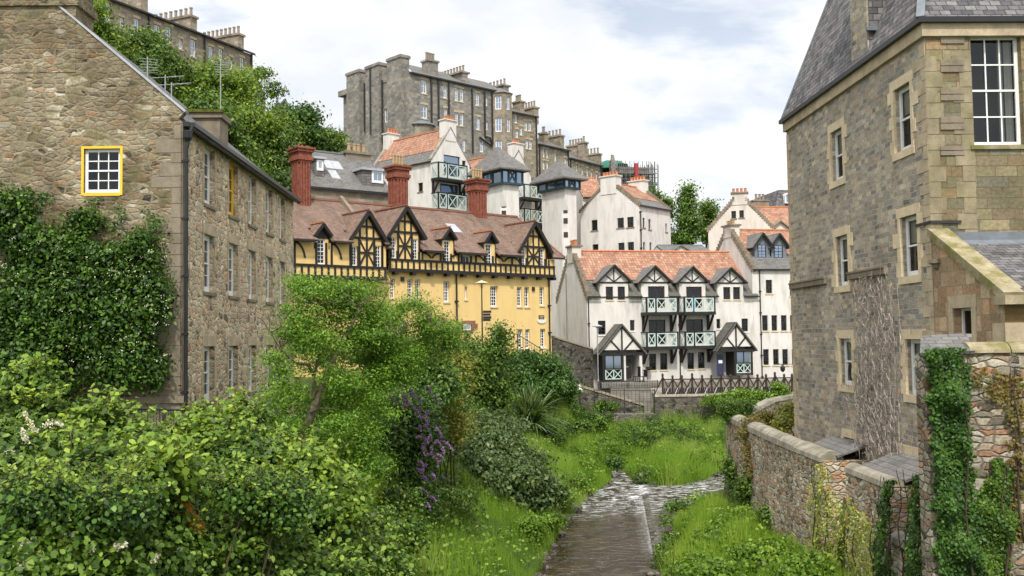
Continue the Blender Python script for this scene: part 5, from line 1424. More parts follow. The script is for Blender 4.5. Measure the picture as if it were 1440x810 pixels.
def village():
    # --- house joined to the right of the row (two blue dormers)
    fr = frame(1060, 470, 82.0 + 3.6, A_ROW, 4.0)
    F = Face(fr, (0, 0, 0), (1, 0, 0), (0, 1, 0))
    # stands slightly higher; its left gable shows above the row
    ze = F.hit(1090, 377)[1]; D = 9.0; zr = fr.hit(1060, 325.5, D / 2)[2]
    wn = [(1077, 1086, 393.5, 412.4), (1110.5, 1119, 394.5, 416)] + [(u, u + 8, 443.3, 465) for u in (1071.8, 1085, 1098.4, 1111.2)] + [(u, u + 8, 491, 513.2) for u in (1073.3, 1087.3, 1100.3, 1113.6)]
    R_, Ff, Lf, Rf, Bf = harled('gabled_white_house', 'white crow-stepped house with two blue-grey dormers, joined to the long white row', fr, 12.0, D, ze, zr, wins=wn, slate_band=0.34, steps=('L',), nst=14, wk={'sill': 'sand_pale'})
    a = fr.hit(1013.5, 312, D / 2); 
    ch = chimney(R_, -0.05, 0.8, D / 2 - 0.8, D / 2 + 0.8, zr - 0.6, zr + 0.55, 'white_b', 'sand_dark', 0.14, 0.14)
    pots(ch, [D / 2 - 0.5, D / 2 - 0.17, D / 2 + 0.17, D / 2 + 0.5], 0.35, zr + 0.55, 0.42, 0.14, 'pot_buff', axis='y')
    sl = (zr - ze) / (D / 2)
    for ua, va, (w0, w1, wv0, wv1) in ((1073.5, 328.5, (1065.5, 1077, 344, 362.5)), (1097.6, 329.3, (1088.5, 1100.5, 344.8, 363))):
        yd = 1.1; Df = Face(fr, (0, yd, 0), (1, 0, 0), (0, 1, 0))
        xc, za = Df.hit(ua, va); a_, b_, l_, t_ = Df.rect(w0, w1, wv0, wv1); xc = (a_ + b_) / 2 + 0.05; hw = 0.72; zw = t_ + 0.05
        m = MB(); zb = ze + yd * sl
        m.face([Df.P(xc - hw, zb), Df.P(xc + hw, zb), Df.P(xc + hw, zw), Df.P(xc, za - 0.05), Df.P(xc - hw, zw)], 0, out=(0, -1, 0))
        for s in (-1, 1): m.face([Df.P(xc + s * hw, zb), Df.P(xc + s * hw, zw), Df.P(xc + s * hw, zw, (zw - zb) / sl)], 0, out=(s, 0, 0))
        d_ = m.build('dormer', M['lead'], R_)
        make_window(Df, d_, (a_, b_, l_, t_), cols=2, rows=2, fm='frame_black', rec=-0.05, glass='sky_glass', sill='lead_pale')
        r = MB(); e = 0.3; ov = 1.05; s_ = (za - zw) / hw
        for s in (-1, 1): r.slab([Df.P(xc, za + 0.1, -e), Df.P(xc + s * ov, za + 0.1 - ov * s_, -e), Df.P(xc + s * ov, za + 0.1 - ov * s_, 1.6), Df.P(xc, za + 0.1, (za + 0.2 - zb) / sl)], 0.07)
        r.build('dormer_roof', M['slate_far'], d_)
        b = MB()
        for s in (-1, 1): Df.bar(b, (xc + s * ov, za - ov * s_), (xc, za), 0.16, -e - 0.05, -e + 0.03)
        b.build('barge_board', M['timber'], d_)
    # --- gabled house higher up behind it
    p = at(1041, 300, 98.0)
    fr = frame(996, 330, 98.0, -14, 6.0)
    Ff = Face(fr, (0, 0, 0), (1, 0, 0), (0, 1, 0))
    W_ = Ff.hit(1087, 318)[0]; ze = Ff.hit(996, 323)[1]; zr = Ff.hit(1040, 278)[1]
    R_, Ff, Lf, Rf, Bf = harled('crow_stepped_house', 'white house end with stepped gable, two small attic windows and four red pots', fr, W_, 11, ze, zr, axis='y', walls='white_b', wins=[(1028.5, 1035, 296.7, 307), (1039.7, 1046, 295.7, 306)], steps=('F',), nst=14, wk={'sill': 'sand_dark'})
    ch = chimney(R_, W_ / 2 - 0.75, W_ / 2 + 0.75, -0.05, 0.8, zr - 0.7, zr + 0.55, 'white_b', 'sand_dark', 0.14, 0.1)
    pots(ch, [W_ / 2 + k * 0.38 for k in (-1.5, -0.5, 0.5, 1.5)], 0.35, zr + 0.55, 0.42, 0.13, 'chute_red' if False else 'terracotta')
    # --- red roofed wing between it and the tall stone house
    fr = frame(1062, 330, 104.0, 8, 6.0)
    Ff = Face(fr, (0, 0, 0), (1, 0, 0), (0, 1, 0))
    ze = Ff.hit(1090, 322)[1]; zr = fr.hit(1090, 293, 4.0)[2]
    R_, Ff, Lf, Rf, Bf = harled('red_roof_house', 'house with broad orange pantile roof and rounded gable dormer, partly behind stepped gable', fr, 14, 8, ze, zr, walls='white_b', nst=0)
    xc, za = Ff.hit(1095.6, 312); m = MB(); m.face([Ff.P(xc - 1.0, ze - 0.6, -0.2), Ff.P(xc + 1.0, ze - 0.6, -0.2), Ff.P(xc + 1.0, ze + 0.1, -0.2), Ff.P(xc, za, -0.2), Ff.P(xc - 1.0, ze + 0.1, -0.2)], 0, out=(0, -1, 0)); d_ = m.build('dormer', M['white_b'], R_)
    r = MB(); s_ = (za - ze) / 1.0
    for s in (-1, 1): r.slab([Ff.P(xc, za + 0.15, -0.5), Ff.P(xc + s * 1.4, za + 0.15 - 1.4 * s_, -0.5), Ff.P(xc + s * 1.4, za + 0.15 - 1.4 * s_, 1.5), Ff.P(xc, za + 0.15, 1.5)], 0.12)
    r.build('dormer_roof', M['sand_dark'], d_)
    q = fr.hit(1070.5, 290, 4.0)
    ch = chimney(R_, q[0] - 0.9, q[0] + 0.9, 4, 5, zr - 1, q[2] + 0.7, 'sand_dark', 'sand_dark')
    pots(ch, [q[0] + k * 0.4 for k in (-1, 0, 1)], 4.4, q[2] + 0.7, 0.7, 0.14, 'pot_grey')
    # --- dark mansard far right
    fr = frame(1090, 292, 112.0, 8, 8.0); Ff = Face(fr, (0, 0, 0), (1, 0, 0), (0, 1, 0))
    zb = Ff.hit(1095, 292)[1]; zt = Ff.hit(1105, 265.5)[1]; x1 = Ff.hit(1099, 270)[0]
    R_ = root('mansard_house', fr, 'dark steep mansard roof with a white arched window beside the tall stone house', 'house')
    m = MB(); m.box(0.2, 12, 0.2, 9, -6, zb); m.build('wall', M['white_b'], R_)
    m = MB(); m.hexa([(0, 0, zb), (12.2, 0, zb), (12.2, 9, zb), (0, 9, zb), (x1, x1, zt), (12, x1, zt), (12, 8, zt), (x1, 8, zt)]); m.build('roof', M['slate_purple'], R_)
    a_, b_, l_, t_ = Ff.rect(1103.5, 1109.5, 271, 286); m = MB()
    m.box(a_, b_, -0.15, 0.5, l_, t_ - 0.3); m.tube(((a_ + b_) / 2, -0.15, t_ - 0.3), ((a_ + b_) / 2, 1.2, t_ - 0.3), (b_ - a_) / 2, n=14)
    w = m.build('arched_window', M['white_paint'], R_)
    m = MB(); m.box(a_ + 0.12, b_ - 0.12, -0.17, 0, l_ + 0.12, t_ - 0.32); m.tube(((a_ + b_) / 2, -0.17, t_ - 0.3), ((a_ + b_) / 2, 0, t_ - 0.3), (b_ - a_) / 2 - 0.12, n=14); m.build('pane', M['sky_glass'], w)
    # --- low slate roofs between the white houses
    fr = frame(935, 352, 92.0, 10, 6.0); Ff = Face(fr, (0, 0, 0), (1, 0, 0), (0, 1, 0))
    ze = Ff.hit(950, 357)[1]; zr = fr.hit(960, 347.5, 2.5)[2]
    W_ = Ff.hit(1003, 355)[0]
    R_, Ff, Lf, Rf, Bf = harled('slate_cottage', 'low cottage of which only the mossy slate roof shows behind the long pantile roof', fr, W_, 5, ze, zr, roof='slate_far', nst=0)
    xc, za = Ff.hit(957, 345.8); m = MB(); m.face([Ff.P(xc - 1.2, ze, -0.1), Ff.P(xc + 1.2, ze, -0.1), Ff.P(xc, za, -0.1)], 0, out=(0, -1, 0)); d_ = m.build('dormer', M['white_b'], R_)
    r = MB(); s_ = (za - ze) / 1.2
    for s in (-1, 1): r.slab([Ff.P(xc, za + 0.1, -0.3), Ff.P(xc + s * 1.5, za + 0.1 - 1.5 * s_, -0.3), Ff.P(xc + s * 1.5, za + 0.1 - 1.5 * s_, 2), Ff.P(xc, za + 0.1, 2.4)], 0.1)
    r.build('dormer_roof', M['slate_far'], d_)
    # --- crow-stepped white house behind the row
    ang = 50.0                                  # gable face runs right and nearer; the long side recedes
    Yc = 98.0
    c = at(899, 320, Yc)
    fr0 = Frame((c.x, c.y), rad(ang), 6.0)
    # gable face lies on local y (left face of a box whose front is the long side): origin at the near corner
    Gf = Face(fr0, (0, 0, 0), (0, 1, 0), (1, 0, 0)); Sf = Face(fr0, (0, 0, 0), (1, 0, 0), (0, 1, 0))
    D = Gf.hit(816.5, 320)[0]; W_ = Sf.hit(943, 320)[0]
    ze = (Sf.hit(899, 291)[1] + Gf.hit(816, 293)[1]) / 2; zr = Gf.hit(856, 258)[1]
    gk = {'sill': 'sand_dark', 'cols': 3}
    R_, Ff, Lf, Rf, Bf = harled('corner_white_house', 'white crow-stepped house seen on its corner, orange roof and two chimneys, scaffolding behind', fr0, W_, D, ze, zr, roof='pantile',
        wins=[(903.8, 906.9, 306.3, 320), (912, 915.2, 308.3, 322.5), (935.8, 938.2, 314.3, 326), (904.5, 907.5, 340.5, 354), (913.5, 916.5, 341, 355)],
        lwins=[(831.7, 840.2, 309.3, 324), (868, 877.3, 306.4, 320.4), (881.8, 891, 305, 319.5), (833, 841.5, 343.5, 356), (869.3, 878.2, 341.3, 355), (882.6, 891.5, 340.3, 354.5)],
        slate_band=0.3, steps=('L', 'R'), nst=15)
    yr = D / 2
    ch = chimney(R_, -0.06, 0.9, yr - 0.95, yr + 0.95, zr - 1.1, Gf.hit(855, 247)[1], 'white', 'white_b', 0.12, 0.1)
    zc = Gf.hit(855, 247)[1]
    pots(ch, [yr + k * 0.42 for k in (-1.8, -0.9, 0, 0.9, 1.8)], 0.4, zc, 0.42, 0.16, 'terracotta', axis='y')
    ch = chimney(R_, W_ - 0.9, W_ + 0.06, yr - 0.95, yr + 0.95, zr - 1.1, zr + 0.9, 'white', 'white_b', 0.12, 0.1)
    pots(ch, [yr + k * 0.42 for k in (-1.8, -0.9, 0, 0.9, 1.8)], W_ - 0.45, zr + 0.9, 0.42, 0.16, 'terracotta', axis='y')
    x, z1 = Sf.hit(901.5, 298, -0.08); drainpipe(R_, [(0.15, -0.1, z1 - 9), (0.15, -0.1, z1)], 0.06)
    # small red roof peeping over its shoulder
    fr = frame(819, 270, 103, 12, 7.0); Ff = Face(fr, (0, 0, 0), (1, 0, 0), (0, 1, 0))
    ze = Ff.hit(830, 277)[1]; zr = fr.hit(830, 252.5, 3.5)[2]; W_ = Ff.hit(852, 265)[0]
    harled('pantile_house', 'sliver of pantile roof between the slate capped tower and the corner gable', fr, W_, 7, ze, zr, nst=0)
    # --- stair towers with pyramid slate roofs
    def tower(lbl, uc, ul, ur, Y, ang, apex, eave_c, glz, wc, small):
        """uc corner pixel, ul/ur outer edges; faces left (seen dim) and right"""
        c = at(uc, glz[1], Y); fr = Frame((c.x, c.y), rad(ang), 6.0)
        S = Face(fr, (0, 0, 0), (1, 0, 0), (0, 1, 0)); Lq = Face(fr, (0, 0, 0), (0, 1, 0), (1, 0, 0))
        W_ = S.hit(ur, glz[1])[0]; D = Lq.hit(ul, glz[1])[0]
        zg0 = S.hit(uc, glz[1])[1]; zg1 = S.hit(uc, glz[0])[1]
        R_ = root('stair_tower', fr, lbl, 'tower', 'slate capped stair towers')
        ins = 0.35
        m = MB(); ch_ = 0.5
        # chamfered shaft
        zt = zg0; zl = -8; c1 = ins + ch_; w1 = W_ - ins; d1 = D - ins; zc_ = zt - 1.0; zd = zt - 2.3
        m.face([(c1, ins, zl), (w1, ins, zl), (w1, ins, zt), (ins, ins, zt), (ins, ins, zc_), (c1, ins, zd)], 0, out=(0, -1, 0))
        m.face([(ins, c1, zl), (ins, d1, zl), (ins, d1, zt), (ins, ins, zt), (ins, ins, zc_), (ins, c1, zd)], 0, out=(-1, 0, 0))
        m.face([(c1, ins, zl), (ins, c1, zl), (ins, c1, zd), (c1, ins, zd)], 0, out=(-1, -1, 0)); m.face([(c1, ins, zd), (ins, c1, zd), (ins, ins, zc_)], 0, out=(-1, -1, -1))
        m.face([(w1, ins, zl), (w1, d1, zl), (w1, d1, zt), (w1, ins, zt)], 0, out=(1, 0, 0)); m.face([(ins, d1, zl), (w1, d1, zl), (w1, d1, zt), (ins, d1, zt)], 0, out=(0, 1, 0))
        m.build('wall', M['white'], R_)
        m = MB(); m.box(0.1, W_ - 0.1, 0.1, D - 0.1, zg0 + 0.02, zg1); g_ = m.build('glazing', M['sky_glass'], R_)
        m = MB()
        m.box(0, W_, 0, D, zg0 - 0.1, zg0 + 0.1); m.box(0, W_, 0, D, zg1 - 0.12, zg1 + 0.06)
        for i in range(4):
            for F_, n_ in ((S, W_), (Lq, D)):
                x = n_ * i / 3; F_.box(m, min(max(x - 0.08, 0), n_ - 0.16), min(max(x - 0.08, 0), n_ - 0.16) + 0.16, zg0, zg1, 0.0, 0.12)
        S.bar(m, (W_ / 3, zg0 + 0.1), (W_ * 2 / 3, zg1 - 0.1), 0.12, 0.02, 0.1); S.bar(m, (W_ / 3, zg1 - 0.1), (W_ * 2 / 3, zg0 + 0.1), 0.12, 0.03, 0.1)
        m.build('window_frame', M['dark_teal'], g_)
        o = 0.55; za = fr.hit(apex[0], apex[1], D / 2)[2]; zz = zg1 + 0.0
        m = MB(); cs = [(-o, -o, zz - 0.15), (W_ + o, -o, zz - 0.15), (W_ + o, D + o, zz - 0.15), (-o, D + o, zz - 0.15)]; ap = (W_ / 2, D / 2, za)
        for i in range(4): m.face([cs[i], cs[(i + 1) % 4], ap], 0, out=((cs[i][0] + cs[(i + 1) % 4][0]) / 2 - W_ / 2, (cs[i][1] + cs[(i + 1) % 4][1]) / 2 - D / 2, 1))
        m.face(cs, 0, out=(0, 0, -1)); 
        for i in range(4): a_, b_ = Vector(cs[i]), Vector(cs[(i + 1) % 4]); m.face([a_, b_, b_ - Vector((0, 0, 0.14)), a_ - Vector((0, 0, 0.14))], 0)
        m.face([Vector(c_) - Vector((0, 0, 0.14)) for c_ in cs], 0, out=(0, 0, -1))
        m.build('roof', M['slate_far'], R_)
        m = MB(); d45 = Vector((1, -1, 0)).normalized()
        for (u, v) in small:
            if isinstance(u, str): continue
            q = fr.hitx(u, v, 0) if False else None
            z = fr.hit(u, v, 0.6)[2]; cpt = Vector((ins + ch_ / 2, ins + ch_ / 2, z)); nn = Vector((-1, -1, 0)).normalized()
            m.fbox(cpt - nn * 0 + nn * 0.02 - Vector((0, 0, z)), d45, -nn, -0.22, 0.22, -0.0, 0.1, z - 0.28, z + 0.28)
        if m.f: m.build('window', M['frame_black'], R_)
        return R_, fr, W_, D
    tower('square white stair tower with grey slate cap between the two balconied gables', 706, 664.5, 736.5, 96.0, 36, (690, 204.5), 232, (234, 256.5), 0, [(706.5, 288), (706.5, 300)])
    tower('square white stair tower with grey slate cap beside the white crow-stepped corner house', 793.8, 755, 817, 99.0, 38, (782.5, 224), 247, (247.5, 263), 0, [(794, 296), (794, 310.5), (794, 330)])
    # --- two balconied white gables
    def balconied(lbl, uc, Yc, ang, foot_r, apex, v_eave, ridge_far, vr_far, Wmax, bals, doors, swins, rwin, potn):
        c = at(uc, v_eave + 30, Yc); fr = Frame((c.x, c.y), rad(ang), 6.0)
        G_ = Face(fr, (0, 0, 0), (1, 0, 0), (0, 1, 0))      # gable = front
        Lq = Face(fr, (0, 0, 0), (0, 1, 0), (1, 0, 0))      # long side on the left
        xa, zr = G_.hit(*apex)
        ze = G_.hit(uc, v_eave)[1]
        W_ = 2 * xa
        D = Lq.hit(ridge_far, vr_far)[0] if ridge_far else 12
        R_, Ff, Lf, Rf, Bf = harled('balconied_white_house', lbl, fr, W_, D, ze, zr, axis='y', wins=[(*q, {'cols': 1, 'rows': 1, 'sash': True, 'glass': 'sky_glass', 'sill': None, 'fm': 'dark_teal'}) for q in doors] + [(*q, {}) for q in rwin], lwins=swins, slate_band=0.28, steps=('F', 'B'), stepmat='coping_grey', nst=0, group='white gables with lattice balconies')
        ch = chimney(R_, xa - 0.75, xa + 0.75, -0.05, 0.85, zr - 1.2, zr + 1.0, 'white', 'white_b', 0.12, 0.1)
        pots(ch, [xa + k * 0.36 for k in range(-potn // 2 + 1, potn // 2 + 1)], 0.4, zr + 1.0, 0.4, 0.15, 'terracotta')
        ch = chimney(R_, xa - 0.75, xa + 0.75, D - 0.85, D + 0.05, zr - 1.2, zr + 1.0, 'white', 'white_b', 0.12, 0.1)
        pots(ch, [xa + k * 0.36 for k in range(-potn // 2 + 1, potn // 2 + 1)], D - 0.4, zr + 1.0, 0.55, 0.15, 'terracotta')
        for q in bals: balcony(R_, G_, *q, depth=1.1)
        return fr
    balconied('white gable with orange roof and two pale green balconies above the brick chimneys', 607, 98.0, 46, 664, (633.5, 182), 224, 520, 225, 0,
              [(617, 657, 231, 251.5), (617, 657, 273, 294.5)], [(624, 647, 219, 248), (619, 645, 259, 291)], [(588, 594.5, 257, 269.5)], [(650, 655, 226, 235.5), (651, 655.7, 265.7, 277)], 4)  # doors drawn wider to put the recess's shade behind the rails
    balconied('narrow white gable with two pale green balconies between the slate capped towers', 712, 106.0, 46, 753, (729, 214), 243, None, 0, 0,
              [(737.5, 764, 261, 278), (738, 765, 295, 312.5)], [(722, 727, 252, 264)], [], [], 3)
village()

# ============================================================ slate house behind the yellow one
def slate_house():
    fr = frame(455, 262, 74.0, 36, 8.0)
    Ff = Face(fr, (0, 0, 0), (1, 0, 0), (0, 1, 0))
    W_ = Ff.hit(551, 276)[0]; ze = (Ff.hit(458, 259)[1] + Ff.hit(545, 275)[1]) / 2
    zr = fr.hit(450, 216, 3.8)[2]
    fr2 = Frame((fr.o - fr.X * 6).to_2d(), fr.a, 8.0); Ff = Face(fr2, (0, 0, 0), (1, 0, 0), (0, 1, 0))
    R_, Ff, Lf, Rf, Bf = harled('slate_roof_house', 'stone house with grey slate roof and white box dormers behind the yellow house', fr2, W_ + 6, 7.6, ze, zr, walls='terrace', roof='slate_far', nst=0, zl=-6)
    sl = (zr - ze) / 3.8
    for u0, u1, v0, v1, wq, yd in ((443, 455.8, 221, 256, (445, 454.5, 225, 240), 0.9), (521, 540, 238, 270, (522.5, 538.5, 240, 257.5), 0.4)):
        Df = Face(fr2, (0, yd, 0), (1, 0, 0), (0, 1, 0)); a, b, l, t = Df.rect(u0, u1, v0, v1)
        if u0 > 500: a = b - 1.9
        m = MB(); dep = (t - ze) / sl - yd + 0.3
        Df.box(m, a, b, ze + yd * sl - 0.3, t - 0.15, 0.0, dep); d_ = m.build('dormer', M['slate_far'], R_)
        m = MB(); Df.box(m, a - 0.15, b + 0.15, t - 0.15, t + 0.03, -0.2, dep); m.build('dormer_roof', M['white_paint'] if False else M['lead_pale'], d_)
        make_window(Df, d_, Df.rect(*wq), cols=2, rows=1, sash=False, fw=0.16, rec=-0.06, glass='sky_glass')
    for u, v in ((462, 240), (474, 243), (470, 252)):
        y = 2.4 if v < 245 else 1.3; p = fr2.hit(u, v, y); zz = ze + y * sl + 0.16
        m = MB(); m.slab([(p[0] - 0.35, y - 0.45, zz - 0.45 * sl), (p[0] + 0.35, y - 0.45, zz - 0.45 * sl), (p[0] + 0.35, y + 0.45, zz + 0.45 * sl), (p[0] - 0.35, y + 0.45, zz + 0.45 * sl)], 0.06); m.build('skylight', M['lead_pale'], R_)
    a = fr2.hit(482, 225, 4.0)[0]; b = fr2.hit(517, 225, 4.0)[0]; z1 = fr2.hit(500, 215, 4.0)[2]
    ch = chimney(R_, a, b, 3.4, 4.4, zr - 1.5, z1, 'sand_dark', 'sand_dark', 0.2, 0.12)
    pots(ch, [a + 0.5, a + 1.0, b - 0.9, b - 0.4], 3.9, z1, 0.7, 0.15, 'pot_buff')
slate_house()

# ============================================================ tall grey tenement on the hill
def tenement():
    fr = frame(575, 140, 132.0, 43.4, 14.0)
    Ff, Lf = Face(fr, (0, 0, 0), (1, 0, 0), (0, 1, 0)), Face(fr, (0, 0, 0), (0, 1, 0), (1, 0, 0))
    R_ = root('tenement', fr, 'tall grey stone tenement with stepped chimney stacks on the skyline, four storeys and bay windows', 'apartment building')
    XR = Ff.hit(716, 150)[0]; D = Lf.hit(483, 150)[0]
    ze = (Ff.hit(576, 103)[1] + Ff.hit(640, 116.5)[1] + Ff.hit(697, 129)[1]) / 3
    K = dict(cols=2, rows=1, fw=0.13, bw=0.07, glass='sky_glass', rec=0.15, curtain='none')
    r1 = [(592.6, 600.3, 112.5, 131.5), (623, 628.6, 119, 137.8), (639.2, 644.3, 123, 141.7), (646.5, 651.8, 125, 143), (668.6, 674, 131, 148.5)]
    r2 = [(592.6, 601, 147.4, 166.6), (624, 628.8, 152, 168.5), (639.6, 644.5, 158, 176), (646.8, 652, 159, 177), (669.6, 675, 164.4, 182.3)]
    for q in r1 + r2 + [(674.6, 680, 197, 214), (650, 655, 196, 213)]: Ff.win(*q, **K)
    for q in ((682.7, 686, 136, 149), (683, 686.3, 170, 183)): Ff.win(*q, **{**K, 'cols': 1})
    for q in ((517.3, 521.6, 129.3, 141), (530, 535.7, 127, 139.6), (520.4, 524.6, 160, 174.3), (529, 534, 156, 173), (540.3, 545.3, 152.8, 172), (529, 534.5, 183, 200)): Lf.win(*q, **K)
    m = MB()
    Ff.wall(m, [(0, -10), (0, ze), (XR, ze), (XR, -10)], rec=0.15)
    Lf.wall(m, [(0, -10), (0, ze + 0.6), (D, ze - 0.2), (D, -10)], rec=0.15)
    m.face([(XR, 0, -10), (XR, D, -10), (XR, D, ze), (XR, 0, ze)], 0, out=(1, 0, 0)); m.face([(0, D, -10), (XR, D, -10), (XR, D, ze), (0, D, ze)], 0, out=(0, 1, 0))
    m.build('wall', M['tenement'], R_)
    Ff.windows(R_); Lf.windows(R_)
    # lintel bands (paler stone) over paired windows
    m = MB()
    for q in r1 + r2:
        a, b, l, t = Ff.rect(*q); Ff.box(m, a - 0.15, b + 0.15, t + 0.01, t + 0.32, -0.03, 0.04); m.mark(); Ff.box(m, a - 0.1, b + 0.1, l - 0.16, l - 0.01, -0.06, 0.04); m.mark()
    m.split('margin_stone', M['sandstone'], R_)
    # roof
    m = MB(); rz = fr.hit(620, 101, 5.0)[2]; rz = max(rz, ze + 1.8)
    m.slab([(0.2, -0.2, ze + 0.05), (XR, -0.2, ze + 0.05), (XR, 5, rz), (3.0, 5, rz)], 0.1)
    m.slab([(0.2, D, ze + 0.05), (XR, D, ze + 0.05), (XR, 5, rz), (3.0, 5, rz)], 0.1)
    m.slab([(0.2, -0.2, ze + 0.05), (0.2, D, ze + 0.05), (3.0, 5, rz)], 0.1)
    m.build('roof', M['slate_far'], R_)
    m = MB(); m.beam((0.1, -0.3, ze + 0.02), (XR, -0.3, ze + 0.02), 0.22, 0.2); m.build('gutter', M['black'], R_)
    m = MB(); m.beam((0.2, -0.2, ze + 0.12), (3.0, 5, rz + 0.08), 0.3, 0.1); m.build('hip_flashing', M['lead_pale'], R_)
    # projecting flues on the left face
    for ur, ul, vt in ((491.5, 509.5, 100.6), (518.5, 537.3, 91), (548.7, 568, 80)):
        a, z1 = Lf.hit(ur, vt); b, _ = Lf.hit(ul, vt); a, b = min(a, b), max(a, b); z1 = Lf.hit((ur + ul) / 2, vt)[1]
        m = MB(); m.box(-0.55, 0.9, a, b, -9, z1); m.box(-0.68, 1.05, a - 0.13, b + 0.13, z1 - 0.45, z1 - 0.1)
        m.build('chimney', M['tenement'], R_)
    m = MB(); z1 = Lf.hit(485, 131)[1]; m.box(-0.6, 0.2, Lf.hit(493, 130)[0], D + 0.5, z1 - 0.5, z1 + 0.3)
    for ua, ub, v in ((509, 518, 112.5), (537, 549, 102.6)):
        a, z = Lf.hit(ua, v); b, _ = Lf.hit(ub, v); m.box(-0.08, 0.5, min(a, b), max(a, b), z - 1.5, z)
    m.build('parapet', M['tenement'], R_)
    # long wall chimneys with rows of pots (running back from the front)
    for (uf, vf0, w, ln, hh, np_) in ((609, 84, 1.4, 1.4, 0, 4), (654, 100, 1.0, 7.5, 0, 11), (712, 118.5, 1.0, 8.5, 0, 11)):
        yb = 1.6 if np_ == 4 else 1.2
        x, _, z1 = fr.hit(uf, vf0, yb)
        m = MB(); m.box(x - w / 2 - (0.2 if np_ == 4 else 0), x + w / 2 + (0.2 if np_ == 4 else 0), yb, yb + ln, ze - 1, z1); m.box(x - w / 2 - 0.35, x + w / 2 + 0.35, yb - 0.15, yb + ln + 0.15, z1 - 0.3, z1 - 0.05)
        ch = m.build('chimney', M['tenement'], R_)
        if np_ == 4: pots(ch, [x - 0.6, x - 0.2, x + 0.2, x + 0.6], yb + 0.7, z1, 1.1, 0.17, 'pot_grey')
        else: pots(ch, [yb + 0.4 + (ln - 0.8) * i / (np_ - 1) for i in range(np_)], x, z1, 0.95, 0.17, 'pot_grey', axis='y')
    # bay
    x0 = Ff.hit(692, 180)[0]; x1 = Ff.hit(718, 180)[0]; bd = 1.5
    zt = ze - 0.3
    pl = [(x0, 0), (x0 + 1.1, -bd), (x1 - 1.1, -bd), (x1, 0)]
    m = MB(); bp = None
    for i in range(3):
        p, q = Vector((*pl[i], 0)), Vector((*pl[i + 1], 0)); T = (q - p).normalized(); N = Vector((-T.y, T.x, 0)); Fb = Face(fr, p, T, N); n_ = (q - p).length
        for v0, v1 in ((138, 157), (168.5, 188), (200, 217)):
            zc0 = Ff.hit(705, v0)[1]; zc1 = Ff.hit(705, v1)[1]
            if n_ > 3:
                for f_ in (0.1, 0.56): Fb.winr(n_ * f_, n_ * (f_ + 0.3), zc1, zc0, **K)
            elif n_ > 1.2: Fb.winr(n_ * 0.25, n_ * 0.75, zc1, zc0, **K)
        Fb.wall(m, [(0, -10), (0, zt), (n_, zt), (n_, -10)], rec=0.15)
        if i == 0: faces = []
        faces.append(Fb)
    m.face([(*p, zt) for p in pl], 0, out=(0, 0, 1)); b_ = m.build('bay', M['terrace'], R_)
    for Fb in faces:
        for r, k in Fb.wins: make_window(Fb, b_, r, **k)
    m = MB(); m.hexa([(x0 - 0.2, 0, zt), (x0 + 1.0, -bd - 0.2, zt), (x1 - 1.0, -bd - 0.2, zt), (x1 + 0.2, 0, zt), (x0 + 1, 0.6, zt + 1.0), (x0 + 1.5, 0, zt + 1.0), (x1 - 1.5, 0, zt + 1.0), (x1 - 1, 0.6, zt + 1.0)]); m.build('bay_roof', M['slate_far'], b_)
    # little turret roof at the corner, low down
    p = Ff.hit(593, 163)
    # pipes
    for u, v0, v1 in ((606.5, 108, 178), (616.5, 111, 176), (631, 116, 160), (664, 125, 215), (681.5, 129, 192), (692, 131, 203)):
        x, z1 = Ff.hit(u, v0, -0.15); z0 = Ff.hit(u, v1, -0.15)[1]; m = MB(); m.tube((x, -0.15, z0), (x, -0.15, z1), 0.13, n=6); m.build('drainpipe', M['black'], R_)
    for u, v0, v1 in ((512.5, 117, 185), (516, 117, 190), (525.3, 96, 190), (537.6, 113, 200)):
        y, z1 = Lf.hit(u, v0, -0.15); z0 = Lf.hit(u, v1, -0.15)[1]; m = MB(); m.tube((-0.2 if u != 525.3 else -0.75, y, z0), (-0.2 if u != 525.3 else -0.75, y, z1), 0.12, n=6); m.build('drainpipe', M['black'], R_)
    for q in (((682, 192), (689, 194), (692, 203)), ((674, 193), (692, 206))):
        m = MB(); pts = [Ff.P(*Ff.hit(*k, -0.15), -0.2) for k in q]; m.path(pts, [0.12] * len(pts), 6); m.build('drainpipe', M['black'], R_)
    # round stair turret with lead cap at the foot of the corner
    x, z1 = Ff.hit(592, 171.5, 0.4)
    m = MB(); m.lathe((x, 0.4, z1 - 8), [(1.7, 0), (1.7, 7.4)], 16); t_ = m.build('stair_turret', M['terrace'], R_)
    m = MB(); m.lathe((x, 0.4, z1 - 0.62), [(2.0, 0), (1.95, 0.15), (1.0, 0.6), (0.1, 0.9)], 16); m.build('lead_cap', M['lead'], t_)
    return fr, XR, ze
TN, TN_X, TN_Z = tenement()

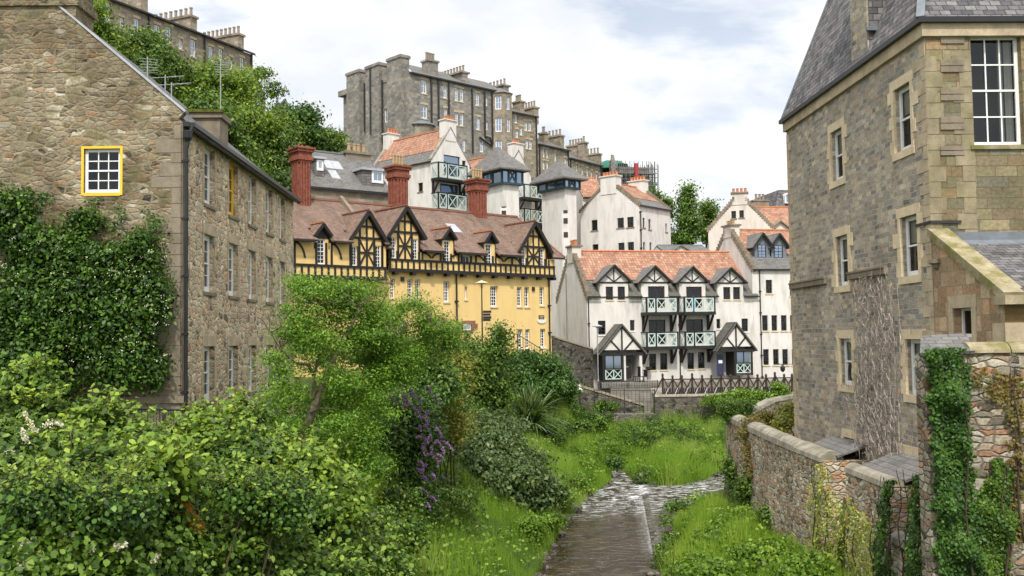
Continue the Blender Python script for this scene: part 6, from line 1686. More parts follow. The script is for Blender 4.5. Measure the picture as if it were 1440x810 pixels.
def terrace_run(name, label, fr, X0, X1, D, zfun, unit, wins_v, rows, mat, chs, zl=-12, roofh=2.2, K=None, extra=()):
    """stone terrace; the eaves step with the street: units of `unit` metres"""
    R_ = root(name, fr, label, 'terrace')
    Ff = Face(fr, (0, 0, 0), (1, 0, 0), (0, 1, 0))
    K = K or dict(cols=2, rows=1, fw=0.13, bw=0.07, glass='sky_glass', rec=0.15, curtain='none')
    m = MB(); rf = MB(); gt = MB(); x = X0
    for q in extra: Ff.win(*q, **K)
    ze = zfun
    n = max(1, round((X1 - X0) / unit)); u_ = (X1 - X0) / n
    if not extra:
        for i in range(n):
            for (fx, w) in ((0.12, 0.9), (0.42, 0.9), (0.56, 0.9), (0.82, 0.7)):
                for k in range(rows): Ff.winr(X0 + u_ * (i + fx), X0 + u_ * (i + fx) + w, ze - 3.4 - 3.6 * k, ze - 1.5 - 3.6 * k, **K)
    Ff.wall(m, [(X0, zl), (X0, ze), (X1, ze), (X1, zl)], rec=0.15)
    m.face([(X0, 0, zl), (X0, D, zl), (X0, D, ze), (X0, 0, ze)], 0, out=(-1, 0, 0)); m.face([(X1, 0, zl), (X1, D, zl), (X1, D, ze), (X1, 0, ze)], 0, out=(1, 0, 0)); m.face([(X0, D, zl), (X1, D, zl), (X1, D, ze), (X0, D, ze)], 0, out=(0, 1, 0))
    m.build('wall', M[mat], R_); Ff.windows(R_)
    rf.slab([(X0, -0.3, ze + 0.05), (X1, -0.3, ze + 0.05), (X1, D / 2, ze + roofh), (X0, D / 2, ze + roofh)], 0.1); rf.slab([(X0, D + 0.3, ze + 0.05), (X1, D + 0.3, ze + 0.05), (X1, D / 2, ze + roofh), (X0, D / 2, ze + roofh)], 0.1)
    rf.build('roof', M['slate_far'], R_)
    gt.beam((X0, -0.35, ze + 0.02), (X1, -0.35, ze + 0.02), 0.2, 0.18); gt.build('gutter', M['black'], R_)
    m = MB()
    for r in Ff.holes: a, b, l, t = r; Ff.box(m, a - 0.12, b + 0.12, t + 0.01, t + 0.3, -0.03, 0.04); m.mark(); Ff.box(m, a - 0.1, b + 0.1, l - 0.16, l - 0.01, -0.05, 0.04); m.mark()
    m.split('margin_stone', M['sandstone'], R_)
    for (cx, y0, ln, h, npot) in chs:
        m = MB(); m.box(cx - 0.5, cx + 0.5, y0, y0 + ln, ze - 0.5, ze + h); m.box(cx - 0.65, cx + 0.65, y0 - 0.15, y0 + ln + 0.15, ze + h - 0.3, ze + h - 0.05)
        ch = m.build('chimney', M[mat], R_)
        if npot: pots(ch, [y0 + 0.4 + (ln - 0.8) * i / max(1, npot - 1) for i in range(npot)], cx, ze + h, 0.95, 0.17, 'pot_grey', axis='y')
    for i in range(n + 1):
        x = min(max(X0 + u_ * i, X0 + 0.3), X1 - 0.3); d = MB(); d.tube((x, -0.15, zl + 2), (x, -0.15, ze), 0.12, n=6); d.build('drainpipe', M['black'], R_)
    return R_

def hill_rows():
    # lower block joined to the tenement, then the falling terrace
    ext = [(723.6, 728, 161, 173), (737.3, 741.8, 170.5, 183.5), (742.8, 747.2, 171, 184), (725, 729, 182, 193.5), (739, 743, 196, 209), (744, 748.2, 197, 210), (731, 735, 178, 190)]
    fr = Frame((TN.o + TN.X * TN_X).to_2d(), TN.a, 14.0); F = Face(fr, (0, 0, 0), (1, 0, 0), (0, 1, 0))
    X1 = F.hit(755.5, 180)[0]; z = (F.hit(722, 157)[1] + F.hit(752, 166.5)[1]) / 2
    terrace_run('stone_terrace', 'brownish stone block a storey lower, joined to the grey tenement downhill', fr, 0.02, X1, 9, z, 9, 0, 3, 'terrace', [(F.hit(731, 150, 2)[0], 1.5, 1.6, F.hit(731, 142, 2)[1] - z, 4), (F.hit(751, 160, 2)[0], 1.5, 5, 2.2, 8)], extra=ext)
    fr2 = Frame((fr.o + fr.X * X1).to_2d(), fr.a + rad(6), 12.0); F = Face(fr2, (0, 0, 0), (1, 0, 0), (0, 1, 0))
    X2 = F.hit(800, 220)[0]; z = (F.hit(758, 199)[1] + F.hit(799, 217)[1]) / 2
    # windows by pixels: pairs
    ext = []
    for (u, v) in ((763.5, 209), (768.5, 210), (780, 214), (794, 222), (798.5 - 1.5, 223.5)): ext.append((u, u + 2.8, v, v + 12)); 
    for (u, v) in ((763.5, 226), (768.5, 227), (780, 230)): ext.append((u, u + 2.8, v, v + 12))
    terrace_run('stone_terrace', 'low stretch of stone terrace with pot-topped chimneys above the second slate capped tower', fr2, 0.02, X2, 8, z, 8, 0, 2, 'terrace', [(F.hit(785, 205, 2)[0], 1.2, 5, F.hit(785, 190.5, 2)[1] - z, 7), (F.hit(755 + 6, 190, 2)[0], 1, 1, 2.5, 2)], extra=ext)
    fr3 = Frame((fr2.o + fr2.X * X2).to_2d(), fr2.a + rad(4), 10.0); F = Face(fr3, (0, 0, 0), (1, 0, 0), (0, 1, 0))
    X3 = F.hit(846, 240)[0]; z = (F.hit(801, 218)[1] + F.hit(846, 239)[1]) / 2
    ext = [(u, u + 2.2, v, v + 11) for u, v in ((804, 228), (810, 231), (818, 234), (825, 237), (831, 240), (838, 243))] 
    terrace_run('stone_terrace', 'lowest stretch of stone terrace, dwindling down to the scaffolded building', fr3, 0.02, X3, 8, z, 8, 0, 2, 'terrace', [(F.hit(815, 210, 2)[0], 1.2, 3, F.hit(815, 203, 2)[1] - z, 5), (F.hit(819, 210, 1)[0], 0.3, 1.2, F.hit(819, 200, 1)[1] - z, 1), (F.hit(838, 225, 2)[0], 1.2, 4, F.hit(838, 216, 2)[1] - z, 6)], extra=ext)
    # --- terrace on the wooded hill, top of the frame
    fr = frame(118, 40, 94.0, 65, 20.0); F = Face(fr, (0, 0, 0), (1, 0, 0), (0, 1, 0))
    X1 = F.hit(355, 90)[0]; z = sum(F.hit(u, v)[1] for u, v in ((165, 3), (250, 37), (350, 77))) / 3
    ext = [(128.5, 138, 0, 17), (146, 155.5, 3, 32), (168, 174, 24, 39), (188.3, 196, 26, 46), (217, 225.5, 35, 50), (232.3, 241, 37.5, 62), (251, 256.7, 54.5, 69), (267.8, 275.3, 55.5, 79.5), (293.5, 300, 65.5, 85.5), (307, 313.3, 68, 84), (322.7, 327.3, 80.5, 97), (337, 343, 81, 102),
           (128.5, 138, 48, 75), (146, 155.5, 62, 88), (188.3, 196, 78, 98), (232.3, 241, 90, 112), (267.8, 275.3, 103, 124), (293.5, 300, 110, 130), (337, 343, 125, 144)]
    chs = []
    for u, v, ln, n in ((188, -12, 5, 0), (258, 30, 6, 8), (325, 55, 6, 9)):
        x = F.hit(u, v + 18, 3)[0]; chs.append((x, 1.5, ln, F.hit(u, v, 4)[1] - z, n))
    terrace_run('stone_terrace', 'brown stone terrace with long pot-lined chimneys on top of the wooded hill', fr, 0, X1, 9, z, 9, 0, 3, 'terrace', chs, extra=ext, zl=-14)
    # --- stone gable and clay pots peeping between trees
    fr = frame(395, 190, 110.0, 20, 20.0); F = Face(fr, (0, 0, 0), (1, 0, 0), (0, 1, 0))
    x1 = F.hit(424, 200)[0]; zt = F.hit(400, 140)[1]; ze = F.hit(420, 192)[1]
    R_ = root('hillside_house', fr, 'dark stone gable half hidden by trees on the slope above the brick chimneys', 'house')
    m = MB(); F.wall(m, [(-4, -12), (-4, zt - 4), (0.5, zt), (x1, ze), (x1, -12)]); m.face([(x1, 0, -12), (x1, 8, -12), (x1, 8, ze), (x1, 0, ze)], 0, out=(1, 0, 0)); m.build('wall', M['tenement'], R_)
    m = MB(); m.slab([(0.5, -0.2, zt + 0.1), (x1 + 0.3, -0.2, ze), (x1 + 0.3, 8, ze), (0.5, 8, zt + 0.1)], 0.15); m.slab([(0.5, -0.2, zt + 0.1), (-4, -0.2, zt - 4), (-4, 8, zt - 4), (0.5, 8, zt + 0.1)], 0.15); m.build('roof', M['slate_far'], R_)
    a = F.hit(416, 205, -1)[0]; b = F.hit(438, 205, -1)[0]; z1 = F.hit(426, 206, -1)[1]
    m = MB(); m.box(a, b, -1.6, -0.5, z1 - 6, z1); ch = m.build('chimney', M['tenement'], R_)
    pots(ch, [a + (b - a) * (i + 0.5) / 4 for i in range(4)], -1.05, z1, 0.8, 0.17, 'pot_buff')
hill_rows()

# ============================================================ scaffolded building
def scaffolded():
    fr = frame(868, 250, 165.0, 14, 12.0); F = Face(fr, (0, 0, 0), (1, 0, 0), (0, 1, 0))
    R_ = root('scaffolded_building', fr, 'far dark stone building wrapped in scaffolding with green netting and a red rubbish chute', 'building')
    a, z1 = F.hit(871, 235); b, _ = F.hit(911, 235); D = 9
    m = MB(); m.box(a, b, 0, D, -10, z1); m.box(F.hit(846, 240)[0], a - 0.01, 3, D, -10, F.hit(850, 238)[1]); m.build('wall', M['tenement'], R_)
    s = MB(); h = z1; n = 9
    for j, y in enumerate((-1.2, -0.15)):
        for i in range(n + 1):
            x = a - 0.8 + (b - a + 1.6) * i / n; s.tube((x, y, -4), (x, y, h + (0.5 if j else 0.9)), 0.06, n=5)
        for k in range(9): s.tube((a - 0.8, y, h - 0.2 - 2 * k), (b + 0.8, y, h - 0.2 - 2 * k), 0.05, n=5)
    for k in range(9): s.box(a - 0.8, b + 0.8, -1.2, -0.2, h - 1.25 - 2 * k, h - 1.1 - 2 * k)
    for y in range(5):
        for j in (b + 0.8, b + 1.9): s.tube((j, y * 2, -4), (j, y * 2, h + .6), 0.06, n=5)
    s.build('scaffolding', M['scaffold'], R_)
    a2, z2 = F.hit(846, 224.5, 2); b2 = F.hit(889, 226, 2)[0]; zl2 = F.hit(868, 236, 2)[1]
    m = MB(); m.hexa([(a2, 2, zl2), (b2, 2, zl2), (b2, 9, zl2), (a2, 9, zl2), (a2 + 1, 2.4, z2), (b2 - 2, 2.4, z2), (b2 - 1.5, 8, z2 + 0.3), (a2 + 1, 8, z2 + 0.3)]); m.build('green_netting', M['net_green'], R_)
    m = MB(); m.box(b2 - 2.6, b2 - 1.0, 1.6, 1.95, zl2 - 0.2, zl2 + 0.7); m.build('window_opening', M['interior'], R_)
    x, zt = F.hit(894.5, 230, -1.6); zb = F.hit(894.5, 258, -1.6)[1]; m = MB(); z = zt
    while z > zb - 6: m.lathe((x, -1.7, z - 1.05), [(0.26, 0), (0.38, 1.0), (0.40, 1.05)], 10); z -= 1.0
    m.build('rubbish_chute', M['chute_red'], R_)
    m = MB(); q = MB(); x0 = F.hit(911, 230, 1)[0]; x1 = F.hit(922.5, 230, 1)[0]
    for i in range(4):
        for y in (0.5, 3.5):
            x = x0 + (x1 - x0) * i / 3; m.tube((x, y, F.hit(915, 257)[1] - 1.0), (x, y, F.hit(915, 226 + 3 * (i % 2))[1]), 0.07, n=5)
    for v in (237, 243, 249, 256): z = F.hit(915, v)[1]; m.tube((x0, 0.5, z), (x1, 0.5, z), 0.07, n=5); 
    z = F.hit(915, 257)[1]; m.box(x0, x1, 0.5, 3.5, z - 0.3, z); m.build('scaffold_tower', M['scaffold'], R_)
    q.box(x0 + 1.2, x1 - 0.3, 0.6, 0.7, F.hit(915, 252)[1], F.hit(915, 239)[1]); q.build('pale_netting', M['net_blue'], R_)
    m = MB(); x = F.hit(862, 236, 1)[0]; z = F.hit(862, 226, 1)[1]; m.box(x - 0.45, x + 0.45, 0.6, 1.6, z - 8, z); m.lathe((x, 1.1, z), [(0.4, 0), (0.3, 1.0)], 8); m.build('chimney', M['tenement'], R_)
    F2 = F; x, z = F.hit(805 + 38, 229, 0)
scaffolded()

# ============================================================ terrain
def smooth(e0, e1, x):
    t = np.clip((x - e0) / (e1 - e0), 0, 1); return t * t * (3 - 2 * t)
CH = np.array([(-3.0, 10), (-1.6, 20), (0.0, 30), (0.75, 35), (1.8, 42.0), (3.6, 50.5), (5.3, 56.0), (5.7, 61.0), (6.6, 60.8), (6.7, 56.0), (7.4, 54.2), (8.8, 53.9), (10.6, 56.2), (13.0, 61.0), (15, 64), (18, 67),
               (22, 62), (18, 60), (14.0, 55.5), (12.4, 53.3), (10.2, 51.8), (8.6, 49.5), (7.7, 46.5), (6.8, 42.0), (6.0, 38.5), (5.1, 34.0), (4.6, 29), (4.2, 20), (4, 10)])
def chan_dist(x, y):
    """signed distance to the channel edge (negative inside)"""
    x = np.asarray(x, float); y = np.asarray(y, float)
    d = np.full(x.shape, 1e9); ins = np.zeros(x.shape, bool); n = len(CH)
    for i in range(n):
        ax, ay = CH[i]; bx, by = CH[(i + 1) % n]
        ex, ey = bx - ax, by - ay; t = np.clip(((x - ax) * ex + (y - ay) * ey) / (ex * ex + ey * ey), 0, 1)
        d = np.minimum(d, np.hypot(x - ax - t * ex, y - ay - t * ey))
        c = ((ay > y) != (by > y)) & (x < (bx - ax) * (y - ay) / (by - ay + 1e-12) + ax); ins ^= c
    return np.where(ins, -d, d)
def hgt(x, y):
    x = np.asarray(x, float); y = np.asarray(y, float)
    d = chan_dist(x, y)
    base = np.where(d < 0, -0.7 * smooth(0, 0.8, -d), (0.75 - 0.4 * smooth(38, 46, y)) * smooth(0, 1.3, d) + 0.25 * smooth(1.3, 4, d))
    # left bank climbs to the houses
    lb = smooth(1.5, -9.5, x - 0.10 * (y - 30)) * smooth(74, 60, y)
    base = base + 3.6 * lb * smooth(0.5, 4, d)
    # meadow slowly rising, terrace beyond the low wall
    base = base + smooth(58, 72, y) * 0.4
    wl = 73.6 + 0.0 * x
    t1 = smooth(wl, wl + 0.4, y)
    base = base + t1 * 0.85
    t2 = np.where(x > 10.4, smooth(74.9, 75.2, y), smooth(76.8, 79.6, y))
    base = base + t2 * np.where(x > 10.4, 1.0, 2.0)
    # slope up to the yellow house
    dy = (x + 13.1) * (-math.sin(rad(39.8))) + (y - 60.2) * math.cos(rad(39.8))
    s = smooth(-6.5, -1.5, dy) * smooth(6.5, 1.5, x) * smooth(40, 52, y)
    base = base * (1 - s) + np.maximum(base, 5.9) * s
    # garden behind the right hand wall
    g_ = smooth(RW_X + 0.6, RW_X + 1.0, x) * smooth(52, 47, y) * smooth(18, 20.5, y)
    base = np.where((x > RW_X + 0.3) & (y < 45) & (y > 20.7), 3.2, base)
    # hill behind
    hl = smooth(84, 128, y + 0.28 * np.clip(-x, -10, 60)) 
    amp = 9 * smooth(26, -12, x) + 3.0
    base = base + hl * amp
    base = base + smooth(140, 240, y) * 4
    # wooded hill on the left
    base = base + smooth(-14, -46, x) * smooth(42, 85, y) * 9
    base = base + smooth(-60, -140, x) * 5
    return base
def terrain():
    xs = np.unique(np.concatenate([np.linspace(-900, -80, 18), np.linspace(-80, -22, 30), np.arange(-22, 26, 0.4), np.linspace(26, 90, 30), np.linspace(90, 900, 18)]))
    ys = np.unique(np.concatenate([np.linspace(-60, 8, 12), np.arange(8, 84, 0.4), np.linspace(84, 190, 60), np.linspace(190, 2500, 24)]))
    X, Y = np.meshgrid(xs, ys); Z = hgt(X, Y)
    rng = np.random.default_rng(2)
    Z = Z + 0.06 * np.sin(X * 2.3 + np.sin(Y)) * np.cos(Y * 1.9) * (chan_dist(X, Y) > 0.3)
    V = np.stack([X, Y, Z], -1).reshape(-1, 3); nx = len(xs); ny = len(ys)
    i, j = np.meshgrid(np.arange(nx - 1), np.arange(ny - 1)); b = (j * nx + i).ravel()
    Fc = np.stack([b, b + 1, b + nx + 1, b + nx], 1)
    me = bpy.data.meshes.new('ground'); me.vertices.add(len(V)); me.vertices.foreach_set('co', V.astype(np.float32).ravel())
    me.loops.add(Fc.size); me.loops.foreach_set('vertex_index', Fc.astype(np.int32).ravel()); me.polygons.add(len(Fc)); me.polygons.foreach_set('loop_start', np.arange(0, Fc.size, 4, dtype=np.int32)); me.polygons.foreach_set('use_smooth', np.ones(len(Fc), bool)); me.update()
    g = G('ground_earth', 0.95, 0.1); o = g.obj()
    n1 = g.noise(o, 0.6, 6, 0.65); n2 = g.noise(o, 6, 6, 0.7)
    c = g.ramp(n1, [(0.35, (0.045, 0.055, 0.02)), (0.55, (0.07, 0.10, 0.025)), (0.7, (0.09, 0.075, 0.04))])
    g.col(g.mix(1.0, c, g.ramp(n2, [(0.3, 0.6), (0.7, 1.3)]), 'MULTIPLY')); g.bump(n2, 0.6, 0.08)
    me.materials.append(g.mat)
    o_ = bpy.data.objects.new('ground', me); COL.objects.link(o_); o_['kind'] = 'structure'
terrain()

def river():
    # displaced sheet, finer ripples by bump
    xs = np.arange(-6, 24, 0.12); ys = np.arange(9, 70, 0.12)
    X, Y = np.meshgrid(xs, ys)
    rough = smooth(46.5, 49.5, Y + 0.4 * X * 0) * 1.0
    # weir line crossing: a low step running from (5.4,40) up to (7,52)
    Z = 0.02 * rough * (np.sin(X * 5.1 + 2 * np.sin(Y * 1.3)) * np.sin(Y * 4.3 + np.sin(X * 2.1))) + 0.035 * rough * np.sin(Y * 2.4 + 1.5 * np.sin(X * 1.1)) * np.sin(X * 1.7)
    xw = 5.3 + (Y - 38) * 0.02
    Z = Z + 0.12 * smooth(-0.15, 0.15, X - (5.2 + (Y - 38) * 0.10)) * smooth(37, 39, Y) * smooth(56, 52, Y)
    keep = chan_dist(X, Y) < 1.5
    V = np.stack([X, Y, Z], -1).reshape(-1, 3); nx = len(xs); ny = len(ys)
    i, j = np.meshgrid(np.arange(nx - 1), np.arange(ny - 1)); b = (j * nx + i).ravel(); kk = keep[:-1, :-1].ravel(); b = b[kk]
    Fc = np.stack([b, b + 1, b + nx + 1, b + nx], 1)
    used = np.unique(Fc); re = np.zeros(len(V), int); re[used] = np.arange(len(used)); V = V[used]; Fc = re[Fc]
    me = bpy.data.meshes.new('water'); me.vertices.add(len(V)); me.vertices.foreach_set('co', V.astype(np.float32).ravel())
    me.loops.add(Fc.size); me.loops.foreach_set('vertex_index', Fc.astype(np.int32).ravel()); me.polygons.add(len(Fc)); me.polygons.foreach_set('loop_start', np.arange(0, Fc.size, 4, dtype=np.int32)); me.polygons.foreach_set('use_smooth', np.ones(len(Fc), bool)); me.update()
    g = G('river_water', 0.06, 0.3); g.b.inputs['IOR'].default_value = 1.24
    o = g.obj(); sx = g.n('ShaderNodeSeparateXYZ', {0: o})
    turb = g.ramp(g.math('DIVIDE', g.math('SUBTRACT', g.math('ADD', sx.outputs[1], g.math('MULTIPLY', g.noise(o, 0.35, 3), 4.0)), 40.0), 20.0), [(0.30, 0.10), (0.50, 1.0)])
    bed = g.noise(o, 0.8, 5, 0.6)
    base = g.ramp(bed, [(0.3, (0.012, 0.007, 0.003)), (0.6, (0.035, 0.020, 0.007)), (0.75, (0.07, 0.037, 0.011))])
    w = g.warp(o, 1.3, 0.5)
    f1 = g.noise(g.map(w, (0.9, 3.2, 1)), 1.6, 8, 0.72)
    f2 = g.noise(g.map(w, (2.0, 5.0, 1)), 3.0, 6, 0.7)
    xw = g.math('ABSOLUTE', g.math('SUBTRACT', sx.outputs[0], g.math('ADD', 5.2, g.math('MULTIPLY', g.math('SUBTRACT', sx.outputs[1], 38.0), 0.10))))
    wr = g.ramp(xw, [(0.0, 0.8), (0.2, 0.25), (0.6, 0.0)])
    wy = g.math('MULTIPLY', g.ramp(g.math('DIVIDE', g.math('SUBTRACT', sx.outputs[1], 36.5), 4.0), [(0.0, 0.0), (0.4, 1.0)]), wr)
    foam_glint = g.math('ADD', g.math('MULTIPLY', g.ramp(f1, [(0.50, 0.0), (0.60, 1.0)]), turb), g.math('MULTIPLY', g.ramp(f2, [(0.42, 0.0), (0.6, 1.0)]), wy), True)
    foam_glint = g.math('ADD', g.math('MULTIPLY', foam_glint, 0.85), g.ramp(g.noise(g.map(w, (1.0, 2.4, 1)), 7.0, 4, 0.6), [(0.66, 0.0), (0.72, 0.8)]), True)  # sparse white flecks paint bright ripple glints onto the calm water
    g.col(g.mix(foam_glint, base, (0.80, 0.80, 0.80)))
    g.set(g.b.inputs['Roughness'], g.math('ADD', 0.05, g.math('MULTIPLY', foam_glint, 0.4)))
    rip = g.noise(g.map(w, (1.0, 2.0, 1)), 1.9, 7, 0.62); rip2 = g.noise(g.map(o, (1, 1.6, 1)), 9, 4, 0.6)
    h = g.math('ADD', rip, g.math('MULTIPLY', rip2, 0.55)); amp = g.math('ADD', g.math('MULTIPLY', g.ramp(g.noise(o, 0.55, 3), [(0.4, 0.15), (0.6, 1.0)]), 0.09), g.math('MULTIPLY', turb, 0.8))
    g.bump(g.math('MULTIPLY', h, amp), 0.9, 0.12)
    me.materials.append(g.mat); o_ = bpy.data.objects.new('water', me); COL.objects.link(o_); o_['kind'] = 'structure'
river()
def stones():
    rr = random.Random(31); n = len(CH); m = MB()
    def rock(c, r):
        b = len(m.v); k = 7; h = r * rr.uniform(0.45, 0.8); jit = [rr.uniform(0.75, 1.2) for _ in range(k)]
        for z, f in ((-0.6 * h, 0.9), (0.25 * h, 1.0), (h, 0.55)):
            for i in range(k): t = 6.283 * i / k; m.v.append((c[0] + r * f * jit[i] * math.cos(t), c[1] + r * f * jit[i] * math.sin(t) * 0.8, c[2] + z * jit[(i * 3) % k]))
        for L in (0, 1):
            for i in range(k): j = (i + 1) % k; m.f.append((b + L * k + i, b + L * k + j, b + (L + 1) * k + j, b + (L + 1) * k + i)); m.m.append(0)
        m.f.append(tuple(b + 2 * k + i for i in range(k))); m.m.append(0)
    for i in range(n - 1):
        if i == 13: continue
        a, b = Vector((*CH[i], 0)), Vector((*CH[i + 1], 0)); L = (b - a).length
        for q in range(int(L * 1.5)):
            p = a.lerp(b, rr.random()); off = rr.gauss(0, 0.28); rock((p.x + off, p.y + rr.gauss(0, 0.25), rr.uniform(-0.02, 0.12)), rr.uniform(0.06, 0.24))
    for q in range(60): y = rr.uniform(47, 57); rock((rr.uniform(4, 10), y, -0.03), rr.uniform(0.05, 0.16))
    o = m.build('gravel', M['dark_rubble']); tag(o, 'small dark stones along the water edge and in the riffle', 'stones', kind='stuff')
    m = MB(); y = 37.0
    while y < 50.5:
        l = rr.uniform(0.5, 1.1); x = 5.28 + (y - 38) * 0.10; m.hexa([(x - 0.13, y, -0.4), (x + 0.2, y, -0.4), (x + 0.2 + l * .1, y + l - .03, -0.4), (x - 0.13 + l * .1, y + l - .03, -0.4), (x - 0.12, y, 0.12), (x + 0.14, y, 0.15 + rr.uniform(-.03, .03)), (x + 0.14 + l * .1, y + l - .03, 0.15), (x - 0.12 + l * .1, y + l - .03, 0.10)]); y += l
    o = m.build('weir_kerb', M['dark_rubble']); tag(o, 'line of low dark kerb stones holding back the side pool in the river', 'weir')
stones()

# ============================================================ walls, railings and street furniture by the river
def gz(x, y): return float(hgt(np.array([x]), np.array([y]))[0])
def wall_run(name, label, P, Q, zb, h0, h1, th, mat, cope=None, cat='stone wall'):
    """straight wall between two ground points, top heights h0..h1 (world)"""
    P = Vector((P.x, P.y, 0)); Q = Vector((Q.x, Q.y, 0)); L = (Q - P).length; ang = math.atan2(Q.y - P.y, Q.x - P.x)
    R_ = empty(name, (P.x, P.y, zb), ang, label, cat)
    m = MB(); m.hexa([(0, 0, 0), (L, 0, 0), (L, th, 0), (0, th, 0), (0, 0, h0 - zb), (L, 0, h1 - zb), (L, th, h1 - zb), (0, th, h0 - zb)])
    m.build('wall', M[mat], R_)
    if cope:
        m = MB(); k = max(1, int(L / 0.8))
        for i in range(k):
            a, b = L * i / k + 0.01, L * (i + 1) / k - 0.01; za = h0 + (h1 - h0) * i / k - zb; zc = h0 + (h1 - h0) * (i + 1) / k - zb
            m.hexa([(a, -0.06, za + 0.004), (b, -0.06, zc + 0.004), (b, th + 0.06, zc + 0.004), (a, th + 0.06, za + 0.004), (a, 0.02, za + 0.16), (b, 0.02, zc + 0.16), (b, th - 0.02, zc + 0.16), (a, th - 0.02, za + 0.16)])
        m.build('coping', M[cope], R_)
    return R_
a = at(772, 590, 73.4); b = at(921, 590, 73.4)
wall_run('retaining_wall', 'low broken rubble wall holding the pale path above the meadow', a, b, 0.6, 2.36, 2.36, 0.45, 'dark_rubble')
a = at(921, 570, 74.3); b = at(1135, 570, 74.3)
wall_run('retaining_wall', 'dark grey rubble wall under the crossed timber railing', a, b, 1.0, at(950, 558, 74.3).z, at(950, 557, 74.3).z, 0.5, 'dark_rubble', 'coping_grey')
a = at(779, 475, 76.5); b = at(834, 492, 81.0)
wall_run('retaining_wall', 'high dark stone wall filling the gap between yellow house and white gable end', a, b, 2.0, a.z, b.z, 0.5, 'dark_rubble', 'sand_dark')
a = at(812, 543, 76.0); b = at(906, 571, 75.6)
wall_run('stair_wall', 'brown stone wall with sloping top dropping beside the path steps', a, b, 1.6, a.z, b.z, 0.35, 'dark_rubble', 'sand_dark')
a = at(1056, 583, 46.3); b = at(1090, 565, 49.0); c_ = at(1140, 556, 50.0)
wall_run('garden_wall', 'curved garden wall with rounded coping behind the clipped round bush', a, b, -0.3, a.z, b.z, 0.45, 'garden_rubble', 'coping_grey')
wall_run('garden_wall', 'garden wall with rounded coping running behind the corner of the tall stone house', b, c_, -0.3, b.z, c_.z, 0.45, 'garden_rubble', 'coping_grey')
# path and forecourt
m = MB(); a = at(785, 588, 73.9); b = at(921, 588, 73.9)
m.box(a.x, b.x, 73.87, 77.0, 2.2, 2.34); o_ = m.build('path', M['flag']); o_['kind'] = 'structure'
m = MB(); m.box(at(845, 535, 80).x, 30, 79.2, 82.5, 4.0, 4.42); m.box(at(925, 540, 75).x, 30, 75.0, 79.19, 3.0, at(950, 556, 74.3).z); o_ = m.build('pavement', M['flag']); o_['kind'] = 'structure'
# steps up to the forecourt
R_ = empty('stone_steps', (at(862, 560, 76.9).x, 76.9, 2.3), 0, 'flight of grey stone steps climbing from the path to the white row', 'steps')
m = MB()
for i in range(12): m.box(0, 3.2, i * 0.2, 2.6, 0 + i * 0.17, (i + 1) * 0.17)
m.build('steps', M['flag'], R_)

def railing(label, pts, h, step=0.13, r=0.013, mat='iron', name='railing', mid=False, post=1.6):
    """iron railing along a 3-D line of foot points"""
    p0 = Vector(pts[0]); R_ = empty(name, p0, 0, label, 'railing'); m = MB(); pm = MB()
    for p, q in zip(pts, pts[1:]):
        p = Vector(p) - p0; q = Vector(q) - p0; up = Vector((0, 0, h)); L = (q - p).length
        m.tube(p + up, q + up, 0.028, n=5); m.tube(p + up * 0.12, q + up * 0.12, 0.02, n=5)
        if mid: m.tube(p + up * 0.55, q + up * 0.55, 0.02, n=5)
        n = int(L / step)
        for i in range(n + 1):
            c = p.lerp(q, i / max(1, n)); m.tube(c + up * 0.1, c + up, r, n=4, caps=False)
        k = max(1, int(L / post))
        for i in range(k + 1): c = p.lerp(q, i / k); pm.tube(c - Vector((0, 0, 0.4)), c + up * 1.06, 0.035, n=6)
    m.build('bars', M[mat], R_); pm.build('posts', M[mat], R_); return R_
railing('black iron railing behind the bushes at the foot of the big stone house', [at(150, 612, 22.5), at(300, 612, 26.0)], 0.62, 0.1, 0.012)
railing('thin black handrail along the slope in front of the yellow house', [at(700, 478 + 8, 66.5), at(728, 491, 67.5), at(763, 512, 69.5)], 1.0, 0.3, 0.012)
railing('black railing on the path below the sloping stair wall', [at(836, 585, 74.6), at(921, 585, 74.6)], 1.9, 0.28, 0.014, mid=True)
railing('black railing across the top of the steps by the porch', [at(842, 558, 78.8), at(925, 556, 78.8)], 1.15, 0.2, 0.014, mid=True)
railing('low railing above the broken path wall next to the sloping stair wall', [at(742, 568, 72.0), at(800, 566, 74.2)], 0.8, 0.6, 0.01, mid=True)
# wire fence in the planting under the yellow house
railing('grey wire fence with leaning stakes among the climbers', [at(628, 606, 56), at(690, 590, 58), at(722, 588, 60)], 1.0, 0.9, 0.012, mat='galv', mid=True)

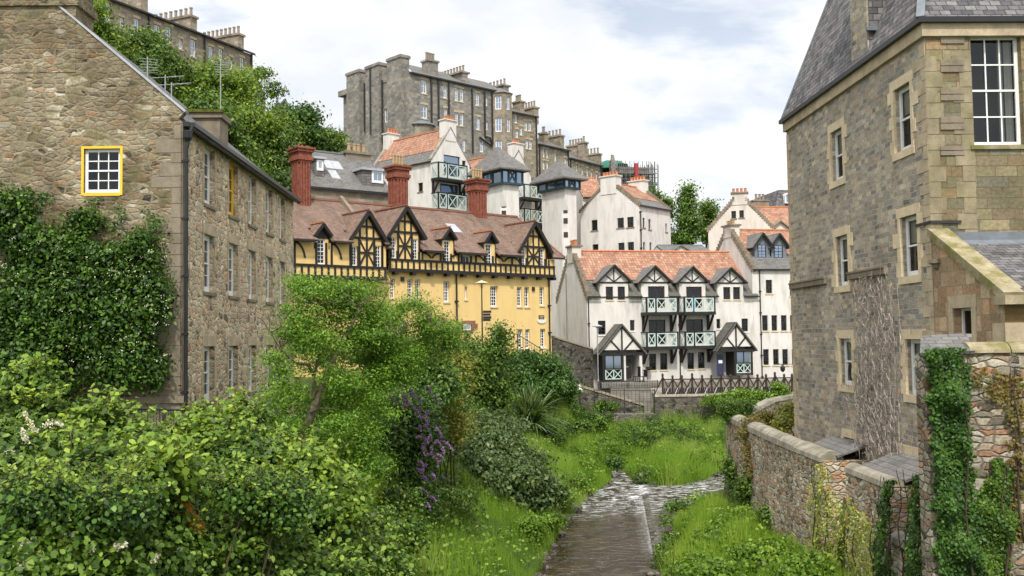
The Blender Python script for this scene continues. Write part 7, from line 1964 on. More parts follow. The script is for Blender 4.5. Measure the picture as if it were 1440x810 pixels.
def truss_fence():
    Y = 75.6; zt = at(1000, 529, Y).z; zb = at(950, 556.5, Y).z
    xs = [at(u, 540, Y).x for u in (932, 946, 959, 973.5, 987.5, 1000.5, 1014, 1027.5, 1039.5, 1052.5, 1065.5, 1077.5, 1090, 1103, 1114)]
    R_ = empty('timber_railing', (xs[0], Y, zb), 0, 'long dark timber railing of crossed braces on the grey river wall', 'railing')
    x0 = xs[0]; m = MB(); H = zt - zb
    m.beam((0, 0, H * 0.86), (xs[-1] - x0 + 1, 0, H * 0.86), 0.10, 0.09); m.beam((0, 0, 0.12), (xs[-1] - x0 + 1, 0, 0.12), 0.10, 0.1)
    rail = m.build('rail', M['timber_brown'], R_)
    bd = MB(); k = int((xs[-1] - x0 + 1) / 0.11)
    for i in range(k): bd.box(i * 0.11, i * 0.11 + 0.085, 0.1, 0.13, 0.05, H * 0.42)
    bd.build('palisade', M['timber'], R_)
    br = MB()
    for i, x in enumerate(xs):
        p = MB(); big = i % 3 == 0; h = H * (1.08 if big else 0.98); p.box(x - x0 - 0.07, x - x0 + 0.07, -0.07, 0.07, 0, h); p.lathe((x - x0, 0, h), [(0.11, 0), (0.08, 0.1), (0.01, 0.16)], 8)
        for s in (-1, 1): p.beam((x - x0, -0.09, h * 0.93), (x - x0 + s * 0.62, -0.12, H * 0.10), 0.14, 0.08)
        p.build('post', M['timber_brown'], R_)
        br.beam((x - x0 - 0.35, -0.17, H * 0.42), (x - x0 - 0.75, -0.55, -0.15), 0.05, 0.04)
    br.build('stays', M['lead_pale'], R_)
truss_fence()

def lamp_post(label, u, v0, v1, Y, sign=False, r=0.05):
    p = at(u, v1, Y); zt = at(u, v0, Y).z; zb = gz(p.x, p.y); R_ = empty('street_lamp', (p.x, p.y, zb), 0, label, 'street lamp')
    h = zt - zb; m = MB(); m.lathe((0, 0, -0.3), [(r * 1.8, 0), (r * 1.7, 1.3), (r * 1.1, 1.45), (r * 0.8, h + 0.2)], 8); m.build('pole', M['black' if sign else 'galv'], R_)
    m = MB(); m.lathe((0, 0, h - 0.12), [(0.08, 0), (0.10, 0.05), (0.42, 0.12), (0.40, 0.16), (0.10, 0.26), (0.02, 0.3)], 12); m.build('lamp_head', M['sand_pale' if sign else 'lead_pale'], R_)
    if sign:
        for i, v in enumerate((438.5, 442.5, 446.5, 450)):
            z = at(u, v, Y).z - zb; m = MB(); m.box(0.06, 0.62 - 0.06 * (i % 2), -0.03, 0.03, z - 0.08, z + 0.08); m.build('finger_sign', M['black'], R_)
lamp_post('tall thin black lamp post carrying finger signs in front of the yellow house', 678.5, 398, 492, 66.0, True)
lamp_post('slim grey lamp post beside the lattice porch of the white row', 841.5, 459, 552, 79.0)
# little white lantern by the path
p = at(815.5, 556, 74.5); R_ = empty('garden_lantern', (p.x, p.y, 2.34), 0, 'small white cone topped lantern on a post at the start of the stair wall', 'lantern')
zt = at(815.5, 540.5, 74.5).z - 2.34
m = MB(); m.tube((0, 0, 0), (0, 0, zt - 0.4), 0.05, n=8); m.build('post', M['black'], R_)
m = MB(); m.lathe((0, 0, zt - 0.42), [(0.22, 0), (0.20, 0.06), (0.03, 0.36), (0.02, 0.44)], 10); m.build('hood', M['white_paint'], R_)
# garden chairs
def chair(u, v, Y, rz, label, h=1.0):
    p = at(u, v, Y); R_ = empty('garden_chair', (p.x, p.y, 4.42), rz, label, 'chair', 'black chairs outside the white row')
    m = MB(); m.box(-0.25, 0.25, -0.25, 0.22, 0.42, 0.47); m.build('seat', M['black'], R_)
    m = MB()
    for i in range(5): m.box(-0.22 + i * 0.1, -0.16 + i * 0.1, 0.2, 0.24, 0.47, h)
    m.box(-0.25, 0.25, 0.19, 0.25, h - 0.1, h); m.build('backrest', M['black'], R_)
    for x in (-0.23, 0.19):
        for y in (-0.24, 0.18): m = MB(); m.box(x, x + 0.04, y, y + 0.04, 0, 0.42); m.build('leg', M['black'], R_)
chair(895.5, 536, 80.4, rad(-70), 'tall black slatted chair beside the dark porch door', 1.25)
chair(905, 538, 80.0, rad(-60), 'low black folding chair by the lower end of the timber railing')
# pink hanging basket
p = WR_F.hit(912.5, 515, -0.5); R_ = empty('hanging_basket', WR.o + WR.X * p[0] + WR.N * -0.5 + Vector((0, 0, p[1])), 0, 'hanging basket of pink flowers under the lower balcony of the white row', 'hanging basket')
m = MB(); m.lathe((0, 0, -0.35), [(0.05, 0), (0.22, 0.12), (0.27, 0.3)], 10); m.build('basket', M['bark_dark'], R_)
m = MB()
for i in range(3): m.tube((0.25 * math.cos(i * 2.1), 0.25 * math.sin(i * 2.1), -0.05), (0, 0, 0.7), 0.01, n=4)
m.build('chain', M['iron'], R_)
# lantern bracket on the gabled house
p = at(1100.5, 513, 83.5); R_ = empty('wall_lantern', p, 0, 'black bracket lantern on the white wall under the lowest small windows', 'lantern')
m = MB(); m.tube((0, 0.0, 0), (0, 1.6, 0.1), 0.03, n=5); m.tube((-0.7, 0, 0.05), (1.2, 0, 0.05), 0.03, n=5); m.build('bracket', M['iron'], R_)
m = MB(); m.lathe((0, 0, -0.6), [(0.08, 0), (0.2, 0.15), (0.22, 0.4), (0.05, 0.6)], 8); m.build('lantern_glass', M['black'], R_)

# ============================================================ vegetation
def leaf_mat(name, pal, trans=0.24, rough=0.45, tcol=1.5):
    g = G(name, rough, 0.22)
    at_ = g.n('ShaderNodeAttribute', attribute_name='rnd')
    c = g.ramp(at_.outputs['Fac'], [(i / (len(pal) - 1), q) for i, q in enumerate(pal)])
    g.col(c)
    tr = g.n('ShaderNodeBsdfTranslucent'); g.set(tr.inputs[0], g.mix(1.0, c, (tcol * 1.15, tcol, 0.5 * tcol), 'MULTIPLY'))
    ms = g.n('ShaderNodeMixShader'); g.set(ms.inputs[0], trans); g.t.links.new(g.b.outputs[0], ms.inputs[1]); g.t.links.new(tr.outputs[0], ms.inputs[2])
    g.t.links.new(ms.outputs[0], g.t.nodes['Material Output'].inputs[0]); return g.mat
LM = {}  # palette ends spread so leaf colours carry highlights and deep shadow
LM['light'] = leaf_mat('ash_leaves', [(0.025, 0.065, 0.008), (0.075, 0.165, 0.015), (0.15, 0.28, 0.025), (0.29, 0.43, 0.055)], 0.3)
LM['mid'] = leaf_mat('mid_leaves', [(0.008, 0.021, 0.004), (0.034, 0.072, 0.009), (0.091, 0.171, 0.018), (0.228, 0.351, 0.050)])
LM['bush'] = leaf_mat('bush_leaves', [(0.006, 0.017, 0.002), (0.024, 0.056, 0.006), (0.066, 0.130, 0.012), (0.148, 0.242, 0.035), (0.316, 0.403, 0.081)])
LM['dark'] = leaf_mat('dark_leaves', [(0.009, 0.022, 0.005), (0.024, 0.058, 0.010), (0.070, 0.147, 0.018), (0.189, 0.312, 0.047)], 0.2)
LM['grey'] = leaf_mat('grey_green_leaves', [(0.016, 0.031, 0.010), (0.045, 0.080, 0.020), (0.099, 0.158, 0.044), (0.277, 0.326, 0.146)], 0.25)
LM['yellow'] = leaf_mat('yellow_green_leaves', [(0.060, 0.084, 0.012), (0.150, 0.178, 0.024), (0.253, 0.261, 0.038), (0.357, 0.323, 0.076)])
LM['hill'] = leaf_mat('hill_leaves', [(0.022, 0.048, 0.006), (0.072, 0.136, 0.014), (0.162, 0.259, 0.027), (0.326, 0.426, 0.056)], 0.3)
LM['ivy'] = leaf_mat('ivy_leaves', [(0.008, 0.022, 0.005), (0.023, 0.061, 0.010), (0.061, 0.136, 0.018), (0.144, 0.246, 0.042)], 0.15, 0.45)
LM['varieg'] = leaf_mat('variegated_leaves', [(0.05, 0.12, 0.015), (0.22, 0.30, 0.04), (0.46, 0.48, 0.09), (0.62, 0.60, 0.22)], 0.2)
LM['rusty'] = leaf_mat('rusty_leaves', [(0.06, 0.10, 0.015), (0.12, 0.12, 0.02), (0.20, 0.13, 0.035), (0.14, 0.17, 0.03)], 0.2)
LM['orange'] = leaf_mat('orange_leaves', [(0.30, 0.13, 0.02), (0.50, 0.26, 0.03), (0.55, 0.34, 0.05)], 0.3)
LM['grass'] = leaf_mat('grass_blades', [(0.022, 0.055, 0.008), (0.065, 0.155, 0.014), (0.13, 0.25, 0.022), (0.21, 0.34, 0.042), (0.36, 0.37, 0.13)], 0.35)
LM['weeds'] = leaf_mat('weed_leaves', [(0.022, 0.055, 0.006), (0.072, 0.147, 0.013), (0.161, 0.282, 0.029), (0.331, 0.443, 0.068)], 0.35)
LM['strap'] = leaf_mat('strap_leaves', [(0.03, 0.08, 0.02), (0.07, 0.14, 0.03), (0.12, 0.20, 0.05), (0.30, 0.33, 0.20)], 0.2)
LM['purple'] = leaf_mat('purple_flowers', [(0.22, 0.10, 0.30), (0.36, 0.20, 0.46), (0.50, 0.32, 0.60)], 0.2, 0.8, 1.0)
LM['cream'] = leaf_mat('cream_flowers', [(0.55, 0.52, 0.36), (0.70, 0.68, 0.52), (0.78, 0.76, 0.64)], 0.2, 0.8, 1.0)
LM['pink'] = leaf_mat('pink_flowers', [(0.5, 0.12, 0.16), (0.6, 0.25, 0.3)], 0.2, 0.8, 1.0)
LM['redbrown'] = leaf_mat('redbrown_leaves', [(0.06, 0.03, 0.02), (0.10, 0.05, 0.03)], 0.2)

def leaf_mesh(name, P, N, S, mat, parent=None, rnd=None, aspect=0.62, origin=None, shape=4, seed=0, kind=None, T=None):
    """one mesh of flat leaves: P centres, N normals, S lengths"""
    rng = np.random.default_rng(seed + 77)
    n = len(P)
    if origin is not None: P = P - np.asarray(origin)[None]
    N = N / (np.linalg.norm(N, axis=1, keepdims=True) + 1e-9)
    if T is None:
        T = rng.normal(size=(n, 3)); T[:, 2] -= 0.5
    T = T - (T * N).sum(1, keepdims=True) * N; T /= (np.linalg.norm(T, axis=1, keepdims=True) + 1e-9)
    B = np.cross(N, T); L = (S[:, None]) * 0.5; Wd = L * aspect
    if shape == 4: pts = [P - T * L, P + B * Wd - T * L * 0.1, P + T * L - N * L * 0.25, P - B * Wd - T * L * 0.1]
    elif shape == 3: pts = [P - T * L + B * Wd * 0.5, P - T * L - B * Wd * 0.5, P + T * L]
    else: pts = [P - T * L, P - T * L * 0.45 + B * Wd * 0.85, P + T * L * 0.25 + B * Wd * 0.8 - N * L * 0.08, P + T * L - N * L * 0.3, P + T * L * 0.25 - B * Wd * 0.8 - N * L * 0.08, P - T * L * 0.45 - B * Wd * 0.85]
    k = len(pts); V = np.stack(pts, 1).reshape(-1, 3).astype(np.float32)
    me = bpy.data.meshes.new(name); me.vertices.add(n * k); me.vertices.foreach_set('co', V.ravel())
    me.loops.add(n * k); me.loops.foreach_set('vertex_index', np.arange(n * k, dtype=np.int32)); me.polygons.add(n); me.polygons.foreach_set('loop_start', np.arange(0, n * k, k, dtype=np.int32))
    a = me.attributes.new('rnd', 'FLOAT', 'FACE')
    if rnd is None: rnd = rng.random(n)
    a.data.foreach_set('value', np.clip(rnd, 0, 1).astype(np.float32)); me.materials.append(LM[mat]); me.update()
    o = bpy.data.objects.new(name, me); COL.objects.link(o)
    if parent is not None: o.parent = parent
    elif origin is not None: o.location = origin
    if kind: o['kind'] = kind
    return o

def lumps(blobs, k, seed, r0=0.42, core=0.74, spread=0.66):
    rr = random.Random(seed); out = []
    for c, r in blobs:
        out.append((c, tuple(q * core for q in r)))
        for i in range(k):
            d = Vector((rr.gauss(0, 1), rr.gauss(0, 1) - 0.35, rr.gauss(0, 1) + 0.25)).normalized(); f = r0 * rr.uniform(0.65, 1.3)
            out.append(((c[0] + d.x * r[0] * spread, c[1] + d.y * r[1] * spread, c[2] + d.z * r[2] * spread), tuple(q * f for q in r)))
    return out
def cloud(blobs, n, clump=0.35, per=28, seed=0, flat=0.6, fill=0.15, upb=0.6, lo=0.55, jit=0.18):
    """clumped leaf positions over ellipsoids ((x,y,z),(rx,ry,rz))"""
    rng = np.random.default_rng(seed); Ps = []; Ns = []; Rs = []
    w = np.array([(b[1][0] * b[1][1] + b[1][0] * b[1][2] + b[1][1] * b[1][2]) ** 1.0 for b in blobs]); w = w / w.sum()
    for b, wi in zip(blobs, w):
        c = np.array(b[0]); r = np.array(b[1]); m = max(3, int(n * wi / per))
        d = rng.normal(size=(m, 3)); d /= np.linalg.norm(d, axis=1, keepdims=True)
        d[:, 1] = np.where(rng.random(m) < 0.35, -np.abs(d[:, 1]), d[:, 1])
        rr = rng.uniform(lo, 1.0, m) ** 0.6 * (1 + rng.normal(size=m) * jit)
        cc = c + d * r * rr[:, None]
        cs = clump * rng.uniform(0.6, 1.4, m)
        cr = rng.random(m)
        idx = np.repeat(np.arange(m), per)
        off = rng.normal(size=(m * per, 3)) * cs[idx][:, None] * np.array([1, 1, flat])
        P = cc[idx] + off
        Nn = d[idx] * 0.6 + off / (cs[idx][:, None] + 1e-6) * 0.35 + rng.normal(size=(m * per, 3)) * 0.55; Nn[:, 2] += upb
        Ps.append(P); Ns.append(Nn); Rs.append(0.55 * cr[idx] + 0.45 * rng.random(m * per))
        mf = int(n * wi * fill)
        if mf:
            d = rng.normal(size=(mf, 3)); d /= np.linalg.norm(d, axis=1, keepdims=True); P = c + d * r * (rng.random(mf) ** 0.5)[:, None] * 0.9
            Ps.append(P); Ns.append(rng.normal(size=(mf, 3)) + d); Rs.append(rng.random(mf) * 0.7)
    return np.concatenate(Ps), np.concatenate(Ns), np.concatenate(Rs)
def B3(u, v, Y, ru, rv, rd):
    p = at(u, v, Y); return ((p.x, p.y, p.z), (ru * Y / FPX, rd, rv * Y / FPX))
def ground_cut(P, *arrs, eps=0.02):
    k = P[:, 2] > hgt(P[:, 0], P[:, 1]) - eps
    return (P[k],) + tuple(a[k] for a in arrs)
def twigs(m, p, d, L, r, depth, rng, spread=0.6, tips=None):
    q = p + d * L
    mid = p + d * L * 0.5 + Vector((rng.uniform(-1, 1), rng.uniform(-1, 1), rng.uniform(-1, 1))) * L * 0.08
    m.path([p, mid, q], [r, r * 0.85, r * 0.7], 6 if r > 0.03 else 4)
    if tips is not None: tips.append(q)
    if depth <= 0: return
    for k in range(rng.choice((2, 3, 3))):
        dd = (d + Vector((rng.uniform(-1, 1), rng.uniform(-1, 1), rng.uniform(-0.5, 0.8))) * spread).normalized()
        twigs(m, q if k < 2 else mid, dd, L * rng.uniform(0.6, 0.85), r * 0.62, depth - 1, rng, spread, tips)
def plant(name, label, cat, blobs, n, mat, size, seed, clump=0.35, per=28, shape=4, group=None, base=None, stems=5, stem_r=0.03, crown='crown', trunk='stem', aspect=0.62, cut=True, fill=0.15, bark='bark_dark', lump=6, **k):
    c = np.mean([b[0] for b in blobs], axis=0)
    if base is None: base = (c[0], c[1], gz(c[0], c[1]))
    R_ = empty(name, base, 0, label, cat, group)
    P, N, Rn = cloud(lumps(blobs, lump, seed) if lump else blobs, n, clump, per, seed, fill=fill, **k)
    if cut: P, N, Rn = ground_cut(P, N, Rn)
    rng = np.random.default_rng(seed + 5); S = size * rng.uniform(0.45, 1.4, len(P))
    leaf_mesh(crown, P, N, S, mat, R_, Rn, aspect, origin=base, shape=shape, seed=seed)
    m = MB(); rr = random.Random(seed); b0 = Vector(base)
    order = sorted(blobs, key=lambda b: -b[1][0] * b[1][2])
    for i in range(stems):
        b = order[i % len(order)]; t = Vector(b[0]) - b0 + Vector((rr.uniform(-1, 1) * b[1][0] * 0.4, rr.uniform(-1, 1) * b[1][1] * 0.4, rr.uniform(-0.2, 0.5) * b[1][2]))
        s = Vector((rr.uniform(-0.3, 0.3), rr.uniform(-0.3, 0.3), -0.2)) * (1 if stem_r < 0.1 else 0.2); mid = s.lerp(t, 0.5) + Vector((rr.uniform(-.2, .2), rr.uniform(-.2, .2), 0.1))
        m.path([s, mid, t], [stem_r, stem_r * 0.7, stem_r * 0.35], 6)
    m.build(trunk, M[bark], R_)
    return R_, b0
def tree(label, blobs, n, mat, size, seed, trunk_r=0.22, group='trees on the hill', **k):
    return plant('tree', label, 'tree', blobs, n, mat, size, seed, stems=len(blobs) + 3, stem_r=trunk_r, crown='crown', trunk='trunk', group=group, bark='bark', **k)

def shoots(R_, b0, bl, n, mat, size, seed, L=0.5):
    """leafy shoots standing out of a bush"""
    rr = random.Random(seed); P = []; N = []; m = MB()
    for i in range(n):
        c, r = bl[rr.randrange(len(bl))]; d = Vector((rr.gauss(0, 1), rr.gauss(0, 1) - 0.5, abs(rr.gauss(0, 1)) + 0.2)).normalized()
        p = Vector(c) + Vector((d.x * r[0], d.y * r[1], d.z * r[2])) * 0.9; g_ = (d * 0.6 + Vector((rr.gauss(0, .4), rr.gauss(0, .3), 0.7))).normalized(); l = L * rr.uniform(0.5, 1.4)
        q = [p + g_ * l * t - Vector((0, 0, 0.35 * l * t * t)) for t in (0, .33, .66, 1)]
        m.path([x - b0 for x in q], [0.008, 0.006, 0.005, 0.003], 4)
        for k in range(int(l / 0.045)):
            t = rr.random(); x = q[0].lerp(q[3], t) if t < 0 else p + g_ * l * t - Vector((0, 0, 0.35 * l * t * t)); P.append((x.x + rr.gauss(0, size * .45), x.y + rr.gauss(0, size * .45), x.z + rr.gauss(0, size * .3))); N.append((rr.gauss(0, .5), rr.gauss(0, .5) - 0.3, 1))
    P = np.array(P); rng = np.random.default_rng(seed)
    leaf_mesh('shoots', P, np.array(N), size * rng.uniform(0.6, 1.4, len(P)), mat, R_, 0.3 + 0.7 * rng.random(len(P)), 0.7, origin=tuple(b0), shape=6, seed=seed); m.build('stem', M['bark'], R_)
def scene_plants():
    # ---------------- climbing shrub on the gable
    bl = [B3(*q) for q in ((20, 320, 29.6, 45, 45, 0.45), (75, 365, 29.6, 55, 45, 0.5), (150, 375, 29.6, 55, 45, 0.55), (30, 430, 29.5, 70, 80, 0.6), (130, 440, 29.4, 90, 70, 0.75), (190, 440, 29.5, 38, 100, 0.5), (60, 520, 29.4, 90, 70, 0.6), (170, 510, 29.5, 55, 40, 0.5), (20, 290, 29.7, 24, 22, 0.3), (120, 312, 29.7, 26, 16, 0.3), (200, 350, 29.6, 22, 26, 0.4), (222, 410, 29.6, 14, 40, 0.3), (214, 520, 29.6, 16, 30, 0.3))]
    rt, b0 = plant('climbing_shrub', 'dark glossy climbing shrub dotted with white flowers on the stone gable', 'climbing plant', bl, 60000, 'dark', 0.12, 11, clump=0.2, per=26, shape=6, base=(LH.o.x - 4, 29.7, 4.0), stems=6, stem_r=0.05, cut=False, lo=0.6, lump=11, jit=0.3)
    # trailing shoots on the wall above it
    rng = np.random.default_rng(3); P = []; 
    for u, v0, v1 in ((8, 255, 300), (38, 262, 300), (128, 278, 330), (165, 285, 330), (205, 290, 350), (225, 300, 420), (215, 305, 340), (60, 270, 300), (232, 350, 470)):
        for i in range(110):
            t = rng.random(); p = at(u + rng.normal() * 5 + 6 * math.sin(t * 5), v0 + (v1 - v0) * t, 29.9); P.append((p.x, p.y - 0.04 - rng.random() * 0.06, p.z))
    P = np.array(P); leaf_mesh('shoots', P, np.tile([0, -1.0, 0.3], (len(P), 1)) + rng.normal(size=(len(P), 3)) * 0.4, 0.09 * rng.uniform(0.6, 1.3, len(P)), 'ivy', rt, origin=tuple(b0))
    fl = []
    for u, v in [(rng.uniform(70, 235), rng.uniform(345, 510)) for _ in range(90)] + [(rng.uniform(0, 60), rng.uniform(340, 420)) for _ in range(8)]:
        v += (u - 150) * 0.05
        for i in range(5): p = at(u + rng.normal() * 3.2, v + rng.normal() * 1.2, 28.55 + 0.5 * rng.random()); fl.append(p[:])
    fl = np.array(fl); leaf_mesh('blossom', fl, np.tile([0, -1.0, 1.0], (len(fl), 1)) + rng.normal(size=(len(fl), 3)) * 0.3, 0.028 * rng.uniform(0.6, 1.4, len(fl)), 'cream', rt, origin=tuple(b0), aspect=1.0)
    # ---------------- foreground bushes
    def near(label, q, n, seed, mat='bush', size=0.082, **k):
        n = int(n * 2.2)
        bl = [B3(a[0], a[1] + a[4] * 0.16, a[2], a[3] * 0.88, a[4] * 0.82, a[5] * 0.9) for a in q]; R0 = plant('leafy_bush', label, 'bush', bl, n, mat, size, seed, clump=k.pop('clump', 0.17), per=26, shape=6, aspect=0.78, group='bushes under the big stone house', cut=False, lump=12, jit=0.26, base=(bl[0][0][0], bl[0][0][1], gz(bl[0][0][0], bl[0][0][1])), lo=0.4, upb=0.7, **k)
        shoots(R0[0], R0[1], bl, 170, 'hill', size * 1.1, seed); return R0
    r1, b1 = near('bright leafy bush filling the lower corner, with a sprig standing up against the climber', [(30, 690, 13.5, 120, 110, 1.4), (140, 700, 13.0, 110, 120, 1.4), (60, 790, 11.5, 170, 80, 1.3), (10, 630, 14, 60, 40, 0.8), (110, 630, 14.2, 70, 36, 0.9), (190, 630, 14.4, 40, 40, 0.8), (50, 575, 14.6, 34, 16, 0.3), (45, 532, 14.8, 16, 7, 0.1), (150, 585, 14.6, 28, 10, 0.3)], 36000, 21)
    near('broad leaved bush in front of the iron railing with a spray of orange leaves', [(270, 700, 15.5, 100, 90, 1.4), (330, 640, 16.5, 65, 70, 1.0), (300, 600, 17.2, 40, 36, 0.6), (220, 760, 13.5, 110, 80, 1.2), (350, 760, 14.5, 100, 80, 1.2), (240, 650, 16, 40, 40, 0.7), (345, 585, 17.4, 22, 26, 0.4)], 30000, 22, mat='bush')
    near('sprawling yellowish green bush low under the light tree', [(430, 740, 17, 90, 75, 1.3), (400, 680, 18, 65, 50, 1.1), (480, 730, 18.5, 55, 50, 1.0), (520, 790, 17.5, 65, 50, 1.0), (440, 800, 15, 90, 45, 1.0), (380, 640, 19, 40, 32, 0.8)], 22000, 23, mat='bush', size=0.085)
    near('dark small leaved bush pushing up between the two big bright bushes', [(165, 705, 11.6, 40, 34, 0.7), (60, 700, 11.2, 36, 40, 0.6), (400, 700, 14.0, 40, 34, 0.7), (345, 690, 13.6, 26, 24, 0.5)], 7000, 24, mat='dark', size=0.06)  # dark leaf colour added where only shaded gaps lie between the bushes
    near('pale yellowish leafy shrub lit on top beside the iron railing', [(300, 618, 16.6, 50, 26, 0.6), (420, 655, 16.6, 50, 26, 0.7), (470, 700, 16.5, 36, 26, 0.7), (225, 660, 13.2, 36, 22, 0.5)], 7000, 25, mat='hill', size=0.10)
    # flower spikes (each a countable spray)
    rr = random.Random(8)
    for (u, v, Y, L, dx) in ((20, 775, 10.6, 0.35, 0.5), (12, 745, 11, 0.28, 0.3), (30, 800, 10.4, 0.3, 0.4), (62, 598, 12.8, 0.25, 0.9), (50, 606, 12.8, 0.25, -0.6), (38, 622, 12.7, 0.22, -0.3), (85, 757, 11, 0.2, 0.6), (118, 780, 11, 0.18, 0.6), (160, 770, 11, 0.2, 0.7), (215, 790, 11.4, 0.16, 0.3), (5, 640, 12.8, 0.2, 0.6)):
        p = at(u, v, Y); m = []; 
        for i in range(90):
            t = rr.random(); m.append((p.x + dx * L * t + rr.gauss(0, 0.012 + 0.012 * (1 - t)), p.y + rr.gauss(0, 0.02), p.z + L * (0.6 * t - 0.7 * t * t * dx) + rr.gauss(0, 0.012 + 0.01 * (1 - t))))
        m = np.array(m); leaf_mesh('flower_spray', m, np.random.default_rng(1).normal(size=m.shape), np.full(len(m), 0.03), 'cream', r1, origin=tuple(b1), aspect=1.0)
    m = []
    for i in range(260):
        t = rr.random(); q = at(256 + 26 * t + rr.gauss(0, 3.5), 704 + 46 * t + rr.gauss(0, 4), 13.3 + rr.random() * 0.2); m.append(q[:])
    m = np.array(m); leaf_mesh('orange_leaves', m, np.random.default_rng(2).normal(size=m.shape) + [0, -0.7, 0.5], np.full(len(m), 0.09), 'orange', r1, origin=tuple(b1), shape=6)
    # ---------------- light green tree with leaning trunk
    base = at(418, 668, 26.0); base.z = gz(base.x, base.y) - 0.1
    R_ = empty('ash_tree', base, 0, 'light green feathery tree with forked leaning trunk beside the big stone house', 'tree')
    m = MB(); Pp = lambda u, v, Y: at(u, v, Y) - base
    tr = [Vector((0, 0, -0.3)), Pp(418, 640, 26), Pp(432, 600, 26), Pp(446, 560, 26.2), Pp(462, 520, 26.4), Pp(487, 470, 26.8), Pp(510, 430, 27)]
    m.path(tr, [0.17, 0.14, 0.12, 0.10, 0.07, 0.045, 0.02], 9)
    for pts, r in (([Pp(440, 560, 26.1), Pp(442, 530, 26), Pp(434, 513, 25.8), Pp(415, 510, 25.6), Pp(395, 492, 25.4), Pp(382, 470, 25.2)], 0.08), ([Pp(442, 530, 26), Pp(448, 500, 26), Pp(470, 480, 26), Pp(478, 470, 26)], 0.06),
                   ([Pp(462, 520, 26.4), Pp(450, 470, 26.6), Pp(445, 430, 26.8)], 0.06), ([Pp(487, 470, 26.8), Pp(530, 465, 28), Pp(570, 455, 29)], 0.05), ([Pp(437, 580, 26), Pp(450, 574, 25.6), Pp(472, 575, 25.2)], 0.04), ([Pp(475, 495, 26.5), Pp(520, 490, 27.5), Pp(560, 470, 28.5), Pp(600, 462, 29)], 0.05), ([Pp(530, 440, 28), Pp(545, 410, 28), Pp(552, 398, 28)], 0.03), ([Pp(395, 492, 25.4), Pp(400, 465, 25.4), Pp(412, 450, 25.4)], 0.025), ([Pp(382, 470, 25.2), Pp(372, 455, 25.1), Pp(360, 452, 25)], 0.02)):
        m.path(pts, [0.75 * r * (1 - 0.75 * i / (len(pts) - 1)) for i in range(len(pts))], 6)
    rr = random.Random(12)
    for (u, v) in ((380, 468), (395, 490), (552, 400), (610, 462), (500, 430), (450, 430), (560, 470), (420, 450)):
        p = Pp(u, v, 26.2)
        for k in range(5): twigs(m, p, Vector((rr.uniform(-1, 1), rr.uniform(-.5, .5), rr.uniform(0.1, 1))).normalized(), 0.32, 0.012, 1, rr)
    m.build('trunk', M['bark'], R_)
    bl = [B3(*q) for q in ((455, 425, 27, 52, 34, 1.1), (425, 455, 26.5, 40, 34, 0.9), (500, 430, 27.5, 50, 30, 1.1), (550, 445, 28.5, 42, 28, 1.0), (600, 462, 29.5, 36, 32, 1.0), (575, 430, 29, 26, 18, 0.8), (635, 480, 30, 24, 28, 0.8), (520, 460, 28, 40, 30, 1.0), (455, 500, 29.5, 55, 26, 0.8), (530, 505, 29.5, 60, 34, 1.0), (500, 540, 29.5, 46, 26, 0.8), (480, 480, 27.5, 60, 35, 1.2), (560, 500, 29, 50, 28, 1.0), (395, 570, 27.8, 30, 36, 0.8), (368, 605, 26.2, 24, 32, 0.7), (480, 570, 28.8, 45, 36, 1.0), (530, 570, 27.4, 40, 38, 1.0), (500, 630, 27.6, 50, 38, 1.0), (440, 640, 28.6, 50, 34, 1.0), (515, 625, 27, 32, 45, 1.0), (500, 675, 26.4, 40, 38, 1.0), (470, 690, 25.2, 40, 26, 0.8), (472, 600, 25.3, 26, 22, 0.4), (405, 545, 25.4, 22, 24, 0.4), (455, 485, 25.8, 34, 22, 0.5), (478, 535, 25.5, 24, 26, 0.4), (415, 600, 25.2, 16, 18, 0.3), (430, 470, 26, 30, 20, 0.5), (540, 520, 28, 40, 28, 0.8), (590, 500, 30, 34, 26, 0.8), (385, 515, 25.5, 20, 20, 0.5), (425, 395, 27, 20, 10, 0.4))]
    P, N, Rn = cloud(lumps(bl, 6, 31, 0.4, 0.55, 0.8), 100000, 0.19, 30, 31, flat=0.45, fill=0.03, upb=1.0, lo=0.4, jit=0.28); rng = np.random.default_rng(4)
    leaf_mesh('crown', P, N, 0.085 * rng.uniform(0.6, 1.4, len(P)), 'light', R_, Rn, 0.42, origin=tuple(base), seed=31)
    # ---------------- shrubs between it and the yellow house
    S = lambda nm, lb, q, n, mat, size, seed, **k: plant(nm, lb, 'shrub', [B3(*a) for a in q], n, mat, size, seed, **k)
    S('shrub', 'dark green rounded shrub above the purple flower spikes', [(545, 490, 36, 40, 36, 1.4), (590, 505, 36.5, 36, 34, 1.2), (560, 530, 35, 50, 34, 1.2), (610, 540, 35.5, 32, 30, 1.0)], 15000, 'mid', 0.16, 41)
    S('shrub', 'yellow green shrub with drooping sprays between the light tree and the lamp post', [(625, 490, 38, 26, 34, 1.0), (640, 530, 38, 26, 40, 1.0), (610, 470, 38, 22, 26, 0.8), (620, 570, 37.5, 26, 34, 1.0), (645, 600, 37, 24, 26, 0.8)], 14000, 'yellow', 0.10, 42, clump=0.24)
    S('climbing_plant', 'green climber heaped on the wire fence under the red door', [(668, 515, 55, 20, 26, 0.8), (672, 545, 55, 26, 34, 0.9), (650, 520, 54, 18, 36, 0.7), (655, 585, 53, 30, 24, 0.9)], 12000, 'mid', 0.17, 43)
    S('climbing_plant', 'pillar of green climber, the tallest against the yellow wall', [(702, 500, 56, 14, 36, 0.6), (704, 468, 56, 7, 14, 0.4), (700, 545, 56, 15, 34, 0.7), (692, 520, 56, 12, 20, 0.6), (706, 580, 56, 10, 20, 0.5), (685, 510, 57, 10, 22, 0.5)], 9000, 'mid', 0.16, 44)
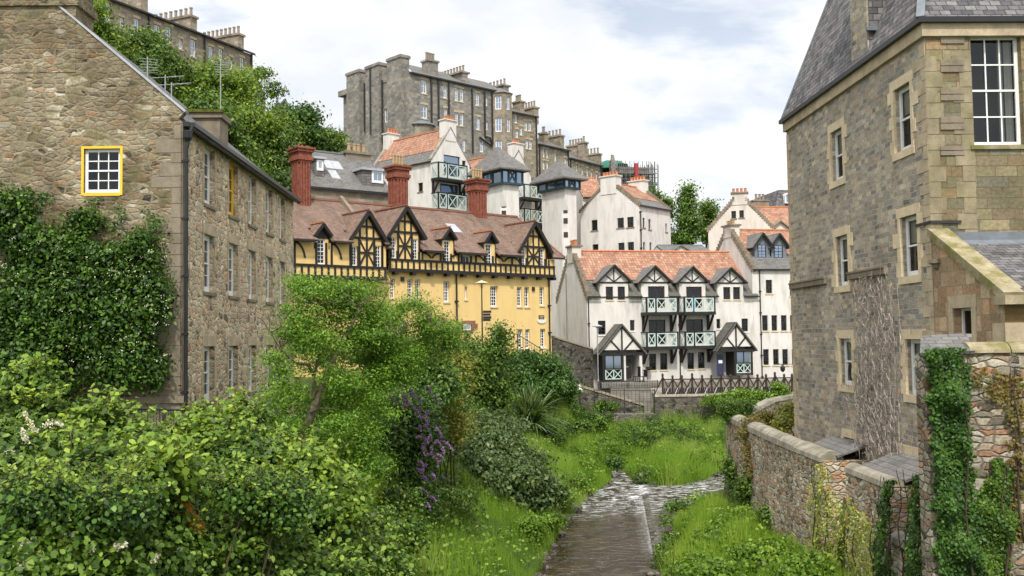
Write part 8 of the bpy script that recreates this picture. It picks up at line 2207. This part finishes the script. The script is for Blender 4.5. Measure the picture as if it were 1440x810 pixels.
    S('shrub', 'dark leaved shrub mass between the two green climbers', [(684, 505, 60, 26, 24, 1.0), (655, 495, 60, 26, 22, 1.0), (690, 540, 60, 20, 30, 1.0), (625, 520, 58, 30, 40, 1.0)], 9000, 'dark', 0.18, 45)
    # slope hedge
    S('hedge', 'dark trailing hedge spilling down the slope below the yellow house corner', [(728, 508, 66, 18, 16, 1.0), (748, 508, 67, 20, 15, 1.0), (770, 520, 68, 22, 18, 1.0), (786, 534, 69, 20, 18, 1.0), (800, 548, 70, 16, 12, 0.8), (765, 545, 66, 26, 20, 1.0), (735, 535, 64, 20, 22, 1.0)], 15000, 'ivy', 0.18, 46)
    S('shrub', 'small dark shrub on the broken wall of the pale path', [(845, 572, 73.6, 14, 9, 0.4), (862, 571, 73.6, 9, 7, 0.4), (852, 588, 73.1, 12, 6, 0.3)], 3000, 'mid', 0.13, 47, clump=0.2)
    S('shrub', 'low shrub under the spiky plant beside the path', [(788, 588, 70, 18, 12, 0.7), (800, 575, 72, 12, 8, 0.5)], 3500, 'mid', 0.15, 48)
    # spiky plant
    p = at(745, 598, 60.0); base = Vector((p.x, p.y, gz(p.x, p.y))); zc = p.z
    R_ = empty('spiky_plant', base, 0, 'large spiky plant with long arching strap leaves by the path', 'plant')
    rr = random.Random(6); V = []; F_ = []; rn = []
    c0 = Vector((0, 0, max(0.1, zc - base.z)))
    for i in range(420):
        az = rr.uniform(0, 2 * math.pi); el = rr.uniform(0.2, 1.5); L = rr.uniform(1.7, 3.3); w = rr.uniform(0.035, 0.06); d = Vector((math.cos(az) * math.cos(el), math.sin(az) * math.cos(el), math.sin(el))); s = Vector((-math.sin(az), math.cos(az), 0)); k = 5
        b = len(V); st = c0 + Vector((rr.uniform(-.3, .3), rr.uniform(-.3, .3), rr.uniform(-.1, .6)))
        for j in range(k + 1):
            t = j / k; q = st + d * (L * t) - Vector((0, 0, 1)) * (L * 0.42 * t * t * (1.1 - el * 0.4) ); ww = w * (1 - t) ** 0.5 * 1.2 + 0.006
            V.append(tuple(q - s * ww)); V.append(tuple(q + s * ww))
        for j in range(k): F_.append((b + 2 * j, b + 2 * j + 1, b + 2 * j + 3, b + 2 * j + 2)); rn.append(rr.random() if j == 0 else rn[-1])
    me = bpy.data.meshes.new('leaves'); me.from_pydata(V, [], F_); a = me.attributes.new('rnd', 'FLOAT', 'FACE'); a.data.foreach_set('value', rn); me.materials.append(LM['strap']); o = bpy.data.objects.new('leaves', me); COL.objects.link(o); o.parent = R_
    m = MB(); m.path([Vector((0, 0, -0.2)), c0 + Vector((0, 0, 0.3))], [0.25, 0.2], 8); m.build('stem', M['bark'], R_)
    # ---------------- buddleia
    bl = [B3(*q) for q in ((560, 580, 33, 45, 40, 1.1), (580, 640, 32.5, 40, 50, 1.1), (545, 680, 32, 40, 50, 1.1), (600, 600, 33, 22, 40, 0.8), (585, 700, 32, 26, 36, 0.9), (540, 620, 32, 40, 50, 1.0), (600, 560, 34, 22, 20, 0.6))]
    R_, b0 = plant('butterfly_bush', 'dark butterfly bush with drooping purple flower spikes on the bank', 'shrub', bl, 26000, 'dark', 0.15, 51, aspect=0.4, clump=0.24)
    rr = random.Random(4); pos = [(528, 532), (540, 545), (552, 550), (566, 557), (575, 549), (600, 545), (610, 560), (592, 575), (585, 580), (603, 592), (596, 600), (612, 602), (606, 615), (600, 622), (590, 600), (585, 615), (607, 630), (613, 640), (598, 640), (588, 650), (600, 655), (618, 650), (608, 668), (595, 672), (586, 660), (606, 700), (600, 710), (583, 722), (576, 555), (560, 548), (522, 538), (535, 552), (548, 560), (590, 560), (618, 610), (622, 632), (570, 570), (616, 622), (590, 690), (578, 700), (604, 580), (594, 630), (612, 622), (592, 588), (574, 565)]
    for (u, v) in pos:
        p = at(u, v, 30.6 + rr.random() * 0.5); L = rr.uniform(0.3, 0.55); sx = rr.uniform(-0.3, 1.0); q = []
        for i in range(64):
            t = rr.random(); q.append((p.x + sx * L * t + rr.gauss(0, 0.02), p.y + rr.gauss(0, 0.02), p.z + L * (0.5 * t - 0.9 * t * t) + rr.gauss(0, 0.022 * (1.2 - t))))
        q = np.array(q); leaf_mesh('flower_spike', q, np.random.default_rng(1).normal(size=q.shape), np.full(len(q), 0.05), 'purple', R_, origin=tuple(b0), aspect=1.0, seed=int(u))
    S('shrub', 'leafy green shrub low on the bank under the purple spikes', [(560, 712, 29, 36, 24, 0.9), (605, 704, 33, 28, 22, 0.8), (520, 745, 24, 36, 30, 0.9), (575, 752, 26, 28, 22, 0.7), (640, 702, 36, 24, 18, 0.8)], 15000, 'bush', 0.11, 63, clump=0.2)
    S('shrub', 'bright weedy shrub hugging the water edge below the grey green mound', [(770, 735, 40, 20, 16, 0.6), (745, 745, 38, 26, 18, 0.7), (790, 700, 46, 18, 14, 0.6), (815, 680, 51, 16, 12, 0.6)], 10000, 'weeds', 0.12, 64, clump=0.18)
    # ---------------- dogwood mound on the bank
    S('shrub', 'broad grey green mound of a shrub on the river bank', [(665, 620, 46, 60, 34, 1.8), (710, 640, 45, 60, 42, 1.8), (660, 670, 42, 55, 44, 1.6), (730, 680, 42.5, 50, 40, 1.5), (765, 695, 42.5, 26, 26, 1.0), (640, 640, 43, 40, 44, 1.4), (690, 600, 48, 50, 18, 1.2), (610, 690, 38, 30, 30, 1.0)], 42000, 'grey', 0.17, 52, clump=0.26, lo=0.7)
    S('shrub', 'low dark shrub mound at the meadow edge under the path wall', [(775, 606, 66, 30, 14, 1.2), (810, 600, 67, 26, 12, 1.1), (832, 593, 69, 22, 12, 1.0), (760, 615, 62, 24, 14, 1.1)], 12000, 'mid', 0.16, 53, clump=0.24)
    S('shrub', 'dark weedy tuft over the side channel at the meadow edge', [(866, 650, 57.5, 9, 6, 0.6)], 1800, 'dark', 0.14, 54, clump=0.18, stems=1, stem_r=0.01)
    S('shrub', 'pale flowered weed clump on the reedy point in the river', [(906, 672, 55.0, 11, 11, 0.4)], 1800, 'grey', 0.15, 55, clump=0.18, stems=1, stem_r=0.01)
    S('shrub', 'bright leafy weeds along the river bank below the coped wall', [(1012, 765, 35, 30, 26, 0.9), (1070, 790, 31, 60, 34, 1.0), (992, 805, 31, 30, 26, 0.7), (1040, 732, 38, 30, 20, 0.7), (1130, 806, 27, 50, 30, 0.7), (1010, 815, 29, 50, 30, 0.9)], 26000, 'weeds', 0.12, 56, clump=0.22, aspect=0.7)
    S('shrub', 'dark weed clump against the far end of the river wall', [(1050, 690, 40, 22, 22, 0.5), (1080, 720, 36.5, 22, 18, 0.4), (1030, 660, 43, 12, 20, 0.4)], 5000, 'mid', 0.12, 57, clump=0.2)
    S('shrub', 'dense round clipped bush in the walled garden', [(1032, 577, 44.6, 28, 20, 0.9)], 7000, 'mid', 0.07, 58, clump=0.12, jit=0.03, lo=0.9, cut=False, fill=0.5)
    S('ivy', 'dark ivy bush hanging over the river wall coping', [(1055, 606, 40.6, 17, 26, 0.45), (1060, 640, 40.0, 14, 30, 0.3), (1075, 590, 41.5, 20, 12, 0.4), (1064, 665, 39.3, 8, 14, 0.2)], 9000, 'rusty', 0.09, 59, clump=0.14, cut=False)
    S('shrub', 'yellow leaved shrub tucked against the corner of the tall stone house', [(1108, 583, 40, 13, 18, 0.5), (1100, 600, 39, 12, 12, 0.5)], 3500, 'yellow', 0.12, 60, clump=0.16)
    S('shrub', 'leafy plant growing over the grey wall near the house corner', [(1097, 548, 73.8, 12, 12, 0.4), (1108, 560, 73.8, 10, 8, 0.4)], 1800, 'weeds', 0.16, 61, clump=0.2, cut=False)
    S('hedge', 'low bright green hedge along the front of the grey river wall', [(1015, 560, 73.4, 26, 7, 0.4), (1050, 556, 73.4, 30, 8, 0.4), (1080, 560, 73.4, 24, 8, 0.4), (1040, 566, 73, 50, 8, 0.5), (1000, 566, 73.4, 12, 8, 0.4)], 8000, 'weeds', 0.15, 62, clump=0.2, cut=False)
    # ---------------- trees behind
    T = lambda lb, q, n, mat, size, seed, **k: tree(lb, [B3(*a) for a in q], n, mat, size, seed, **k)
    T('bright green tree at the stepped chimney of the big stone house', [(120, 40, 58, 22, 34, 1.8), (140, 60, 60, 30, 26, 2), (128, 15, 60, 18, 20, 1.4), (160, 80, 60, 24, 26, 2)], 10400, 'hill', 0.24, 71, clump=0.5, cut=False)
    T('leafy tree hiding the foot of the hilltop terrace', [(195, 75, 64, 38, 26, 2.4), (225, 95, 64, 36, 30, 2.4), (180, 110, 62, 36, 30, 2.4), (210, 60, 66, 22, 14, 1.5)], 13600, 'bush', 0.24, 72, clump=0.5, cut=False)
    T('broad green tree behind the roof aerials', [(265, 120, 68, 38, 32, 2.6), (240, 150, 66, 40, 30, 2.6), (290, 150, 68, 36, 34, 2.6), (300, 110, 70, 26, 20, 2)], 13600, 'hill', 0.24, 73, clump=0.5, cut=False)
    T('tall green tree leaning over the roof of the big stone house', [(340, 135, 72, 26, 34, 2.4), (330, 180, 70, 40, 34, 2.6), (360, 190, 72, 34, 40, 2.6), (345, 115, 74, 18, 14, 1.4), (300, 190, 70, 24, 24, 2)], 15200, 'hill', 0.24, 74, clump=0.5, cut=False)
    T('green tree crown standing just above the first brick chimney', [(385, 200, 74, 28, 32, 2.4), (370, 240, 72, 34, 26, 2.4), (395, 235, 74, 18, 28, 2), (400, 180, 78, 18, 18, 1.6)], 11900, 'bush', 0.24, 75, clump=0.45, cut=False)
    T('sparse thinly leaved tree top against the sky', [(372, 105, 80, 14, 12, 1.2), (388, 128, 80, 12, 12, 1.2), (365, 130, 80, 12, 14, 1.2)], 260, 'mid', 0.22, 76, clump=0.3, cut=False, fill=0, trunk_r=0.08)
    T('dark tree on the slope beside the grey tenement', [(412, 175, 104, 22, 24, 2.6), (430, 165, 104, 16, 16, 2), (436, 190, 104, 14, 16, 2), (400, 165, 106, 14, 14, 2)], 10000, 'dark', 0.34, 77, clump=0.6, cut=False)
    T('lighter green tree at the foot of the grey tenement', [(458, 200, 108, 18, 16, 2), (474, 205, 110, 12, 22, 2), (445, 205, 106, 12, 12, 1.6)], 6800, 'bush', 0.3, 78, clump=0.55, cut=False)
    T('dark green tree directly behind the orange roofed corner house', [(916, 290, 135, 14, 20, 2.4), (925, 325, 135, 16, 24, 3), (908, 272, 135, 8, 9, 2), (937, 292, 135, 6, 14, 2)], 9000, 'mid', 0.36, 79, clump=0.65, cut=False, group='trees beyond the white houses')
    T('tallest pointed tree in the gap between the white houses', [(966, 292, 130, 10, 18, 2.0), (968, 315, 130, 13, 22, 2.4), (960, 340, 130, 20, 12, 2.6), (967, 271, 130, 4, 9, 1.2)], 8000, 'mid', 0.36, 80, clump=0.6, cut=False, group='trees beyond the white houses')
    T('lighter green tree against the stepped white gable', [(996, 297, 136, 7, 13, 2), (993, 325, 136, 11, 20, 2.4), (1002, 315, 136, 6, 18, 2)], 6500, 'bush', 0.34, 81, clump=0.6, cut=False, group='trees beyond the white houses')
    S('shrub', 'dark green undergrowth on the slope behind the stone house roof', [(230, 185, 58, 60, 40, 2), (310, 225, 62, 60, 36, 2), (370, 262, 66, 50, 24, 2), (160, 130, 56, 60, 40, 2), (280, 180, 62, 60, 40, 2)], 26000, 'mid', 0.26, 82, clump=0.5, cut=False)
scene_plants()

# ---------------- ivy and vines on the right hand walls
def sheet(name, label, cat, fn, n, mat, size, seed, nrm, base, aspect=0.8, thick=0.12, shape=6, stems=None, density=None):
    rng = np.random.default_rng(seed); R_ = empty(name, base, 0, label, cat)
    P = fn(rng, n); lum = 0.35 + 1.3 * (0.5 + 0.5 * np.sin(P[:, 2] * 6.1 + 2 * np.sin(P[:, 0] * 4 + P[:, 1] * 4))) * (0.5 + 0.5 * np.sin(P[:, 0] * 7 + P[:, 1] * 7 + P[:, 2] * 2.3)) + 0.4 * rng.random(len(P)); P = P + np.array(nrm)[None] * (rng.random(len(P)) ** 0.7 * thick * lum)[:, None]
    m = MB(); z0, z1 = P[:, 2].min(), P[:, 2].max(); ks = sorted(rng.integers(0, len(P), 14)); o_ = Vector(base)
    for k in ks[:4]: p = Vector(P[k]); q = [Vector((p.x + 0.06 * math.sin(j * 1.7 + k), p.y, z0 + (z1 - z0) * j / 6)) - o_ for j in range(7)]; m.path(q, [0.025 - 0.003 * j for j in range(7)], 5)
    m.build('stem', M['bark_dark'], R_)
    cl = (np.sin(P[:, 0] * 5 + P[:, 1] * 3) * np.sin(P[:, 2] * 4.3) * 0.25 + 0.5)
    leaf_mesh('leaves', P, np.array(nrm)[None] * 1.0 + rng.normal(size=P.shape) * 0.45 + [0, 0, 0.45], size * rng.uniform(0.6, 1.3, len(P)), mat, R_, 0.5 * cl + 0.5 * rng.random(len(P)), aspect, origin=tuple(base), shape=shape, seed=seed)
    return R_
def wall_patch(plane_fn, poly_u, wob=6, clumpy=0.0):
    """poly_u: rows (v, u0, u1); sample inside, map through plane_fn(u,v)->xyz"""
    rows = sorted(poly_u)
    def f(rng, n):
        vs = np.array([r[0] for r in rows]); wd = np.array([max(1, r[2] - r[1]) for r in rows]); v = rng.uniform(vs[0], vs[-1], n * 3); u0 = np.interp(v, vs, [r[1] for r in rows]); u1 = np.interp(v, vs, [r[2] for r in rows])
        keep = rng.random(len(v)) < (u1 - u0) / wd.max(); v, u0, u1 = v[keep], u0[keep], u1[keep]
        wv = wob * (np.sin(v * 0.21) + np.sin(v * 0.093 + 2) + 0.6 * np.sin(v * 0.5 + 1))
        u = u0 + (u1 - u0) * rng.random(len(v)) + wv * 0.5 + rng.normal(size=len(v)) * wob * 0.35
        if clumpy:
            k = rng.random(len(u)) < 0.5 + 0.5 * np.sin(u * 0.33 + np.sin(v * 0.11) * 2) * np.sin(v * 0.19) + (1 - clumpy); u, v = u[k], v[k]
        u, v = u[:n], v[:n]
        return np.array([plane_fn(a, b) for a, b in zip(u, v)])
    return f
def near_plane(u, v):
    # face of the near rubble wall (rotated box)
    fr = Frame((NW_P.x, NW_Y), rad(-4), 0.0); q = fr.hit(u, v, -0.03); return tuple(fr.o + fr.X * q.x + fr.N * (-0.03 - max(0, (NW_P.z - q.z)) * 0.02) + Vector((0, 0, q.z)))
def riv_plane(u, v, off=-0.22):
    d = ray(u, v); X = _xb + off; t = X / d.x; p = CAM + d * t; return (p.x, p.y, p.z)
sheet('ivy', 'dark green ivy column climbing the end of the near rubble wall', 'ivy', wall_patch(near_plane, [(490, 1303, 1350), (530, 1304, 1358), (600, 1308, 1356), (680, 1312, 1362), (730, 1312, 1372), (830, 1318, 1372)]), 14000, 'ivy', 0.072, 91, (-0.05, -1, 0), (NW_P.x + 0.5, NW_Y - 0.1, 0.2), thick=0.28)
sheet('ivy', 'spreading ivy and yellow green moss low on the near rubble wall', 'ivy', wall_patch(near_plane, [(645, 1398, 1412), (680, 1380, 1415), (720, 1368, 1420), (770, 1372, 1414), (830, 1372, 1412)]), 7000, 'mid', 0.065, 92, (-0.05, -1, 0), (NW_P.x + 1.3, NW_Y - 0.1, 0.2), thick=0.2)
sheet('creeper', 'rusty and yellow creeper trailing down the near rubble wall at the frame edge', 'creeper', wall_patch(near_plane, [(515, 1356, 1372), (530, 1358, 1436), (545, 1360, 1440), (560, 1400, 1440), (600, 1416, 1436), (680, 1420, 1440), (760, 1426, 1445)], clumpy=0.9), 1300, 'rusty', 0.07, 93, (-0.05, -1, 0), (NW_P.x + 1.9, NW_Y - 0.1, 0.2), thick=0.12)
sheet('variegated_ivy', 'yellow variegated ivy hanging down the first pier of the river wall', 'ivy', wall_patch(lambda u, v: riv_plane(u, v), [(652, 1148, 1160), (690, 1142, 1170), (712, 1140, 1190), (760, 1140, 1186), (810, 1142, 1176)], clumpy=0.3), 2600, 'varieg', 0.07, 94, (-1, -0.1, 0), (_xb - 0.2, 29.0, 0.2), thick=0.10)
sheet('variegated_ivy', 'thin strands of yellow variegated ivy on the second bay of the river wall', 'ivy', wall_patch(lambda u, v: riv_plane(u, v), [(700, 1194, 1198), (740, 1192, 1228), (810, 1190, 1232)], clumpy=0.7), 1500, 'varieg', 0.06, 95, (-1, -0.1, 0), (_xb - 0.2, 26.0, 0.2), thick=0.08)
sheet('ivy', 'green ivy strand running down the second pier below its slate cap', 'ivy', wall_patch(lambda u, v: riv_plane(u, v, -0.3), [(676, 1250, 1262), (720, 1240, 1256), (760, 1236, 1250), (815, 1236, 1256)], 4), 1800, 'ivy', 0.075, 96, (-1, -0.2, 0), (_xb - 0.3, 23.6, 0.2), thick=0.18)
sheet('ivy', 'ivy strand on the wall foot between second pier and near rubble wall', 'ivy', wall_patch(lambda u, v: riv_plane(u, v, -0.3), [(668, 1290, 1298), (720, 1284, 1300), (770, 1278, 1304), (815, 1276, 1306)], 3), 2000, 'ivy', 0.075, 97, (-1, -0.2, 0), (_xb - 0.3, 21.6, 0.2), thick=0.2)
def dead_vine():
    R_ = empty('dead_vine', tuple(RH.o + RH.N * 4 + Vector((0, 0, 0.5))), 0, 'grey brown leafless vine matted on the tall stone house between its window columns', 'vine')
    b0 = Vector(R_.location); rr = random.Random(14); m = MB(); S = RH_SIDE
    def W_(a, z, d): return RH.o + RH.N * a + RH.X * d + Vector((0, 0, z)) - b0
    y0, zb = S.hit(1262, 655); y1, zt = S.hit(1210, 385)
    ya, yb = S.hit(1272, 560)[0], S.hit(1205, 560)[0]
    zb = S.hit(1240, 640)[1]; zt = S.hit(1225, 388)[1]
    for i in range(1700):
        z = zb + (zt - zb) * rr.random() ** 1.25; t = (z - zb) / (zt - zb)
        w0 = ya + 0.25 + 0.25 * math.sin(z * 2.3) + 0.5 * max(0, t - 0.6); w1 = yb - 0.15 + 0.3 * math.sin(z * 1.7 + 2) - rr.random() ** 3 * 0.6; w0 += rr.random() ** 3 * 0.5
        a = (w0 + w1) / 2 + rr.gauss(0, 0.27 + 0.06 * (1 - t)) * (w1 - w0); d = -rr.random() ** 1.3 * 0.30 * (1.1 - 0.6 * t) - 0.02; L = rr.uniform(0.1, 0.38); an = rr.gauss(math.pi / 2, 1.1)
        p = W_(a, z, d); q = W_(a + math.cos(an) * L, z + math.sin(an) * L * rr.choice((1, -1)), d + rr.uniform(-0.08, 0.05)); r = rr.uniform(0.005, 0.012)
        m.tube(p, q, r, r * 0.6, n=3, caps=False)
    for i in range(9):
        a = ya + (yb - ya) * (i + 0.5) / 9; pts = [W_(a + 0.15 * math.sin(i + k), zb - 0.6 + (zt - zb + 0.3) * k / 6, -0.04) for k in range(7)]; m.path(pts, [0.014 - 0.0015 * k for k in range(7)], 4)
    g = G('dead_twigs', 0.9, 0.1); g.col(g.ramp(g.noise(g.obj(), 9, 3), [(0.35, (0.26, 0.21, 0.18)), (0.55, (0.46, 0.39, 0.34)), (0.75, (0.62, 0.55, 0.50))])); m.build('twigs', g.mat, R_)
dead_vine()

# ---------------- grass and weeds (uncountable)
def grass(name, region, n, h, w, mat, seed, lean=0.35, label=None):
    rng = np.random.default_rng(seed); x0, x1, y0, y1, cond = region
    x = rng.uniform(x0, x1, n); y = rng.uniform(y0, y1, n); d = chan_dist(x, y); k = (d > -0.12) & cond(x, y, d); x, y, d = x[k], y[k], d[k]
    # tussocks
    f = np.sin(x * 1.3 + 1.7 * np.sin(y * 0.7)) * np.sin(y * 1.1 + np.sin(x * 0.9)) * 0.5 + 0.5
    f2 = np.sin(x * 3.1 + y * 0.8 + 2 * np.sin(y * 1.9)) * 0.5 + 0.5
    z = np.maximum(hgt(x, y), 0.0); H = h * (0.45 + 0.5 * f + 0.35 * f2) * rng.uniform(0.6, 1.3, len(x))
    az = rng.uniform(0, 2 * np.pi, len(x)); ln = rng.normal(size=len(x)) * lean; T = np.stack([np.cos(az) * ln, np.sin(az) * ln, np.ones(len(x))], 1)
    H = H * (0.8 + 0.2 * np.clip(d / 1.5, 0, 1)) * np.where((y > 44) & (y < 53), 0.6, 1.0)
    tip = np.exp(-((x - 8.3) ** 2 / 5 + (y - 56) ** 2 / 5)); H = H * (1 + 0.7 * tip)
    big = np.sin(x * 0.45 + 1.3 * np.sin(y * 0.31)) * np.sin(y * 0.4 + 0.8 * np.sin(x * 0.37)); H = H * (1 + 0.35 * big)
    P = np.stack([x, y, z], 1) + T / np.linalg.norm(T, axis=1, keepdims=True) * (H * 0.48)[:, None]
    N = np.stack([rng.normal(size=len(x)), -np.abs(rng.normal(size=len(x))) - 0.2, 0.2 * rng.random(len(x))], 1)
    rnd = 0.08 + 0.25 * f2 + 0.15 * f + 0.25 * (big * 0.5 + 0.5) + 0.35 * rng.random(len(x))
    o = leaf_mesh(name, P, N, H, mat, None, rnd, w, origin=(0, 0, 0), shape=3, seed=seed, T=T)
    tag(o, label, 'grass', kind='stuff'); return o
left = lambda x, y, d: (x < 8) & (x > -8 + 0.08 * (y - 30)) & (y < 60)
grass('bank_grass', (-7, 8, 22, 60, lambda x, y, d: (x < 4.5) & (d < 7)), 110000, 0.8, 0.05, 'grass', 101, label='long bright grass on the river bank below the shrubs')
grass('meadow_grass', (-2, 20, 50, 74, lambda x, y, d: (y > 52)), 180000, 0.95, 0.05, 'grass', 102, label='tall yellow green meadow grass below the path')
grass('bank_weeds', (4, 9.4, 24, 50, lambda x, y, d: (x > 4) & (x < _xb - 0.1)), 50000, 0.55, 0.09, 'weeds', 103, label='rank weeds between the river and its wall')
def weeds():
    rng = np.random.default_rng(9); n = 60000; x = rng.uniform(-8, 20, n); y = rng.uniform(22, 74, n); d = chan_dist(x, y); k = (d > 0.2) & ((x < 4) | (y > 52) | (x < _xb - 0.2)) & (np.sin(x * 0.9 + np.sin(y * 0.6)) * np.sin(y * 0.55) > -0.1); k &= ~((x > _xb - 0.2) & (y < 46))
    x, y = x[k], y[k]; z = hgt(x, y) + rng.random(len(x)) ** 0.6 * 0.6
    o = leaf_mesh('ground_weeds', np.stack([x, y, z], 1), rng.normal(size=(len(x), 3)) * 0.5 + [0, -0.3, 1], 0.13 * rng.uniform(0.5, 1.4, len(x)), 'weeds', None, None, 0.8, origin=(0, 0, 0), seed=9); tag(o, 'broad leaved weeds scattered through the grass', 'weeds', kind='stuff')
    # undergrowth on the left bank and slope
    n = 60000; x = rng.uniform(-11, 4, n); y = rng.uniform(22, 66, n); d = chan_dist(x, y); k = (d > 2.2 + np.sin(y) * 0.5) & (x < 9) & (rng.random(n) < 0.9) & (d > 0); x, y = x[k], y[k]; z = hgt(x, y) + rng.random(len(x)) * (0.35 + 0.35 * np.sin(x * 1.3) * np.sin(y * 1.1))
    o = leaf_mesh('undergrowth', np.stack([x, y, z], 1), rng.normal(size=(len(x), 3)) * 0.5 + [0, -0.4, 1], 0.16 * rng.uniform(0.5, 1.4, len(x)), 'mid', None, None, 0.7, origin=(0, 0, 0), seed=19); tag(o, 'low green undergrowth covering the slope', 'undergrowth', kind='stuff')
weeds()
def clumps():
    rr = random.Random(44); bl = []
    while len(bl) < 210:
        x = rr.uniform(-2, 19); y = rr.uniform(53, 73); d = float(chan_dist(np.array([x]), np.array([y]))[0])
        if d < 0.4 or (x < 3 and y < 58): continue
        r = rr.uniform(0.25, 1.05); bl.append(((x, y, gz(x, y) + r * 0.5), (r, r, r * 0.8)))
    P, N, Rn = cloud(bl, 52000, 0.16, 22, 44); P, N, Rn = ground_cut(P, N, Rn); rng = np.random.default_rng(3)
    o = leaf_mesh('weeds', P, N, 0.13 * rng.uniform(0.5, 1.4, len(P)), 'weeds', None, Rn * 0.95, 0.6, origin=(0, 0, 0), seed=44); tag(o, 'clumps of darker nettles and herbs in the meadow grass', 'herbs', kind='stuff')
    bl = []
    for i in range(190):
        y = rr.uniform(26, 60); e = rr.random(); x = float(np.interp(y, [20, 30, 35, 42, 50.5, 56, 61], [-1.6, 0, .75, 1.8, 3.6, 5.3, 5.7])) - (rr.uniform(-0.15, 0.4) if i < 110 else rr.uniform(0.3, 4.5))
        if i >= 70 and i < 110 and y < 48: x = float(np.interp(y, [20, 29, 34, 38.5, 42, 48], [4.2, 4.6, 5.1, 5.6, 6.25, 7.4])) + rr.uniform(-0.05, 0.5); r = rr.uniform(0.2, 0.5); bl.append(((x, y, gz(x, y) + r * 0.5), (r, r, r * 0.8)))
    P, N, Rn = cloud(bl, 34000, 0.14, 22, 45); P, N, Rn = ground_cut(P, N, Rn)
    o = leaf_mesh('weeds', P, N, 0.11 * np.random.default_rng(3).uniform(0.5, 1.4, len(P)), 'bush', None, Rn, 0.6, origin=(0, 0, 0), seed=45); tag(o, 'leafy herbs among the long grass of the bank', 'herbs', kind='stuff')
clumps()
def nettle_clumps():
    rr = random.Random(77); bl = []
    while len(bl) < 46:
        x = rr.uniform(1, 19); y = rr.uniform(56, 73); d = float(chan_dist(np.array([x]), np.array([y]))[0])
        if d < 0.9 or (x < 5 and y < 62): continue
        r = rr.uniform(0.5, 1.15); bl.append(((x, y, gz(x, y) + r * 0.7), (r * 1.2, r, r * 0.85)))
    P, N, Rn = cloud(bl, 60000, 0.13, 22, 78, lo=0.75); P, N, Rn = ground_cut(P, N, Rn); rng = np.random.default_rng(5)
    o = leaf_mesh('undergrowth', P, N, 0.12 * rng.uniform(0.5, 1.4, len(P)), 'mid', None, Rn, 0.55, origin=(0, 0, 0), seed=78); tag(o, 'rounded darker weed clumps bulking up the meadow', 'weeds', kind='stuff')
nettle_clumps()
